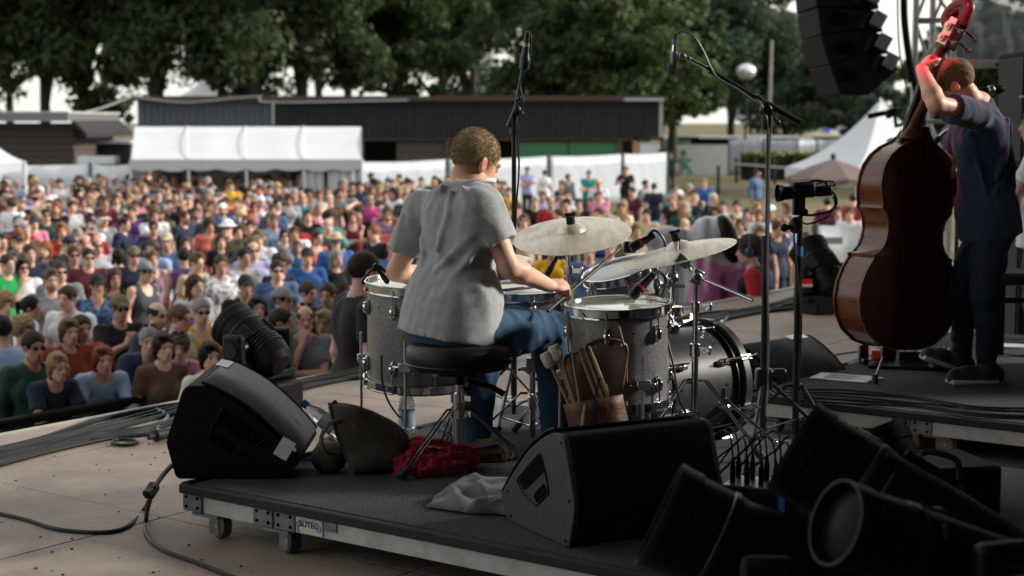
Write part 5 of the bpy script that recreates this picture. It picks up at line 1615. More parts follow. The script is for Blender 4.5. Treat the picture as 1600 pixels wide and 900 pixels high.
# ---- moving head lights
M_lens = mat('light_lens', (.006, .010, .009), .3, spec=.03)
M_rim = mat('grey_rim', (.02, .02, .022), .5, spec=.2)
def moving_light(label, c, axis, r=.14, L=.42, base_z=0.0, yaw=0.0, fins=True, yoke=True, base_h=.2, up=(0, 0, 1), basew=.36, lensd=None, panel=True, cone=1.0, sidefins=False):
 """c: middle of the lens rim; axis: the way the lens looks"""
 ax_ = Vector(axis).normalized(); c = Vector(c)
 mid = c - ax_ * L * .55
 t = thing('moving_head_light', label, 'stage light', (mid.x, mid.y, base_z), yaw)
 F_ = frame(ax_, up, c)
 b = MB(F_)
 b.lathe([(0, -L * 1.02), (r * .45, -L), (r * .72 * cone, -L * .93), (r * .84 * cone, -L * .8), (r * .86 * cone, -L * .55), (r * .93, -L * .34), (r * .96, -L * .30), (r * .96, -.05), (r, -.045), (r, 0), (r * .93, .004), (r * .90, -.02), (0, -.021)], n=40)
 hd = b.build('head', MT['black_plastic'], t, ang=30)
 b = MB(F_); b.lathe([(r * .985, -.004), (r * 1.012, -.004), (r * 1.012, .010), (r * .965, .010), (r * .965, .0), (r * .985, .0)], n=40, closed=False); b.build('rim', M_rim, hd)
 b = MB(F_); b.lathe([(0, -.006), (r * .5, -.008), (r * .88, -.016)], n=32); b.build('lens', M_lens, hd)
 b = MB(F_); b.lathe([(r * .965, -L * .295), (r * .985, -L * .29), (r * .985, -L * .265), (r * .965, -L * .26)], n=40); b.build('seam_ring', M_rim if sidefins else MT['black_metal'], hd)
 if fins:
  b = MB(F_)
  for k in range(8): z = -L * (.52 + .055 * k); q = r * cone * (.89 if k < 5 else .86 - .05 * (k - 4)); b.lathe([(q * .96, z), (q * 1.02, z), (q * 1.02, z - .007), (q * .96, z - .007)], n=36)
  b.build('cooling_fins', MT['black_metal'], hd)
 if sidefins:
  for k in range(9):
   b = MB(F_); a = pi * .86 + .0
   Rk = Matrix.Rotation(a, 3, 'Z')
   b.box(Rk @ Vector((r * .93, 0, -L * (.36 + .032 * k))), (.03, r * .95, .0065), Rk); b.build('side_fin', MT['black_metal'], hd)
  b = MB(F_); Rk = Matrix.Rotation(pi * .80, 3, 'Z'); b.box(Rk @ Vector((r * .93, .0, -L * .22)), (.016, r * .85, L * .16), Rk); b.build('glossy_panel', mat('grey_gloss_panel', (.05, .055, .065), .18, coat=.8), hd, bevel=.01)
 if panel:
  for a in (.6, 2.2, 3.9, 5.2):
   b = MB(F_); Rk = Matrix.Rotation(a, 3, 'Z'); b.box(Rk @ Vector((r * .94 * cone, 0, -L * .45)), (.022, r * .5, L * .22), Rk); b.build('cover_plate', MT['black_plastic'], hd, bevel=.008)
 if yoke:
  side = Vector((0, 0, 1)).cross(ax_).normalized()
  zb = base_z + base_h
  for q in (-1, 1):
   b = MB(); p = mid + side * q * (r + .055)
   b.box((p.x, p.y, (p.z + .07 + zb) / 2), (.055, .13, p.z + .07 - zb + .02), Matrix.Rotation(math.atan2(side.y, side.x), 3, 'Z')); b.build('yoke_arm', MT['black_plastic'], t, bevel=.02)
   b = MB(); b.cyl(mid + side * q * (r * .8), mid + side * q * (r + .09), .045, n=20); b.build('pivot', MT['black_metal'], t)
  R_ = Matrix.Rotation(math.atan2(side.y, side.x), 3, 'Z')
  b = MB(); b.box((mid.x, mid.y, zb + .03), (2 * r + .16, .15, .05), R_); b.build('yoke_bridge', MT['black_plastic'], t, bevel=.012)
  b = MB(); b.box((mid.x, mid.y, base_z + base_h * .5), (basew, basew * .85, base_h), R_); bs = b.build('base', MT['black_plastic'], t, bevel=.015)
  for q in (-1, 1):
   h = mid + side * q * (basew / 2); h.z = base_z + base_h * .72
   d = R_ @ Vector((0, 1, 0))
   b = MB(); b.tube(spline([h - d * .09, h - d * .085 + side * q * .05, h + d * .085 + side * q * .05, h + d * .09], 5), .012, 8); b.build('carry_handle', MT['black_plastic'], bs)
 return t
moving_light('black moving head light standing at the stage edge before the front row', at(362, 505, 8.45), (-.62, .42, .42), r=.128, L=.40, base_z=0, base_h=.16)
moving_light('foreground black stage light nearest the centre with pale curved rim', at(1036, 806, 3.75), (-.80, .12, .38), r=.132, L=.50, base_h=.22, basew=.34, cone=1.22, panel=False, fins=False)
moving_light('biggest foreground stage light with vents and grey panel leaning right', at(1244, 700, 3.95), (-.80, .30, .46), r=.125, L=.68, base_h=.2, sidefins=True, fins=False, cone=1.12)
moving_light('foreground stage light with visible round lens at lower right', at(1311, 818, 3.15), (-.88, -.30, .34), r=.088, L=.56, base_h=.16, fins=False, cone=1.05)
moving_light('rear stage light with rounded top behind the biggest foreground light', at(1352, 690, 4.75), (-.35, .35, .75), r=.135, L=.40, base_h=.2, fins=True)
moving_light('stage light cut off by the lower right corner of the view', at(1560, 932, 2.75), (-.3, .2, .8), r=.10, L=.40, base_h=.12, fins=False)
def flight_base():
 p = at(1462, 742, 5.3)
 t = thing('light_base_case', 'black equipment case with carry handle behind the biggest foreground light', 'case', (p.x, p.y, 0))
 R_ = Matrix.Rotation(rad(12), 3, 'Z')
 zt = at(1470, 716, 5.3).z
 b = MB(); b.box((p.x + .04, p.y, zt / 2), (.24, .3, zt), R_); b.build('body', MT['black_plastic'], t, bevel=.012)
 q = at(1430, 735, 5.15)
 b = MB(); b.tube(spline([at(1428, 715, 5.1), at(1450, 706, 5.1), at(1480, 712, 5.1), at(1496, 722, 5.1), at(1496, 752, 5.1), at(1462, 750, 5.1)], 5), .011, 8); b.build('carry_handle', M_rim, t)
 b = MB(); b.tube(spline([at(1519, 745, 5.25), at(1522, 760, 5.2), at(1521, 780, 5.15), at(1519, 800, 5.1)], 5), .006, 6); tag(b.build('tied_cable', MT['cable']), 'short black cable hanging from the case with a blue tie', 'cable')
 b = MB(); k = at(1521, 757, 5.24); b.ell(k, (.016, .016, .02)); tag(b.build('cable_tie', mat('blue_tie', (.02, .07, .25), .6), bevel=0), 'small blue tie knotted round the hanging cable', 'cable tie')
flight_base()
# ---- stage box with its plugs
def stage_box():
 p = onz(1195, 812, .2)
 M = Matrix.Translation((p.x, p.y, .2012)) @ Matrix.Rotation(rad(-22), 4, 'Z')
 t = thing('stage_box', 'black stage box with blue tape and many plugged cables on the riser', 'stage box', M=M)
 b = MB(M); b.box((0, 0, .06), (.26, .17, .12)); b.build('body', MT['black_metal'], t, bevel=.004)
 b = MB(M); b.box((0, 0, .1225), (.25, .16, .004)); b.build('top_plate', MT['steel'], t)
 b = MB(M); b.box((.125, -.01, .127), (.05, .14, .004)); b.build('label_strip', MT['white_tape'], t)
 b = MB(M); b.box((.075, -.088, .06), (.022, .006, .118)); b.box((.075, -.03, .1265), (.022, .11, .003)); b.build('blue_tape', mat('blue_tape', (.02, .10, .35), .5), t)
 rng = random.Random(5)
 for i in range(5):
  for j in range(2):
   x, y = -.1 + i * .048, -.045 + j * .08
   b = MB(M); b.cyl((x, y, .124), (x, y, .185), .0095, n=10); b.cyl((x, y, .185), (x, y, .212), .007, .005, 10); b.build('plug', MT['black_metal'], t)
   b = MB(M); e = Vector((x - .12 - rng.random() * .25, y + .2 + rng.random() * .3, .012))
   b.tube(spline([(x, y, .21), (x - .02, y + .02, .26 + .03 * rng.random()), (x - .09, y + .1, .2 + .06 * rng.random()), e, e + Vector((-.2, .15 * rng.random(), -.005))], 6), .0035, 6)
   tag(b.build('plugged_cable', MT['cable']), 'black cable rising from the stage box and falling onto the riser', 'cable', 'cables plugged into the stage box')
stage_box()
# ---- cables on the floor
def cable(name, label, pts, r=.006, group=None, m_=None):
 b = MB(); b.tube(spline(pts, 8), r, 7)
 return tag(b.build(name, m_ or MT['cable'], M=Matrix.Translation(Vector(pts[0]))), label, 'cable', group)
fz = lambda px, py, z=.006: onz(px, py, z)
cable('floor_cable', 'black cable curving from the left edge to the taped joint', [fz(-30, 796), fz(40, 812), fz(90, 827), fz(160, 832), fz(200, 822), fz(226, 795), at(238, 768, 5.55), at(252, 745, 5.7), at(268, 727, 5.95), at(285, 716, 6.1)], .0085)
cable('floor_cable', 'black cable dropping from the big wedge monitor to the bottom edge', [fz(372, 905), fz(310, 880), fz(256, 860), fz(230, 838), fz(228, 812), at(236, 775, 5.55), at(248, 752, 5.72), at(266, 731, 5.95), at(285, 720, 6.1)], .0085)
b = MB(); b.bar(at(232, 774, 5.52), at(242, 758, 5.58), .035, .03); b.bar(at(228, 772, 5.5), at(236, 766, 5.53), .03, .02)
tag(b.build('cable_clip', MT['black_plastic'], bevel=.003), 'black clip binding two cables beside the big wedge monitor', 'cable clip')
rng = random.Random(2)
base = [(-40, 714), (60, 690), (150, 668), (240, 648), (330, 628), (440, 606), (520, 590), (575, 580)]
for k in range(8):
 o = k * 3.0
 pts = [fz(x, y - 7 + o * (1.3 if x < 250 else .75) + rng.uniform(-4, 4), .009) for x, y in base]
 cable('edge_cable', 'dark cable in the bundle lying along the stage edge at left', pts, .009 if k % 3 else .014, 'bundled cables along the stage edge')
cable('edge_cable', 'thick grey green cable strayed from the edge bundle toward the wedge', [fz(-30, 720), fz(30, 705), fz(80, 695), fz(150, 687), fz(215, 681), fz(262, 676)], .012)
loop = [fz(175 + 20 * cos(a) + 20, 691 + 4.5 * sin(a), .008) for a in np.linspace(0, 2 * pi, 12)]
cable('cable_loop', 'small loop of dark cable lying beside the edge bundle', loop, .008)
cable('edge_cable', 'pale grey cable loop next to the top corner of the big wedge', [fz(245, 640), fz(262, 650), fz(252, 662), fz(246, 672), fz(262, 678), fz(285, 672)], .011, m_=mat('grey_cable', (.09, .10, .11), .45))
b = MB(); b.cyl(fz(243, 681, .03), fz(275, 674, .03), .03, .022, 12); b.cyl(fz(232, 683, .03), fz(243, 681, .03), .015, n=10); tag(b.build('cable_connector', MT['rubber']), 'fat black cable connector lying left of the big wedge monitor', 'connector')
for k in range(7):
 pts = [fz(x, y + k * 2.6 + rng.uniform(-5, 5), .012) for x, y in ((1000, 512), (1090, 494), (1180, 477), (1260, 462), (1340, 447), (1480, 425))]
 cable('edge_cable', 'grey cable in the bundle along the stage edge behind the bass drum', pts, .012, 'cables along the far stage edge', m_=mat('dusty_cable', (.07, .07, .065), .6) if k % 2 else None)
for k in range(6):
 pts = [onz(x, y + k * 3.2 + rng.uniform(-3, 3), .207) for x, y in ((1195, 592), (1225, 606), (1320, 612), (1430, 622), (1530, 634), (1640, 640))]
 cable('riser_cable', 'thin black cable along the front edge of the bass riser', pts, .005, 'cables on the bass riser')
for k, (a, c) in enumerate(((1200, 594), (1206, 588))):
 pts = [onz(a, c, .207), onz(1240, 574 + 4 * k, .207), onz(1300, 556, .207), onz(1345, 549, .207)]
 cable('riser_cable', 'black cable along the left edge of the bass riser', pts, .005, 'cables on the left edge of the bass riser')
cable('riser_cable', 'black cable looping past the shoes of the double bass player', [onz(1480, 590, .207), onz(1530, 560, .207), at(1530, 540, 8.4), onz(1560, 552, .207), onz(1600, 556, .207), onz(1650, 552, .207)], .006)
# small bits of dirt on the boards
b = MB(); rr = random.Random(9)
for _ in range(75):
 p = fz(rr.uniform(-20, 420), rr.uniform(690, 900), 0)
 s = rr.uniform(.002, .007); b.ell((p.x, p.y, s * .35), (s, s * rr.uniform(.5, 1), s * .5), nu=5, nv=3)
tag(b.build('floor_crumbs', mat('dirt_crumb', (.04, .03, .022), .9)), 'scattered dirt crumbs on the stage floor at left', 'dirt', kind='stuff')
# ---- crowd barrier below the stage edge
def barrier():
 a = at(50, 654, 11.6); n = DB
 t = thing('crowd_barrier', 'black crowd barrier that the front row leans on', 'barrier', (a.x, a.y, -1.8))
 c = Vector((a.x, a.y, 0))
 b = MB()
 b.bar(c - n * 3 + Vector((0, 0, a.z)), c + n * 9 + Vector((0, 0, a.z)), .09, .07); b.build('top_rail', MT['black_paint'], t, bevel=.02)
 for k in range(-3, 9):
  b = MB(); p = c + n * (k + .5); b.box((p.x, p.y, (a.z - .05 - 1.8) / 2), (.97, .035, a.z - .05 + 1.8), Matrix.Rotation(math.atan2(n.y, n.x), 3, 'Z')); b.build('panel', MT['black_paint'], t)
barrier()
# ------------------------------------------------------------------ the drum kit
def sparkle():
 m = mat('silver_sparkle_wrap', (.17, .17, .175), .3, .35, coat=.6)
 t = m.node_tree; bs = t.nodes['Principled BSDF']
 tc = t.nodes.new('ShaderNodeTexCoord'); vo = t.nodes.new('ShaderNodeTexVoronoi'); vo.inputs['Scale'].default_value = 420
 t.links.new(tc.outputs['Object'], vo.inputs['Vector'])
 mr = t.nodes.new('ShaderNodeMapRange'); mr.inputs[1].default_value, mr.inputs[2].default_value = 0, 1; mr.inputs[3].default_value, mr.inputs[4].default_value = .16, .40
 sp = t.nodes.new('ShaderNodeSeparateXYZ'); t.links.new(vo.outputs['Color'], sp.inputs[0])
 pw = t.nodes.new('ShaderNodeMath'); pw.operation = 'POWER'; pw.inputs[1].default_value = 3; t.links.new(sp.outputs[0], pw.inputs[0])
 t.links.new(pw.outputs[0], mr.inputs[0]); t.links.new(mr.outputs[0], bs.inputs['Base Color'])
 return m
M_spark = sparkle()
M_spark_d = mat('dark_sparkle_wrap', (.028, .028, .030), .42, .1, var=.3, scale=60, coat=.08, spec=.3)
M_head = mat('coated_drumhead', (.66, .67, .65), .55, var=.12, scale=9, col2=(.56, .56, .53), contrast=(.4, .8))
M_headclear = mat('clear_drumhead', (.42, .42, .36), .12, spec=.6, coat=.5, var=.2, scale=3)
M_darkhead = mat('dark_drumhead', (.05, .05, .052), .4, var=.3, scale=6)
def drum(name, label, c, axis, r, h, top, nl=6, legs=None, a0=0.0, wrap=None, cat='drum'):
 """c: middle of the top head; axis points out of the top head"""
 F_ = frame(axis, (0, 1, .01), c)
 t = thing(name, label, cat, c - Vector(axis).normalized() * h)
 b = MB(F_); b.lathe([(r - .012, -.012), (r, -.012), (r, -h + .012), (r - .012, -h + .012)], n=56, closed=True); sh = b.build('shell', wrap or M_spark, t, ang=30)
 b = MB(F_); b.lathe([(0, .004), (r * .9, .004), (r + .002, .001), (r + .004, -.014)], n=56); b.build('drumhead', top, t, ang=50)
 b = MB(F_); b.lathe([(0, -h - .003), (r + .002, -h), (r + .004, -h + .014)], n=56); b.build('bottom_head', M_darkhead, t)
 for z0, z1 in ((.016, -.022), (-h + .022, -h - .016)):
  b = MB(F_); lo, hi = min(z0, z1), max(z0, z1)
  b.lathe([(r + .007, lo), (r + .016, lo), (r + .0155, lo + .004), (r + .011, lo + .006), (r + .0105, hi - .006), (r + .016, hi - .004), (r + .0165, hi), (r + .007, hi)], n=56, closed=True)
  b.build('hoop', MT['black_metal'] if wrap else MT['chrome'], t, ang=30)
 for k in range(nl):
  a = a0 + 2 * pi * k / nl
  d = Vector((cos(a), sin(a), 0))
  for zc, s in ((-.085, 1), (-h + .085, -1)):
   b = MB(F_)
   b.ell(d * (r + .012) + Vector((0, 0, zc)), (.016, .016, .024), nu=10, nv=8)
   b.cyl(d * (r + .012) + Vector((0, 0, zc - .02)), d * (r + .012) + Vector((0, 0, zc + .02)), .0135, n=10)
   b.ell(d * (r + .006) + Vector((0, 0, zc)), (.012, .012, .034), nu=8, nv=6)
   lg = b.build('lug', MT['chrome'], t)
   b = MB(F_); b.cyl(d * (r + .014) + Vector((0, 0, zc)), d * (r + .014) + Vector((0, 0, zc + s * .09)), .0032, n=6); b.cyl(d * (r + .014) + Vector((0, 0, zc + s * .068)), d * (r + .014) + Vector((0, 0, zc + s * .082)), .007, n=8); b.build('tension_rod', MT['chrome'], lg)
  d2 = Vector((cos(a + pi / nl), sin(a + pi / nl), 0))
  for z in (-.075, -h + .075):
   b = MB(F_); b.cyl(d2 * (r - .002) + Vector((0, 0, z)), d2 * (r + .005) + Vector((0, 0, z)), .006, .004, 8); b.build('screw', MT['chrome'], t)
 if legs:
  for a in legs:
   d = Vector((cos(a), sin(a), 0))
   b = MB(); top_ = Vector(c) + d * (r + .035); lo = -h
   p = Vector((top_.x, top_.y, c.z - h + .2)); q = Vector((top_.x, top_.y, .215))
   b.tube([p, Vector((p.x, p.y, c.z - h - .1)), q + d * .02 + Vector((0, 0, .05)), q + d * .03], .0058, 8); lg = b.build('leg', MT['steel'], t)
   b = MB(); m = Vector((p.x, p.y, c.z - h + .095)); b.box(m - d * .014, (.05, .05, .035), Matrix.Rotation(a, 3, 'Z')); b.cyl(m - d.cross(Vector((0, 0, 1))) * .05, m + d.cross(Vector((0, 0, 1))) * .05, .006, n=8); b.build('leg_bracket', MT['chrome'], t, bevel=.004)
   b = MB(); b.ell(q + d * .03, (.014, .014, .016), nu=10, nv=6); b.build('rubber_foot', MT['rubber'], lg)
 return t
FTL = at(655, 449, 6.47); FTL.z = .862
drum('floor_tom', 'grey sparkle floor tom on legs left of the seated drummer', FTL, (.02, -.05, 1), .210, .40, M_headclear, 8, (-1.75, 1.0, 3.0), a0=-2.0)
FTR = at(965, 481, 5.98); FTR.z = .828
drum('floor_tom', 'smaller grey sparkle floor tom with the leather stick bag hung on it', FTR, (-.03, -.03, 1), .186, .36, M_headclear, 6, (-1.2, .9, 2.9), a0=-1.85)
RT = at(968, 424, 6.85)
drum('rack_tom', 'small tilted rack tom under the crash cymbal', RT, (-.26, -.16, .95), .150, .205, M_head, 6, None, a0=-1.5)
SN = at(817, 461, 6.62); SN.z = .822
drum('snare_drum', 'snare drum with white coated head between the drummer legs', SN, (-.02, -.06, 1), .180, .135, M_head, 8, None, a0=.2)
# bass drum: its axis lies flat
BA = Vector((.80, .60, 0)).normalized()
BF = at(1097, 606, 6.68); BF.z = .436
def bass_drum():
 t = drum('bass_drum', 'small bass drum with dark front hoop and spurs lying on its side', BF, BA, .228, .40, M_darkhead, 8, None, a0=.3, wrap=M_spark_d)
 F_ = frame(BA, (0, 0, 1), BF)
 for z0 in (.022, -.40 - .022):
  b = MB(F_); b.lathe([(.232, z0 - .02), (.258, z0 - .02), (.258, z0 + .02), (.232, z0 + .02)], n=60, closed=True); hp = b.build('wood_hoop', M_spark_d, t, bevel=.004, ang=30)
  for k in range(8):
   a = .3 + 2 * pi * k / 8; d = Vector((cos(a), sin(a), 0)); s = 1 if z0 > 0 else -1
   b = MB(F_); b.box(d * .262 + Vector((0, 0, z0)), (.012, .02, .055), Matrix.Rotation(a, 3, 'Z')); b.cyl(d * .27 + Vector((0, 0, z0)), d * .27 + Vector((0, 0, z0 - s * .12)), .004, n=6); b.bar(d * .27 + Vector((0, 0, z0 + s * .028)), d * .295 + Vector((0, 0, z0 + s * .04)), .006, .014); b.build('claw', MT['chrome'], hp)
 for q in (-1, 1):
  sd = Vector((BA.y, -BA.x, 0)) * q
  p = BF - BA * .1 + sd * .2 + Vector((0, 0, -.02)); e = Vector((p.x + sd.x * .16 + BA.x * .17, p.y + sd.y * .16 + BA.y * .17, .215))
  b = MB(); b.tube([p, e], .008, 8); b.box(p, (.05, .05, .05)); b.ell(e, (.013, .013, .014), nu=8, nv=6); b.build('spur', MT['chrome'], t)
 b = MB(); p = BF - BA * .2 + Vector((0, 0, .228)); b.box(p + Vector((0, 0, .012)), (.09, .12, .03)); b.cyl(p, p + Vector((0, 0, .06)), .025, n=16); b.build('tom_mount', MT['chrome'], t, bevel=.005)
 b = MB(F_); b.ell((-.10, -.05, .012), (.055, .055, .006), nu=16, nv=6); b.build('port_ring', MT['steel'], t)
bass_drum()
# ---- cymbals
def cymbal_mat(name, c1, c2):
 m = mat(name, c1, .36, .45)
 t = m.node_tree; bs = t.nodes['Principled BSDF']
 tc = t.nodes.new('ShaderNodeTexCoord')
 sx = t.nodes.new('ShaderNodeSeparateXYZ'); t.links.new(tc.outputs['Object'], sx.inputs[0])
 vl = t.nodes.new('ShaderNodeVectorMath'); vl.operation = 'LENGTH'; t.links.new(tc.outputs['Object'], vl.inputs[0])
 nz = t.nodes.new('ShaderNodeTexNoise'); nz.inputs['Scale'].default_value = 26; nz.inputs['Detail'].default_value = 5
 mp = t.nodes.new('ShaderNodeMapping'); mp.inputs['Scale'].default_value = (1, .35, 1); t.links.new(tc.outputs['Object'], mp.inputs[0]); t.links.new(mp.outputs[0], nz.inputs['Vector'])
 cr = t.nodes.new('ShaderNodeMapRange'); cr.inputs[1].default_value, cr.inputs[2].default_value = .35, .65; t.links.new(nz.outputs[0], cr.inputs[0])
 mx = t.nodes.new('ShaderNodeMixRGB'); mx.inputs[1].default_value = (*c1, 1); mx.inputs[2].default_value = (*c2, 1); t.links.new(cr.outputs[0], mx.inputs[0]); t.links.new(mx.outputs[0], bs.inputs['Base Color'])
 wv = t.nodes.new('ShaderNodeMath'); wv.operation = 'MULTIPLY'; wv.inputs[1].default_value = 1400; t.links.new(vl.outputs['Value'], wv.inputs[0])
 sn = t.nodes.new('ShaderNodeMath'); sn.operation = 'SINE'; t.links.new(wv.outputs[0], sn.inputs[0])
 ad = t.nodes.new('ShaderNodeMath'); ad.operation = 'MULTIPLY_ADD'; ad.inputs[1].default_value = .10; t.links.new(sn.outputs[0], ad.inputs[0]); t.links.new(nz.outputs[0], ad.inputs[2])
 bp = t.nodes.new('ShaderNodeBump'); bp.inputs['Strength'].default_value = .55; bp.inputs['Distance'].default_value = .006; t.links.new(ad.outputs[0], bp.inputs['Height']); t.links.new(bp.outputs[0], bs.inputs['Normal'])
 bs.inputs['Roughness'].default_value = .40
 return m
M_cym = cymbal_mat('hammered_bronze', (.74, .68, .56), (.56, .50, .40))
M_felt = mat('black_felt', (.012, .012, .012), .95)
def cymbal(name, label, c, nrm, r, bell=.055, dome=.022, cat='cymbal'):
 F_ = frame(nrm, (0, 1, 0), c)
 t = thing(name, label, cat, M=F_)
 prof = [(.006, .034), (.02, .0325), (bell * .75, .024), (bell, .010), (bell * 1.12, .004)]
 n = 14
 for k in range(1, n + 1):
  q = k / n; rr = bell * 1.12 + (r - bell * 1.12) * q; prof.append((rr, .004 - dome * q ** 1.7))
 prof2 = [(a, h - .0018) for a, h in prof[::-1]]
 b = MB(F_); b.lathe(prof + prof2, n=72, closed=True)
 b.build('plate', M_cym, t, ang=25)
 for z0, z1 in ((.033, .066), (-.02, 0)):
  b = MB(F_); b.cyl((0, 0, z0), (0, 0, z1), .018, n=16); b.build('felt', M_felt, t)
 b = MB(F_); b.cyl((0, 0, .06), (0, 0, .078), .008, n=10); b.bar((-.022, 0, .072), (.022, 0, .072), .006, .012); b.build('wing_nut', MT['black_metal'], t)
 return t
RC = at(893, 361, 6.45)
cymbal('ride_cymbal', 'large hammered ride cymbal tilted toward the drummer with black felt', RC, (-.10, -.24, .96), .242)
CC = at(1060, 388, 6.6)
cymbal('crash_cymbal', 'thin pale crash cymbal seen nearly edge on at the right of the kit', CC, (-.235, -.055, .97), .240, dome=.026)
HC = at(769, 402, 7.0)
cymbal('hi_hat', 'small hi-hat cymbal half hidden behind the drummer right arm', HC + Vector((0, 0, .012)), (.02, -.02, 1), .178, dome=.02)
# ---- stands
def tripod(t, c, z, foot_r, hub_dz, n=3, a0=0.0, double=True, m_=None, r=.007):
 """legs from the pole at height z + hub_dz down to the floor z"""
 for k in range(n):
  a = a0 + 2 * pi * k / n; d = Vector((cos(a), sin(a), 0)); s = Vector((-d.y, d.x, 0))
  hub = Vector((c.x, c.y, z + hub_dz)); ft = Vector((c.x, c.y, z + .012)) + d * foot_r
  b = MB()
  for q in ((-1, 1) if double else (0,)):
   b.tube([hub + d * .02 + s * q * .011, hub + d * .05 + s * q * .011, ft + s * q * .009], r * (.62 if double else 1), 6)
  lg = b.build('leg', m_ or MT['chrome'], t)
  b = MB(); b.bar(Vector((c.x, c.y, z + hub_dz * .32)) + d * .015, hub.lerp(ft, .55), .012, .004); b.build('brace', m_ or MT['chrome'], t)
  b = MB(); b.tube([hub.lerp(ft, .86), ft], [.014, .016], 8); b.build('rubber_foot', MT['rubber'], lg)
def clampat(t, p, r=.022, h=.05):
 b = MB(); p = Vector(p); b.cyl(p - Vector((0, 0, h / 2)), p + Vector((0, 0, h / 2)), r, n=14); b.bar(p, p + Vector((.05, -.02, 0)), .01, .022); b.ell(p + Vector((.055, -.022, 0)), (.008, .008, .02), nu=8, nv=6); b.build('clamp', MT['chrome'], t, bevel=.002)
def ride_stand():
 c = at(888, 400, 6.56); t = thing('cymbal_stand', 'chrome stand carrying the large ride cymbal', 'cymbal stand', (c.x, c.y, .2))
 b = MB(); b.tube([(c.x, c.y, .22), (c.x, c.y, .78)], .0125, 10); b.tube([(c.x, c.y, .7), (c.x, c.y, RC.z - .09)], .0095, 10); b.build('pole', MT['chrome'], t)
 b = MB(); b.tube([Vector((c.x, c.y, RC.z - .09)), RC + Vector((0, 0, .05))], .006, 8); b.build('tilter_rod', MT['chrome'], t)
 b = MB(); b.box((c.x, c.y, RC.z - .085), (.03, .04, .05)); b.cyl((c.x - .03, c.y, RC.z - .085), (c.x + .03, c.y, RC.z - .085), .013, n=12); b.build('tilter', MT['chrome'], t, bevel=.004)
 clampat(t, (c.x, c.y, .76)); clampat(t, (c.x, c.y, RC.z - .17), .02, .04)
 tripod(t, c, .2, .28, .30, a0=.4)
ride_stand()
def crash_stand():
 c = at(1087, 470, 6.28); t = thing('cymbal_stand', 'chrome boom stand carrying the pale crash cymbal', 'cymbal stand', (c.x, c.y, .2))
 j = at(1088, 432, 6.28)
 b = MB(); b.tube([(c.x, c.y, .22), (c.x, c.y, .62)], .0135, 12); b.build('pole', MT['chrome'], t)
 b = MB(); b.tube([(c.x, c.y, .55), (c.x, c.y, j.z - .02)], .0105, 12); b.build('upper_pole', MT['chrome'], t)
 clampat(t, (c.x, c.y, .62)); clampat(t, (c.x, c.y, j.z - .12), .018, .04)
 b = MB(); b.box(j, (.045, .05, .06), Matrix.Rotation(.4, 3, 'Y')); b.cyl(j + Vector((0, -.04, 0)), j + Vector((0, .04, 0)), .02, n=14); b.build('tilter', MT['steel'], t, bevel=.006)
 b = MB(); b.box(at(1066, 407, 6.4), (.06, .04, .045), Matrix.Rotation(.6, 3, 'Y')); b.build('boom_clamp', MT['steel'], t, bevel=.006)
 b = MB(); b.tube([at(1061, 402, 6.5), at(1078, 418, 6.36), j], .010, 8); b.tube([CC + Vector((0, 0, .05)), at(1061, 404, 6.5)], .006, 8); b.build('boom_arm', MT['chrome'], t)
 b = MB(); b.tube([j, at(1176, 469, 6.1)], [.0075, .0065], 10); b.build('counter_rod', MT['chrome'], t)
 tripod(t, c, .2, .30, .30, a0=-.55)
crash_stand()
def tom_arm():
 c = at(1051, 470, 6.62); p0 = BF - BA * .2 + Vector((0, 0, .26))
 t = thing('tom_holder', 'chrome tom holder with ball clamp rising from the bass drum', 'tom holder', (p0.x, p0.y, p0.z))
 k = at(1051, 436, 6.62)
 b = MB(); b.tube([p0, Vector((k.x, k.y, p0.z + .08)), k], .0115, 12); b.build('pole', MT['chrome'], t)
 b = MB(); b.ell(k, (.028, .028, .034), nu=14, nv=10); b.cyl(k + Vector((-.05, 0, -.03)), k + Vector((.05, 0, -.03)), .009, n=8); b.cyl(k + Vector((0, 0, .02)), k + Vector((0, 0, .06)), .008, n=8); b.build('ball_clamp', MT['chrome'], t)
 b = MB(); b.tube([k, RT + Vector((.14, .02, -.13))], .008, 10); b.build('arm', MT['chrome'], t)
 b = MB(); q = at(1050, 524, 6.6); b.lathe([(.0, .0), (.05, 0), (.046, .02), (.02, .03), (0, .03)], Matrix.Translation((k.x, k.y, p0.z + .02)), 18); b.cyl((k.x, k.y, .73), (k.x, k.y, .755), .045, n=18); b.build('memory_collar', MT['chrome'], t)
tom_arm()
def snare_stand():
 c = at(832, 600, 6.55); t = thing('snare_stand', 'chrome snare stand with boxy clutch behind the drummer leg', 'snare stand', (c.x, c.y, .2))
 b = MB(); b.tube([(c.x, c.y, .215), (c.x, c.y, .50)], .013, 12); b.tube([(c.x, c.y, .5), (c.x, c.y, .655)], .009, 12); b.build('pole', MT['chrome'], t)
 b = MB(); b.box((c.x, c.y, .52), (.055, .055, .06)); b.cyl((c.x - .05, c.y, .505), (c.x + .045, c.y, .505), .007, n=8); b.build('clutch', MT['chrome'], t, bevel=.004)
 b = MB()
 for k in range(3):
  a = .6 + k * 2 * pi / 3; d = Vector((cos(a), sin(a), 0)); b.tube([Vector((c.x, c.y, .64)), Vector((SN.x, SN.y, SN.z - .155)) + d * .18, Vector((SN.x, SN.y, SN.z - .12)) + d * .205], .007, 8)
 b.build('basket', MT['chrome'], t)
 clampat(t, (c.x, c.y, .36), .02, .05)
 tripod(t, c, .2, .24, .2, a0=.9)
snare_stand()
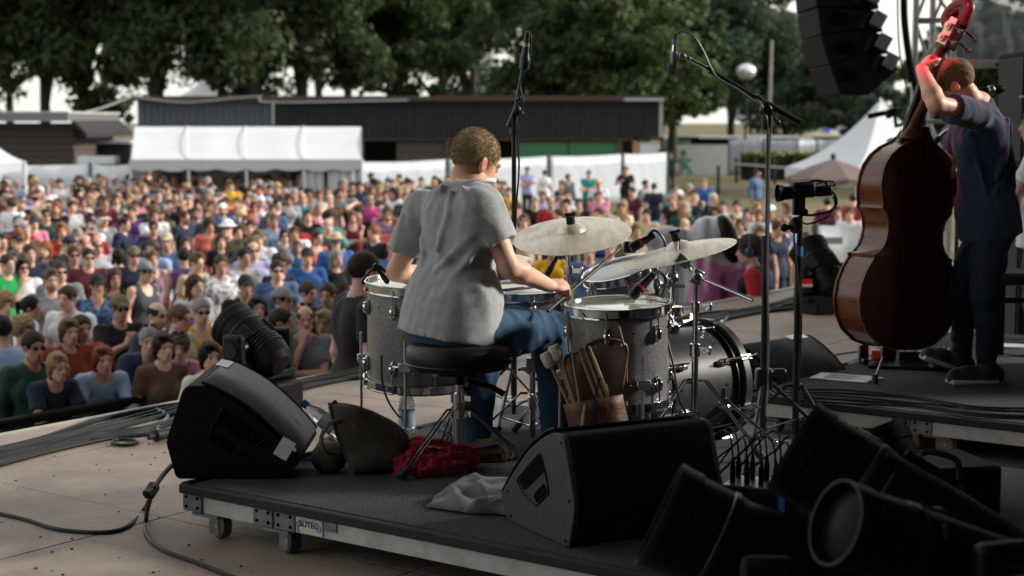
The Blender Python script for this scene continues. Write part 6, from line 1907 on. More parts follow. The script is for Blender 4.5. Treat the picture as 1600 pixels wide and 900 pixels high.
def hihat_stand():
 c = Vector((HC.x, HC.y, 0)); t = thing('hi_hat_stand', 'chrome hi-hat stand with footboard behind the drummer seat', 'hi-hat stand', (c.x, c.y, .2))
 b = MB(); b.tube([(c.x, c.y, .22), (c.x, c.y, HC.z - .03)], .012, 12); b.tube([(c.x, c.y, HC.z - .03), (c.x, c.y, HC.z + .16)], .0035, 8); b.build('pole', MT['chrome'], t)
 b = MB(); b.lathe([(.02, -.012), (.06, -.008), (.178, .008), (.178, .01), (.06, -.004), (.02, -.008)], Matrix.Translation((c.x, c.y, HC.z - .014)), 48, closed=True); b.build('bottom_cymbal', M_cym, t)
 b = MB(); b.bar((c.x - .02, c.y - .30, .225), (c.x, c.y - .04, .30), .09, .012); b.build('footboard', MT['steel'], t)
 tripod(t, c, .2, .27, .26, a0=.2)
 clampat(t, (c.x, c.y, .56))
hihat_stand()
def pedal():
 p = BF - BA * .56; p.z = .2; s = Vector((BA.y, -BA.x, 0))
 t = thing('bass_drum_pedal', 'chrome bass drum pedal under the drummer right foot', 'pedal', p)
 b = MB(); b.bar(p - BA * .16 + Vector((0, 0, .02)), p + BA * .09 + Vector((0, 0, .07)), .085, .012); b.build('footboard', MT['steel'], t, bevel=.004)
 for q in (-1, 1):
  b = MB(); b.tube([p + BA * .1 + s * .06 * q, p + BA * .1 + s * .05 * q + Vector((0, 0, .22))], .011, 8); b.build('post', MT['chrome'], t)
 b = MB(); b.tube([p + BA * .1 - s * .06 + Vector((0, 0, .21)), p + BA * .1 + s * .06 + Vector((0, 0, .21))], .008, 8); b.tube([p + BA * .1 + Vector((0, 0, .21)), p + BA * .02 + Vector((0, 0, .36))], .004, 6); b.ell(p + BA * .02 + Vector((0, 0, .36)), (.024, .024, .03), nu=12, nv=8); b.build('beater', MT['chrome'], t)
pedal()
# ---- throne
TH = at(716, 553, 6.02)
def throne():
 t = thing('drum_throne', 'black round padded drum throne on a chrome tripod', 'stool', (TH.x, TH.y, .2))
 b = MB(); r = .200
 b.lathe([(0, .045), (r * .7, .047), (r * .93, .040), (r * .995, .018), (r, -.008), (r * .985, -.034), (r * .95, -.05), (r * .6, -.056), (0, -.056)], Matrix.Translation(TH), 56); b.build('seat', mat('black_vinyl', (.006, .006, .0065), .42, spec=.3, var=.2, scale=8, bump=.2, bscale=180), t, ang=60)
 b = MB(); b.tube([TH + Vector((r * cos(a) * 1.0, r * sin(a) * 1.0, -.030)) for a in np.linspace(0, 2 * pi, 49)], .004, 6, caps=False); b.build('piping', MT['black_metal'], t)
 zb = TH.z - .056
 b = MB(); b.box((TH.x, TH.y, zb - .012), (.14, .1, .024)); b.cyl((TH.x, TH.y, zb - .06), (TH.x, TH.y, zb), .026, n=16); b.build('seat_mount', MT['black_metal'], t, bevel=.004)
 b = MB(); b.cyl((TH.x, TH.y, .42), (TH.x, TH.y, zb - .02), .016, n=16); b.build('post', MT['chrome'], t)
 b = MB(); b.cyl((TH.x, TH.y, .235), (TH.x, TH.y, .48), .0225, n=16); b.build('lower_tube', MT['steel'], t)
 for z, r_ in ((.475, .03), (.415, .032), (.25, .028)):
  b = MB(); b.cyl((TH.x, TH.y, z - .018), (TH.x, TH.y, z + .018), r_, n=16); b.bar((TH.x, TH.y, z), (TH.x + .05, TH.y - .03, z), .012, .02); b.build('collar', MT['chrome'], t)
 b = MB(); b.tube([TH + Vector((.04, -.03, -.10)), TH + Vector((.13, -.05, -.12)), TH + Vector((.175, -.06, -.145))], [.008, .011, .013], 8); b.build('tilt_lever', MT['black_plastic'], t)
 tripod(t, TH, .2, .30, .23, a0=-2.35, r=.0085)
throne()
# ---- stick bag, sticks, microphones on the kit
M_leather = mat('brown_leather', (.115, .045, .022), .55, var=.35, scale=9, bump=.3, bscale=60)
M_suede = mat('pale_bag_lining', (.20, .145, .115), .8, var=.3, scale=7, bump=.3, bscale=40)
M_stick = mat('hickory', (.33, .22, .12), .5, var=.2, scale=12, stretch=(1, 1, .2))
def stick_bag():
 Y = 5.74
 t = thing('stick_bag', 'open brown leather stick bag hanging from the floor tom', 'stick bag', at(930, 640, Y))
 b = MB(); n = 10; vs = []
 top = [(884, 556), (900, 552), (916, 540), (932, 532), (950, 530), (966, 532), (978, 540), (980, 556)]
 bot = [(904, 700), (914, 704), (926, 706), (940, 707), (952, 706), (965, 704), (975, 700), (982, 690)]
 vs = []
 for k in range(9):
  for (a, c), (e, g) in zip(top, bot):
   q = k / 8; vs.append(at(a + (e - a) * q, c + (g - c) * q, Y + .06 + .012 * sin(k + a * .1)))
 m = len(top); b.add(vs, [(k * m + i, k * m + i + 1, (k + 1) * m + i + 1, (k + 1) * m + i) for k in range(8) for i in range(m - 1)])
 o = b.build('back_panel', M_suede, t); s_ = o.modifiers.new('thickness', 'SOLIDIFY'); s_.thickness = .006
 b = MB()
 for col in (top[0:1] + [(882, 590), (886, 620)], [(980, 548), (976, 580), (972, 620), (980, 660)], top): b.tube(spline([at(x, y, Y + .045) for x, y in col], 4), .006, 6)
 b.build('piping', M_leather, t)
 P0 = [(880, 632), (905, 628), (930, 624), (955, 619), (972, 616)]; P1 = [(902, 712), (920, 714), (940, 715), (962, 713), (986, 706)]
 vs = []
 for k in range(7):
  for i, ((a, c), (e, g)) in enumerate(zip(P0, P1)):
   q = k / 6; vs.append(at(a + (e - a) * q, c + (g - c) * q, Y - .045 * sin(pi * (i + .6) / 5.2)))
 b = MB(); b.add(vs, [(k * 5 + i, k * 5 + i + 1, (k + 1) * 5 + i + 1, (k + 1) * 5 + i) for k in range(6) for i in range(4)]); o = b.build('front_pocket', M_leather, t); s_ = o.modifiers.new('thickness', 'SOLIDIFY'); s_.thickness = .005
 b = MB(); b.tube(spline([at(938, 590, Y - .045), at(930, 620, Y - .05), at(926, 650, Y - .055), at(924, 680, Y - .05)], 4), .004, 6); b.build('tie_cord', MT['black_plastic'], t)
 b = MB(); b.tube(spline([at(890, 550, Y), at(888, 530, Y + .02), at(889, 512, Y + .05), at(888, 492, Y + .1)], 4), .005, 6); b.build('hanging_strap', M_leather, t); b = MB(); b.tube(spline([at(975, 540, Y), at(968, 515, Y + .03), at(960, 492, Y + .06)], 4), .004, 6); b.build('hanging_strap', M_leather, t)
 for i, (a, c, e, g, r, lab) in enumerate(((894, 553, 908, 640, .007, 'leftmost upright drumstick standing in the leather stick bag'), (903, 541, 936, 630, .0075, 'second drumstick in the stick bag with a round tip'), (912, 540, 945, 628, .0075, 'drumstick leaning in the middle of the stick bag'), (920, 540, 952, 625, .007, 'rightmost pale drumstick in the leather stick bag'), (876, 556, 900, 636, .007, 'drumstick lying lowest between mallet and stick bag pocket'), (913, 632, 905, 700, .006, 'single pale stick stuck through the front of the bag'))):
  y = Y + (.02 if i != 5 else -.06); p, q = at(a, c, y), at(e, g, y)
  d = (p - q).normalized()
  b = MB(); b.tube([q, q.lerp(p, .75), p - d * .02, p - d * .012, p], [r, r, r * .55, r * .75, r * .3], 8); tag(b.build('drumstick', M_stick), lab, 'drumstick', 'sticks in the stick bag')
 for i, (a, c, e, g, lab) in enumerate(((856, 561, 893, 640, 'mallet with cream felt head sticking out left of the stick bag'), (868, 550, 897, 632, 'second cream mallet touching the first in the stick bag'))):
  p, q = at(a, c, Y + .03), at(e, g, Y + .02); t2 = thing('mallet', lab, 'mallet', q); d = (p - q).normalized()
  b = MB(); b.tube([q, p], .006, 8); b.build('handle', M_stick, t2)
  b = MB(); F2 = frame(d, (0, 1, 0), p); b.M = F2; b.lathe([(0, -.03), (.018, -.03), (.023, -.02), (.023, .018), (.018, .026), (0, .027)], n=18); b.build('felt_head', mat('cream_felt', (.50, .44, .36), .95, bump=.4, bscale=90), t2)
stick_bag()
def mic(name, label, p, d, L=.13, r=.017, ring=None, stand=None):
 p, d = Vector(p), Vector(d).normalized(); F_ = frame(d, (0, 0, 1), p)
 t = thing(name, label, 'microphone', p)
 b = MB(F_); b.lathe([(0, L * .5), (r * .8, L * .46), (r, L * .36), (r, L * .1), (r * .8, L * .02), (r * .62, -L * .5), (0, -L * .5)], n=18); b.build('body', MT['black_metal'], t)
 if ring is not None:
  b = MB(F_); b.lathe([(r * 1.01, L * .02), (r * 1.04, L * .02), (r * 1.04, L * .1), (r * 1.01, L * .1)], n=18); b.build('ring', ring, t)
 if stand:
  b = MB(); b.tube(spline([Vector(q) for q in stand], 5), .0055, 7); b.build('clip_arm', MT['black_metal'], t)
 return t
M_redring = mat('red_ring', (.45, .03, .03), .4)
mic('clip_microphone', 'clip-on microphone on a bent arm at the left floor tom rim', at(596, 428, 6.36), (.5, .2, -.75), .10, .011, None, [at(570, 444, 6.36), at(567, 438, 6.36), at(588, 416, 6.36), at(602, 424, 6.36)])
mic('tom_microphone', 'dark microphone with red ring aimed at the right floor tom head', at(1003, 447, 6.05), (-.62, -.2, -.62), .13, .022, M_redring, [at(1012, 437, 6.05), at(1030, 425, 6.1), at(1040, 440, 6.15), at(1032, 470, 6.1)])
mic('tom_microphone', 'short black microphone with red end above the rack tom', at(1003, 378, 6.75), (-.75, -.1, -.4), .12, .022, M_redring, [at(1010, 372, 6.75), at(1022, 360, 6.75), at(1036, 372, 6.75), at(1042, 392, 6.75)])
mic('snare_microphone', 'slim dark microphone tilted over the snare between arm and ride stand', at(863, 414, 6.8), (-.45, -.1, -.8), .15, .014, None, [at(868, 400, 6.8), at(880, 398, 6.82), at(888, 415, 6.84), at(886, 440, 6.84)])
b = MB(); b.box(at(984, 386, 6.9), (.055, .05, .05)); tag(b.build('clip_mount', MT['black_metal'], bevel=.008, smooth=True), 'black clip mount gripping the rear rim of the rack tom', 'clip mount')
for a, lab in (((790, 455, 834, 459), 'dark brush lying flat across the snare head'), ((783, 463, 818, 459), 'thin wire brush handle lying on the snare head')):
 p, q = at(a[0], a[1], 6.5), at(a[2], a[3], 6.62); p.z = q.z = SN.z + .012
 b = MB(); b.tube([p, q], [.006, .004], 8); tag(b.build('wire_brush', MT['black_plastic']), lab, 'drum brush', 'brushes on the snare')
def clutter():
 # open canvas bag
 Yb = 5.95
 t = thing('canvas_bag', 'dark olive canvas bag lying open beside the wedge monitor', 'bag', onz(575, 748, .2))
 A_ = [(at(542, 690, Yb), .150, .058, .0), (at(556, 690, Yb + .0), .142, .075, 0), (at(580, 694, Yb + .02), .128, .09, 0), (at(605, 701, Yb + .04), .108, .095, 0), (at(628, 706, Yb + .05), .088, .09, 0), (at(642, 712, Yb + .05), .05, .06, 0)]
 b = MB(); n = 28; vs = []
 rng = np.random.default_rng(4)
 for i, (c, hz, hy, _) in enumerate(A_):
  for k in range(n):
   a = 2 * pi * k / n; w_ = 1 + .05 * sin(3 * a + i * 1.3) + .04 * sin(7 * a + i); w_ *= 1 / (abs(cos(a)) ** 3.2 + abs(sin(a)) ** 3.2) ** .31
   p = c + Vector((.30 * cos(a) * hy * (1 if i == 0 else .6) - .06 * sin(a) * (i == 0), cos(a) * hy * w_, sin(a) * hz * w_ * (1.0 if sin(a) > 0 else .95) + .012 * sin(k * 2.3 + i * 2.9) * (i > 0)))
   if p.z < .207: p.z = .207
   vs.append(p)
 b.add(vs, [(i * n + k, i * n + (k + 1) % n, (i + 1) * n + (k + 1) % n, (i + 1) * n + k) for i in range(len(A_) - 1) for k in range(n)] + [tuple((len(A_) - 1) * n + k for k in range(n))])
 mc = mat('olive_canvas', (.075, .062, .045), .9, var=.45, scale=14, bump=.5, bscale=60); o = b.build('bag_body', mc, t, ang=60); sd = o.modifiers.new('soft', 'SUBSURF'); sd.levels = sd.render_levels = 1; s_ = o.modifiers.new('thickness', 'SOLIDIFY'); s_.thickness = .005
 mh = mat('olive_webbing', (.085, .085, .05), .8, var=.2, scale=30)
 b = MB(); b.tube([vs[k] for k in range(n)] + [vs[0]], .006, 6); b.build('rim_binding', mh, t)
 b = MB(); b.tube(spline([at(540, 652, Yb - .05), at(515, 662, Yb - .08), at(502, 684, Yb - .1), at(508, 705, Yb - .1), at(530, 709, Yb - .06)], 6), .009, 8, flat=.6); b.build('carry_loop', mh, t)
 b = MB(); b.ell(onz(512, 742, .2) + Vector((0, .05, .055)), (.07, .055, .06), nu=16, nv=10); b.build('side_pocket', mc, t)
 # cloths
 def heap(name, label, c, R3, amp, f, col, seed, rot=0, extra=()):
  pr = [ell(c, R3, RotZ(rot), .03)] + list(extra) + [cut((0, 0, .203), (0, 0, -1))]
  def dsp(P):
   return amp * (np.abs(sines(P, f, seed)) * -1.6 + .25 * sines(P, f * 2.2, seed + 1))
  me = skin_mesh(name, pr, .006, mat(name + '_cloth', col, .9, var=.25, scale=12, bump=.3, bscale=120), dsp, smooth_it=1)
  o = link_mesh(name, me); tag(o, label, 'cloth'); return o
 p = onz(672, 742, .2)
 heap('red_cloth', 'crumpled crimson cloth in front of the drum throne', (p.x - .01, p.y + .07, .23), (.135, .12, .055), .02, 30, (.30, .012, .035), 3, .2, [ell((p.x - .05, p.y + .13, .255), (.09, .07, .05), None, .03), ell((p.x + .10, p.y + .12, .235), (.07, .08, .04), None, .03)])
 # folded jacket: two layers of cloth with soft ridges and a free hem
 p = onz(762, 792, .2); t = thing('grey_jacket', 'folded grey jacket lying at the riser edge by the rear wedge', 'jacket', (p.x, p.y, .2)); mj = mat('grey_jacket_cloth', (.12, .12, .13), .9, var=.2, scale=10, bump=.3, bscale=200, sheen=.15)
 def layer(nm, x0, x1, y0, y1, z0, seed, rot):
  n, m = 56, 30; R_ = Matrix.Rotation(rot, 3, 'Z'); vs = []; b = MB()
  for i in range(n):
   for k in range(m):
    u, v = i / (n - 1), k / (m - 1); a = 2 * u - 1; c = 2 * v - 1
    x = x0 + (x1 - x0) * u + .012 * sin(v * 7 + seed) ; y = y0 + (y1 - y0) * v + .014 * sin(u * 8 + seed * 2)
    e = min(1, 5 * min(u, 1 - u, v, 1 - v) + .0)
    rg = (1 - abs(sin(3.4 * u * 2 + 2.2 * v + seed))) ** 2 * .020 + (1 - abs(sin(5.1 * v - 3.3 * u + seed * 1.7))) ** 3 * .016 + .006 * sin(9 * u + 4 * v)
    z = .205 + z0 * e ** .5 + rg * e
    q = R_ @ Vector((x, y, 0)); vs.append((p.x + q.x, p.y + q.y, z))
  b.add(vs, [(i * m + k, (i + 1) * m + k, (i + 1) * m + k + 1, i * m + k + 1) for i in range(n - 1) for k in range(m - 1)])
  o = b.build(nm, mj, t, ang=80); s_ = o.modifiers.new('thickness', 'SOLIDIFY'); s_.thickness = .006; s_.offset = 1
 layer('lower_layer', -.20, .22, -.10, .20, .022, 1.0, -.30); layer('upper_layer', -.17, .20, .0, .22, .052, 3.1, -.18); layer('sleeve', -.02, .24, -.11, .0, .034, 5.2, -.42)
 p = onz(772, 722, .2)
 o = heap('brown_scarf', 'small heap of dark brown knitted scarf beside the throne leg', (p.x - .015, p.y + .05, .225), (.09, .06, .05), .014, 60, (.06, .035, .018), 21); o['category'] = 'scarf'
 p = onz(530, 722, .2)
 o = heap('tan_cloth', 'tan folded cloth showing behind the open canvas bag', (p.x + .02, p.y + .10, .235), (.12, .07, .05), .014, 26, (.28, .20, .12), 31)
 p = onz(668, 700, .2); b = MB(); b.tube([p + Vector((-.09, .05, .03)), p + Vector((.08, -.0, .02))], [.028, .02], 12); tag(b.build('rolled_towel', mat('pale_towel', (.42, .36, .28), .9, bump=.4, bscale=60)), 'small rolled pale towel behind the crimson cloth', 'towel')
 M_pet = mat('clear_bottle', (.80, .88, .92), .05, trans=.85, spec=.5); M_cap = mat('blue_cap', (.01, .09, .28), .4); M_lab = mat('blue_bottle_label', (.10, .32, .52), .5, col2=(.55, .65, .72), scale=30)
 def bottle(label, base, up, s=1.0):
  F_ = frame(up, (0, 1, 0), base); t = thing('water_bottle', label, 'bottle', M=F_)
  b = MB(F_); b.lathe([(0, 0), (.030 * s, .0), (.0335 * s, .008), (.0335 * s, .05), (.032 * s, .054), (.0335 * s, .058), (.0335 * s, .125 * s), (.032 * s, .13 * s), (.0335 * s, .136 * s), (.030 * s, .158 * s), (.014 * s, .192 * s), (.0125 * s, .205 * s), (0, .206 * s)], n=24); b.build('bottle_body', M_pet, t)
  b = MB(F_); b.lathe([(.0342 * s, .062), (.0342 * s, .120 * s), (.0338 * s, .120 * s), (.0338 * s, .062)], n=24, closed=True); b.build('label_wrap', M_lab, t)
  b = MB(F_); b.cyl((0, 0, .196 * s), (0, 0, .222 * s), .0155 * s, n=18); b.build('cap', M_cap, t)
 p = onz(632, 700, .2); bottle('half full clear water bottle with blue cap standing behind the canvas bag', Vector((p.x, p.y + .15, .2015)), (0, 0, 1), 1.06)
 p = at(512, 692, 6.15); bottle('water bottle lying inside the loop of the canvas bag', p + Vector((.07, 0, .02)), (-.65, .2, .5))
 p = onz(884, 708, .2); bottle('water bottle with pale blue label standing left of the stick bag', Vector((p.x, p.y + .1, .2015)), (0, 0, 1), .95)
clutter()
for i, pts in enumerate(([onz(600, 622, .21), at(598, 600, 6.3)],)): pass
cable('mic_cable', 'black microphone cable hanging from the left floor tom to the riser', [at(596, 555, 6.2), at(598, 600, 6.2), at(612, 636, 6.25), onz(640, 664, .207), onz(690, 672, .207), onz(720, 690, .207)], .0042)
cable('mic_cable', 'black microphone cable running down the right floor tom shell', [at(1030, 470, 6.1), at(1040, 520, 6.0), at(1052, 570, 5.95), at(1060, 620, 5.95), at(1075, 650, 6.05), onz(1100, 690, .207)], .0042)
cable('mic_cable', 'black cable looping round the snare stand foot', [onz(800, 640, .207), at(820, 628, 6.8), at(850, 625, 6.7), onz(880, 650, .207), onz(900, 690, .207)], .0042)
# ------------------------------------------------------------------ the drummer
def A(px, py, Y): return np.array(at(px, py, Y))
def yawR(yaw, nod=0.0, roll=0.0): return RotZ(yaw) @ np.array(Matrix.Rotation(roll, 3, 'Y')) @ RotX(-nod)
M_skin_h = mat('fair_skin', lin('#d8a88f'), .48, vcol='tint', var=.14, scale=22, spec=.4, bump=.12, bscale=240, sub=.12)
M_hair_b = mat('dark_blond_hair', (.43, .33, .195), .85, col2=(.27, .195, .11), scale=90, contrast=(.38, .62), stretch=(1.6, 1.6, .3), bump=.3, bscale=150, spec=.08)
M_tee_grey = mat('grey_marl_cotton', (.38, .395, .395), .95, col2=(.30, .31, .312), scale=150, contrast=(.35, .65), bump=.25, bscale=320, spec=.15, sheen=.15)
M_jeans = mat('blue_denim', (.045, .095, .165), .85, col2=(.022, .05, .095), scale=7, contrast=(.35, .7), bump=.4, bscale=260, spec=.2)
M_shoe = mat('dark_canvas_shoe', (.02, .02, .022), .7, bump=.3, bscale=150)
M_sole = mat('pale_sole', (.42, .40, .36), .6, var=.3, scale=20)
def frame3(x, y):
 x = np.array(x, float); y = np.array(y, float)
def drummer():
 J = {}
 J['pelvis'] = A(705, 501, 6.08); J['neck'] = A(740, 292, 6.12)
 J['shL'], J['shR'] = A(661, 326, 6.24), A(754, 321, 6.02)
 R = yawR(rad(-56), .36, .10)
 J['headR'] = R; J['head'] = A(742, 254, 6.15)
 J['elL'], J['wrL'] = A(620, 424, 6.36), A(725, 452, 6.60)
 J['elR'], J['wrR'] = A(795, 417, 5.98), A(857, 446, 6.17)
 J['handL'] = (V3(.6, .7, -.2), V3(-.3, .2, 1), 1.0); J['handR'] = (V3(.80, .58, -.03), V3(.15, -.55, .85), 1.05)
 T = torso_frame(J); rt = T[:, 0]
 J['hipL'], J['hipR'] = J['pelvis'] - rt * .095 + V3(0, 0, -.03), J['pelvis'] + rt * .095 + V3(0, 0, -.03)
 J['knR'], J['anR'] = A(866, 516, 6.36), A(866, 676, 6.36)
 J['knL'], J['anL'] = A(752, 524, 6.52), A(746, 692, 6.44)
 J['toeR'], J['toeL'] = V3(.75, .6, -.12), V3(.3, .9, 0)
 M = Matrix.Translation((J['pelvis'][0], J['pelvis'][1], .2))
 def obj(name, prims, res, m_, parent=None, disp=None, tint=None, it=0):
  me = skin_mesh(name, prims, res, m_, disp, tint, it)
  me.transform(M.inverted())
  return link_mesh(name, me, parent, M if parent is None else None)
 ft = face_tint(J['head'], R)
 def fade(v):                       # cropped hair thinning out towards the nape and temples
  c = ft(v); l = (v - J['head']) @ R
  k = np.clip((l[:, 2] + .085) / .04, 0, 1) * np.clip((.055 - l[:, 1]) / .03, 0, 1) * (np.abs(l[:, 0]) < .079) * .8
  return c * (1 - k[:, None]) + np.array((.60, .56, .40)) * k[:, None]
 body = obj('person', body_prims(J, False, 1.0, 0.0), .0052, M_skin_h, tint=fade)
 tag(body, 'short haired drummer in grey t-shirt seated on the black throne seen from behind', 'person')
 # t-shirt
 H = np.linalg.norm(J['neck'] - J['pelvis'])
 w_ = np.linalg.norm(J['shR'] - J['shL']) / 2
 g = .0135
 def bk(x, z, o=0.0):            # a point on the cloth of the back
  prof = .114 + g - .02 * abs(z - .62) ** 1.5 * 3
  return J['pelvis'] + T @ V3(x, -prof * sqrt(max(.05, 1 - (x / (w_ * 1.16)) ** 2)) - o, z * H)
 P = top_prims(J, 'tee', False, .0, g, hem=-.068)
 post = [p for p in P if p[0] in 'xl']; P = [p for p in P if p[0] not in 'xl']
 P += [cap(J['pelvis'] + T @ V3(-.07, .0, .1), J['pelvis'] + T @ V3(-.065, -.02, -.1), .128, .136, .05), cap(J['pelvis'] + T @ V3(.07, .0, .1), J['pelvis'] + T @ V3(.06, -.02, -.1), .126, .134, .05)]
 def fold(pts, r=.009, k=.016):
  Q = [bk(*p) for p in pts]
  return [cap(a, b, r * .62, r * .5, k * 1.7) for a, b in zip(Q[:-1], Q[1:])]
 P += fold([(.165, .74, .0), (.12, .6, .004), (.05, .45, .004), (.0, .36, 0)], .010) + fold([(.17, .66), (.13, .46, .004), (.07, .28, .004)], .011) + fold([(-.06, .97, .0), (-.10, .78, .004), (-.12, .55, .003), (-.10, .35)], .009)
 P += fold([(.05, .98), (.10, .84, .003), (.165, .74)], .010) + fold([(-.17, .74), (-.14, .55, .003), (-.13, .3, .003)], .008) + fold([(.0, .95), (.02, .75, .003), (-.01, .5, .002)], .007)
 P += fold([(.17, .16), (.08, .08, .010), (-.02, .10, .006)], .015) + fold([(.17, .05), (.07, -.02, .012), (-.05, .01, .01)], .016) + fold([(.165, .28), (.09, .22, .008), (.02, .25, .004)], .013) + fold([(-.16, .1), (-.08, .04, .008), (.0, .06, .004)], .011) + fold([(.13, -.12), (.03, -.13, .012), (-.1, -.1, .008)], .013)
 P += fold([(-.165, .86), (-.12, .90, .004), (-.06, .93)], .008)
 for S, q in (('R', 1), ('L', -1)):
  a, e = J['sh' + S], J['el' + S]
  d = e - a; u = np.cross(d, T[:, 1]); u /= np.linalg.norm(u); v = np.cross(u, d); v /= np.linalg.norm(v)
  for k, (f0, f1, an) in enumerate(((.1, .55, .4), (.2, .6, 1.7), (.0, .5, 3.0), (.15, .6, 4.4))):
   n0 = u * cos(an) + v * sin(an); n1 = u * cos(an + .5) + v * sin(an + .5)
   P.append(cap(a + d * f0 + n0 * .066, a + d * f1 + n1 * .068, .009, .011, .018))
 P += post
 def wr(p):
  n1 = sines((p[0], p[1], p[2] * .35), 30, 5); n2 = sines((p[0] * .7, p[1] * .7, p[2] * .9), 60, 6)
  return .0042 * n1 + .0014 * n2
 obj('t_shirt', P, .0058, M_tee_grey, body, wr, None, 1)
 # jeans
 P = [ell(J['pelvis'] + V3(0, 0, -.07), (.168, .138, .095), T, .035), ell(J['pelvis'] - T[:, 1] * .03 + V3(0, 0, -.075), (.165, .11, .07), T, .035)]
 for S in 'LR':
  P += leg_prims(J, S, .016, 1.06)
  h, k = J['hip' + S], J['kn' + S]
  d = k - h
  for i, f in enumerate((.25, .4, .56, .7, .84)):
   c = h + d * f; n_ = np.cross(d, V3(0, 0, 1)); n_ /= np.linalg.norm(n_)
   P.append(cap(c + n_ * .06 + V3(0, 0, .055), c + n_ * .082 - V3(0, 0, .03) + d * .06, .010, .008, .018)); P.append(cap(c - n_ * .05 + V3(0, 0, .06), c + n_ * .03 + V3(0, 0, .075) + d * .04, .008, .009, .02))
  for i in range(4):
   c = J['kn' + S] + (J['an' + S] - J['kn' + S]) * (.55 + .11 * i); P.append(cap(c + V3(-.055, 0, .01), c + V3(.03, -.05, -.02), .010, .010, .015))
  a = J['an' + S]; P.append(('l', a, V3(0, 0, -1), a - V3(.12, .12, .09), a + V3(.12, .12, .0)))
 obj('jeans', P, .0075, M_jeans, body, lambda p: .0035 * sines((p[0], p[1], p[2]), 34, 8), None, 1)
 for S in 'LR':
  P = foot_prims(J, S, .012); sh = obj('shoe', P, .007, M_shoe, body)
  a = J['an' + S]; d = J['toe' + S] / np.linalg.norm(J['toe' + S]); h = a - V3(0, 0, .088)
  b = MB(); p0 = Vector(h - d * .05); p1 = Vector(h + d * .17)
  b.bar(p0, p1, .085, .02, up=(0, 0, 1)); b.build('sole', M_sole, sh, bevel=.008)
 # hair: short, swept, with fine relief
 HM = Matrix.LocRotScale(Vector(J['head']), Matrix(R.tolist()).to_quaternion(), None)
 hp = [ell((0, -.014, .038), (.0768, .0985, .0888), None, .01), sub(ell((0, .125, -.035), (.082, .072, .105), None, .012)), sub(ell((.085, .012, -.028), (.02, .026, .045), None, .008)), sub(ell((-.085, .012, -.028), (.02, .026, .045), None, .008)), cut((0, -.05, -.062), (0, .5, -1))]
 me = skin_mesh('hair', hp, .0042, M_hair_b, lambda p: .0016 * sines((p[0], p[1] * .8, p[2] * .4), 120, 2))
 hr = link_mesh('hair', me, body, M.inverted() @ HM)
 # spikes of short hair along the outline
 rng = np.random.default_rng(6); n = 12000
 d = rng.normal(size=(n, 3)); d /= np.linalg.norm(d, axis=1)[:, None]
 p = d * np.array((.0768, .0985, .0888)) + np.array((0, -.014, .038))
 ok = (p[:, 2] > -.055 + .5 * np.clip(p[:, 1] + .05, 0, 1)) & (((p - np.array((0, .125, -.035))) / np.array((.09, .08, .11))) ** 2).sum(1).__gt__(1.0) & (np.abs(p[:, 0]) < .083)
 p, d = p[ok], d[ok]
 t_ = d * .75 + np.array((0, .25, -.35)) + rng.normal(size=d.shape) * .3; t_ /= np.linalg.norm(t_, axis=1)[:, None]
 s = np.cross(t_, d + .15 * rng.normal(size=d.shape)); s /= np.linalg.norm(s, axis=1)[:, None]
 L_ = (.005 + .006 * rng.random(len(p)))[:, None]
 q = np.stack([p - s * .0011 - d * .003, p + s * .0011 - d * .003, p + t_ * L_ + s * .0003, p + t_ * L_ - s * .0003], 1).reshape(-1, 3)
 o = quads_mesh('hair_tips', q, M_hair_b, body, Matrix.Identity(4)); o.matrix_local = M.inverted() @ HM; o['kind'] = 'stuff'
 # lanyard round the neck
 nk = J['neck'] + T @ V3(0, -.002, .034)
 R4 = Matrix.LocRotScale(Vector(nk), Matrix(T.tolist()).to_quaternion(), None)
 b = MB(R4 @ Matrix.Rotation(.30, 4, 'X')); n = 40; vs = []
 for k in range(n):
  a = 2 * pi * k / n; rx, ry = .077, .079
  for z, o_ in ((-.008, 0.004), (.009, 0)): vs.append((rx * cos(a) * (1 + o_), ry * sin(a) * (1 + o_) + .0, z - .02 * max(0, sin(a))))
 b.add(vs, [(2 * k, 2 * ((k + 1) % n), 2 * ((k + 1) % n) + 1, 2 * k + 1) for k in range(n)])
 ln = b.build('lanyard', mat('white_lanyard', (.70, .70, .68), .7), body); s_ = ln.modifiers.new('thickness', 'SOLIDIFY'); s_.thickness = .002; s_.offset = 1
 F2 = R4 @ Matrix.Rotation(.30, 4, 'X')
 # print on the lanyard: letters and a heart, each standing tangent on the band
 def on_band(a):
  p_ = Vector((.0775 * cos(a), .0795 * sin(a), .0)); nrm = Vector((cos(a), sin(a), 0))
  x_ = Vector((-sin(a), cos(a), 0)); return F2 @ Matrix(((x_.x, 0, nrm.x, p_.x), (x_.y, 0, nrm.y, p_.y), (0, 1, 0, 0), (0, 0, 0, 1)))
 for i, ch in enumerate('Flutte'):
  text_me(ch, .014, on_band(-1.50 + i * .115), M_ink, ln)
 b = MB(on_band(-1.68)); b.ell((-.0022, .001, 0), (.003, .003, .0006), nu=8, nv=4); b.ell((.0022, .001, 0), (.003, .003, .0006), nu=8, nv=4); b.prism([(-.0048, .0), (0, -.006), (.0048, .0)], Matrix.Identity(4), -.0005, .0005); b.build('heart_print', M_redring, ln)
 for i, ch in enumerate('II'): text_me(ch, .014, on_band(-1.86 - i * .06), M_ink, ln)
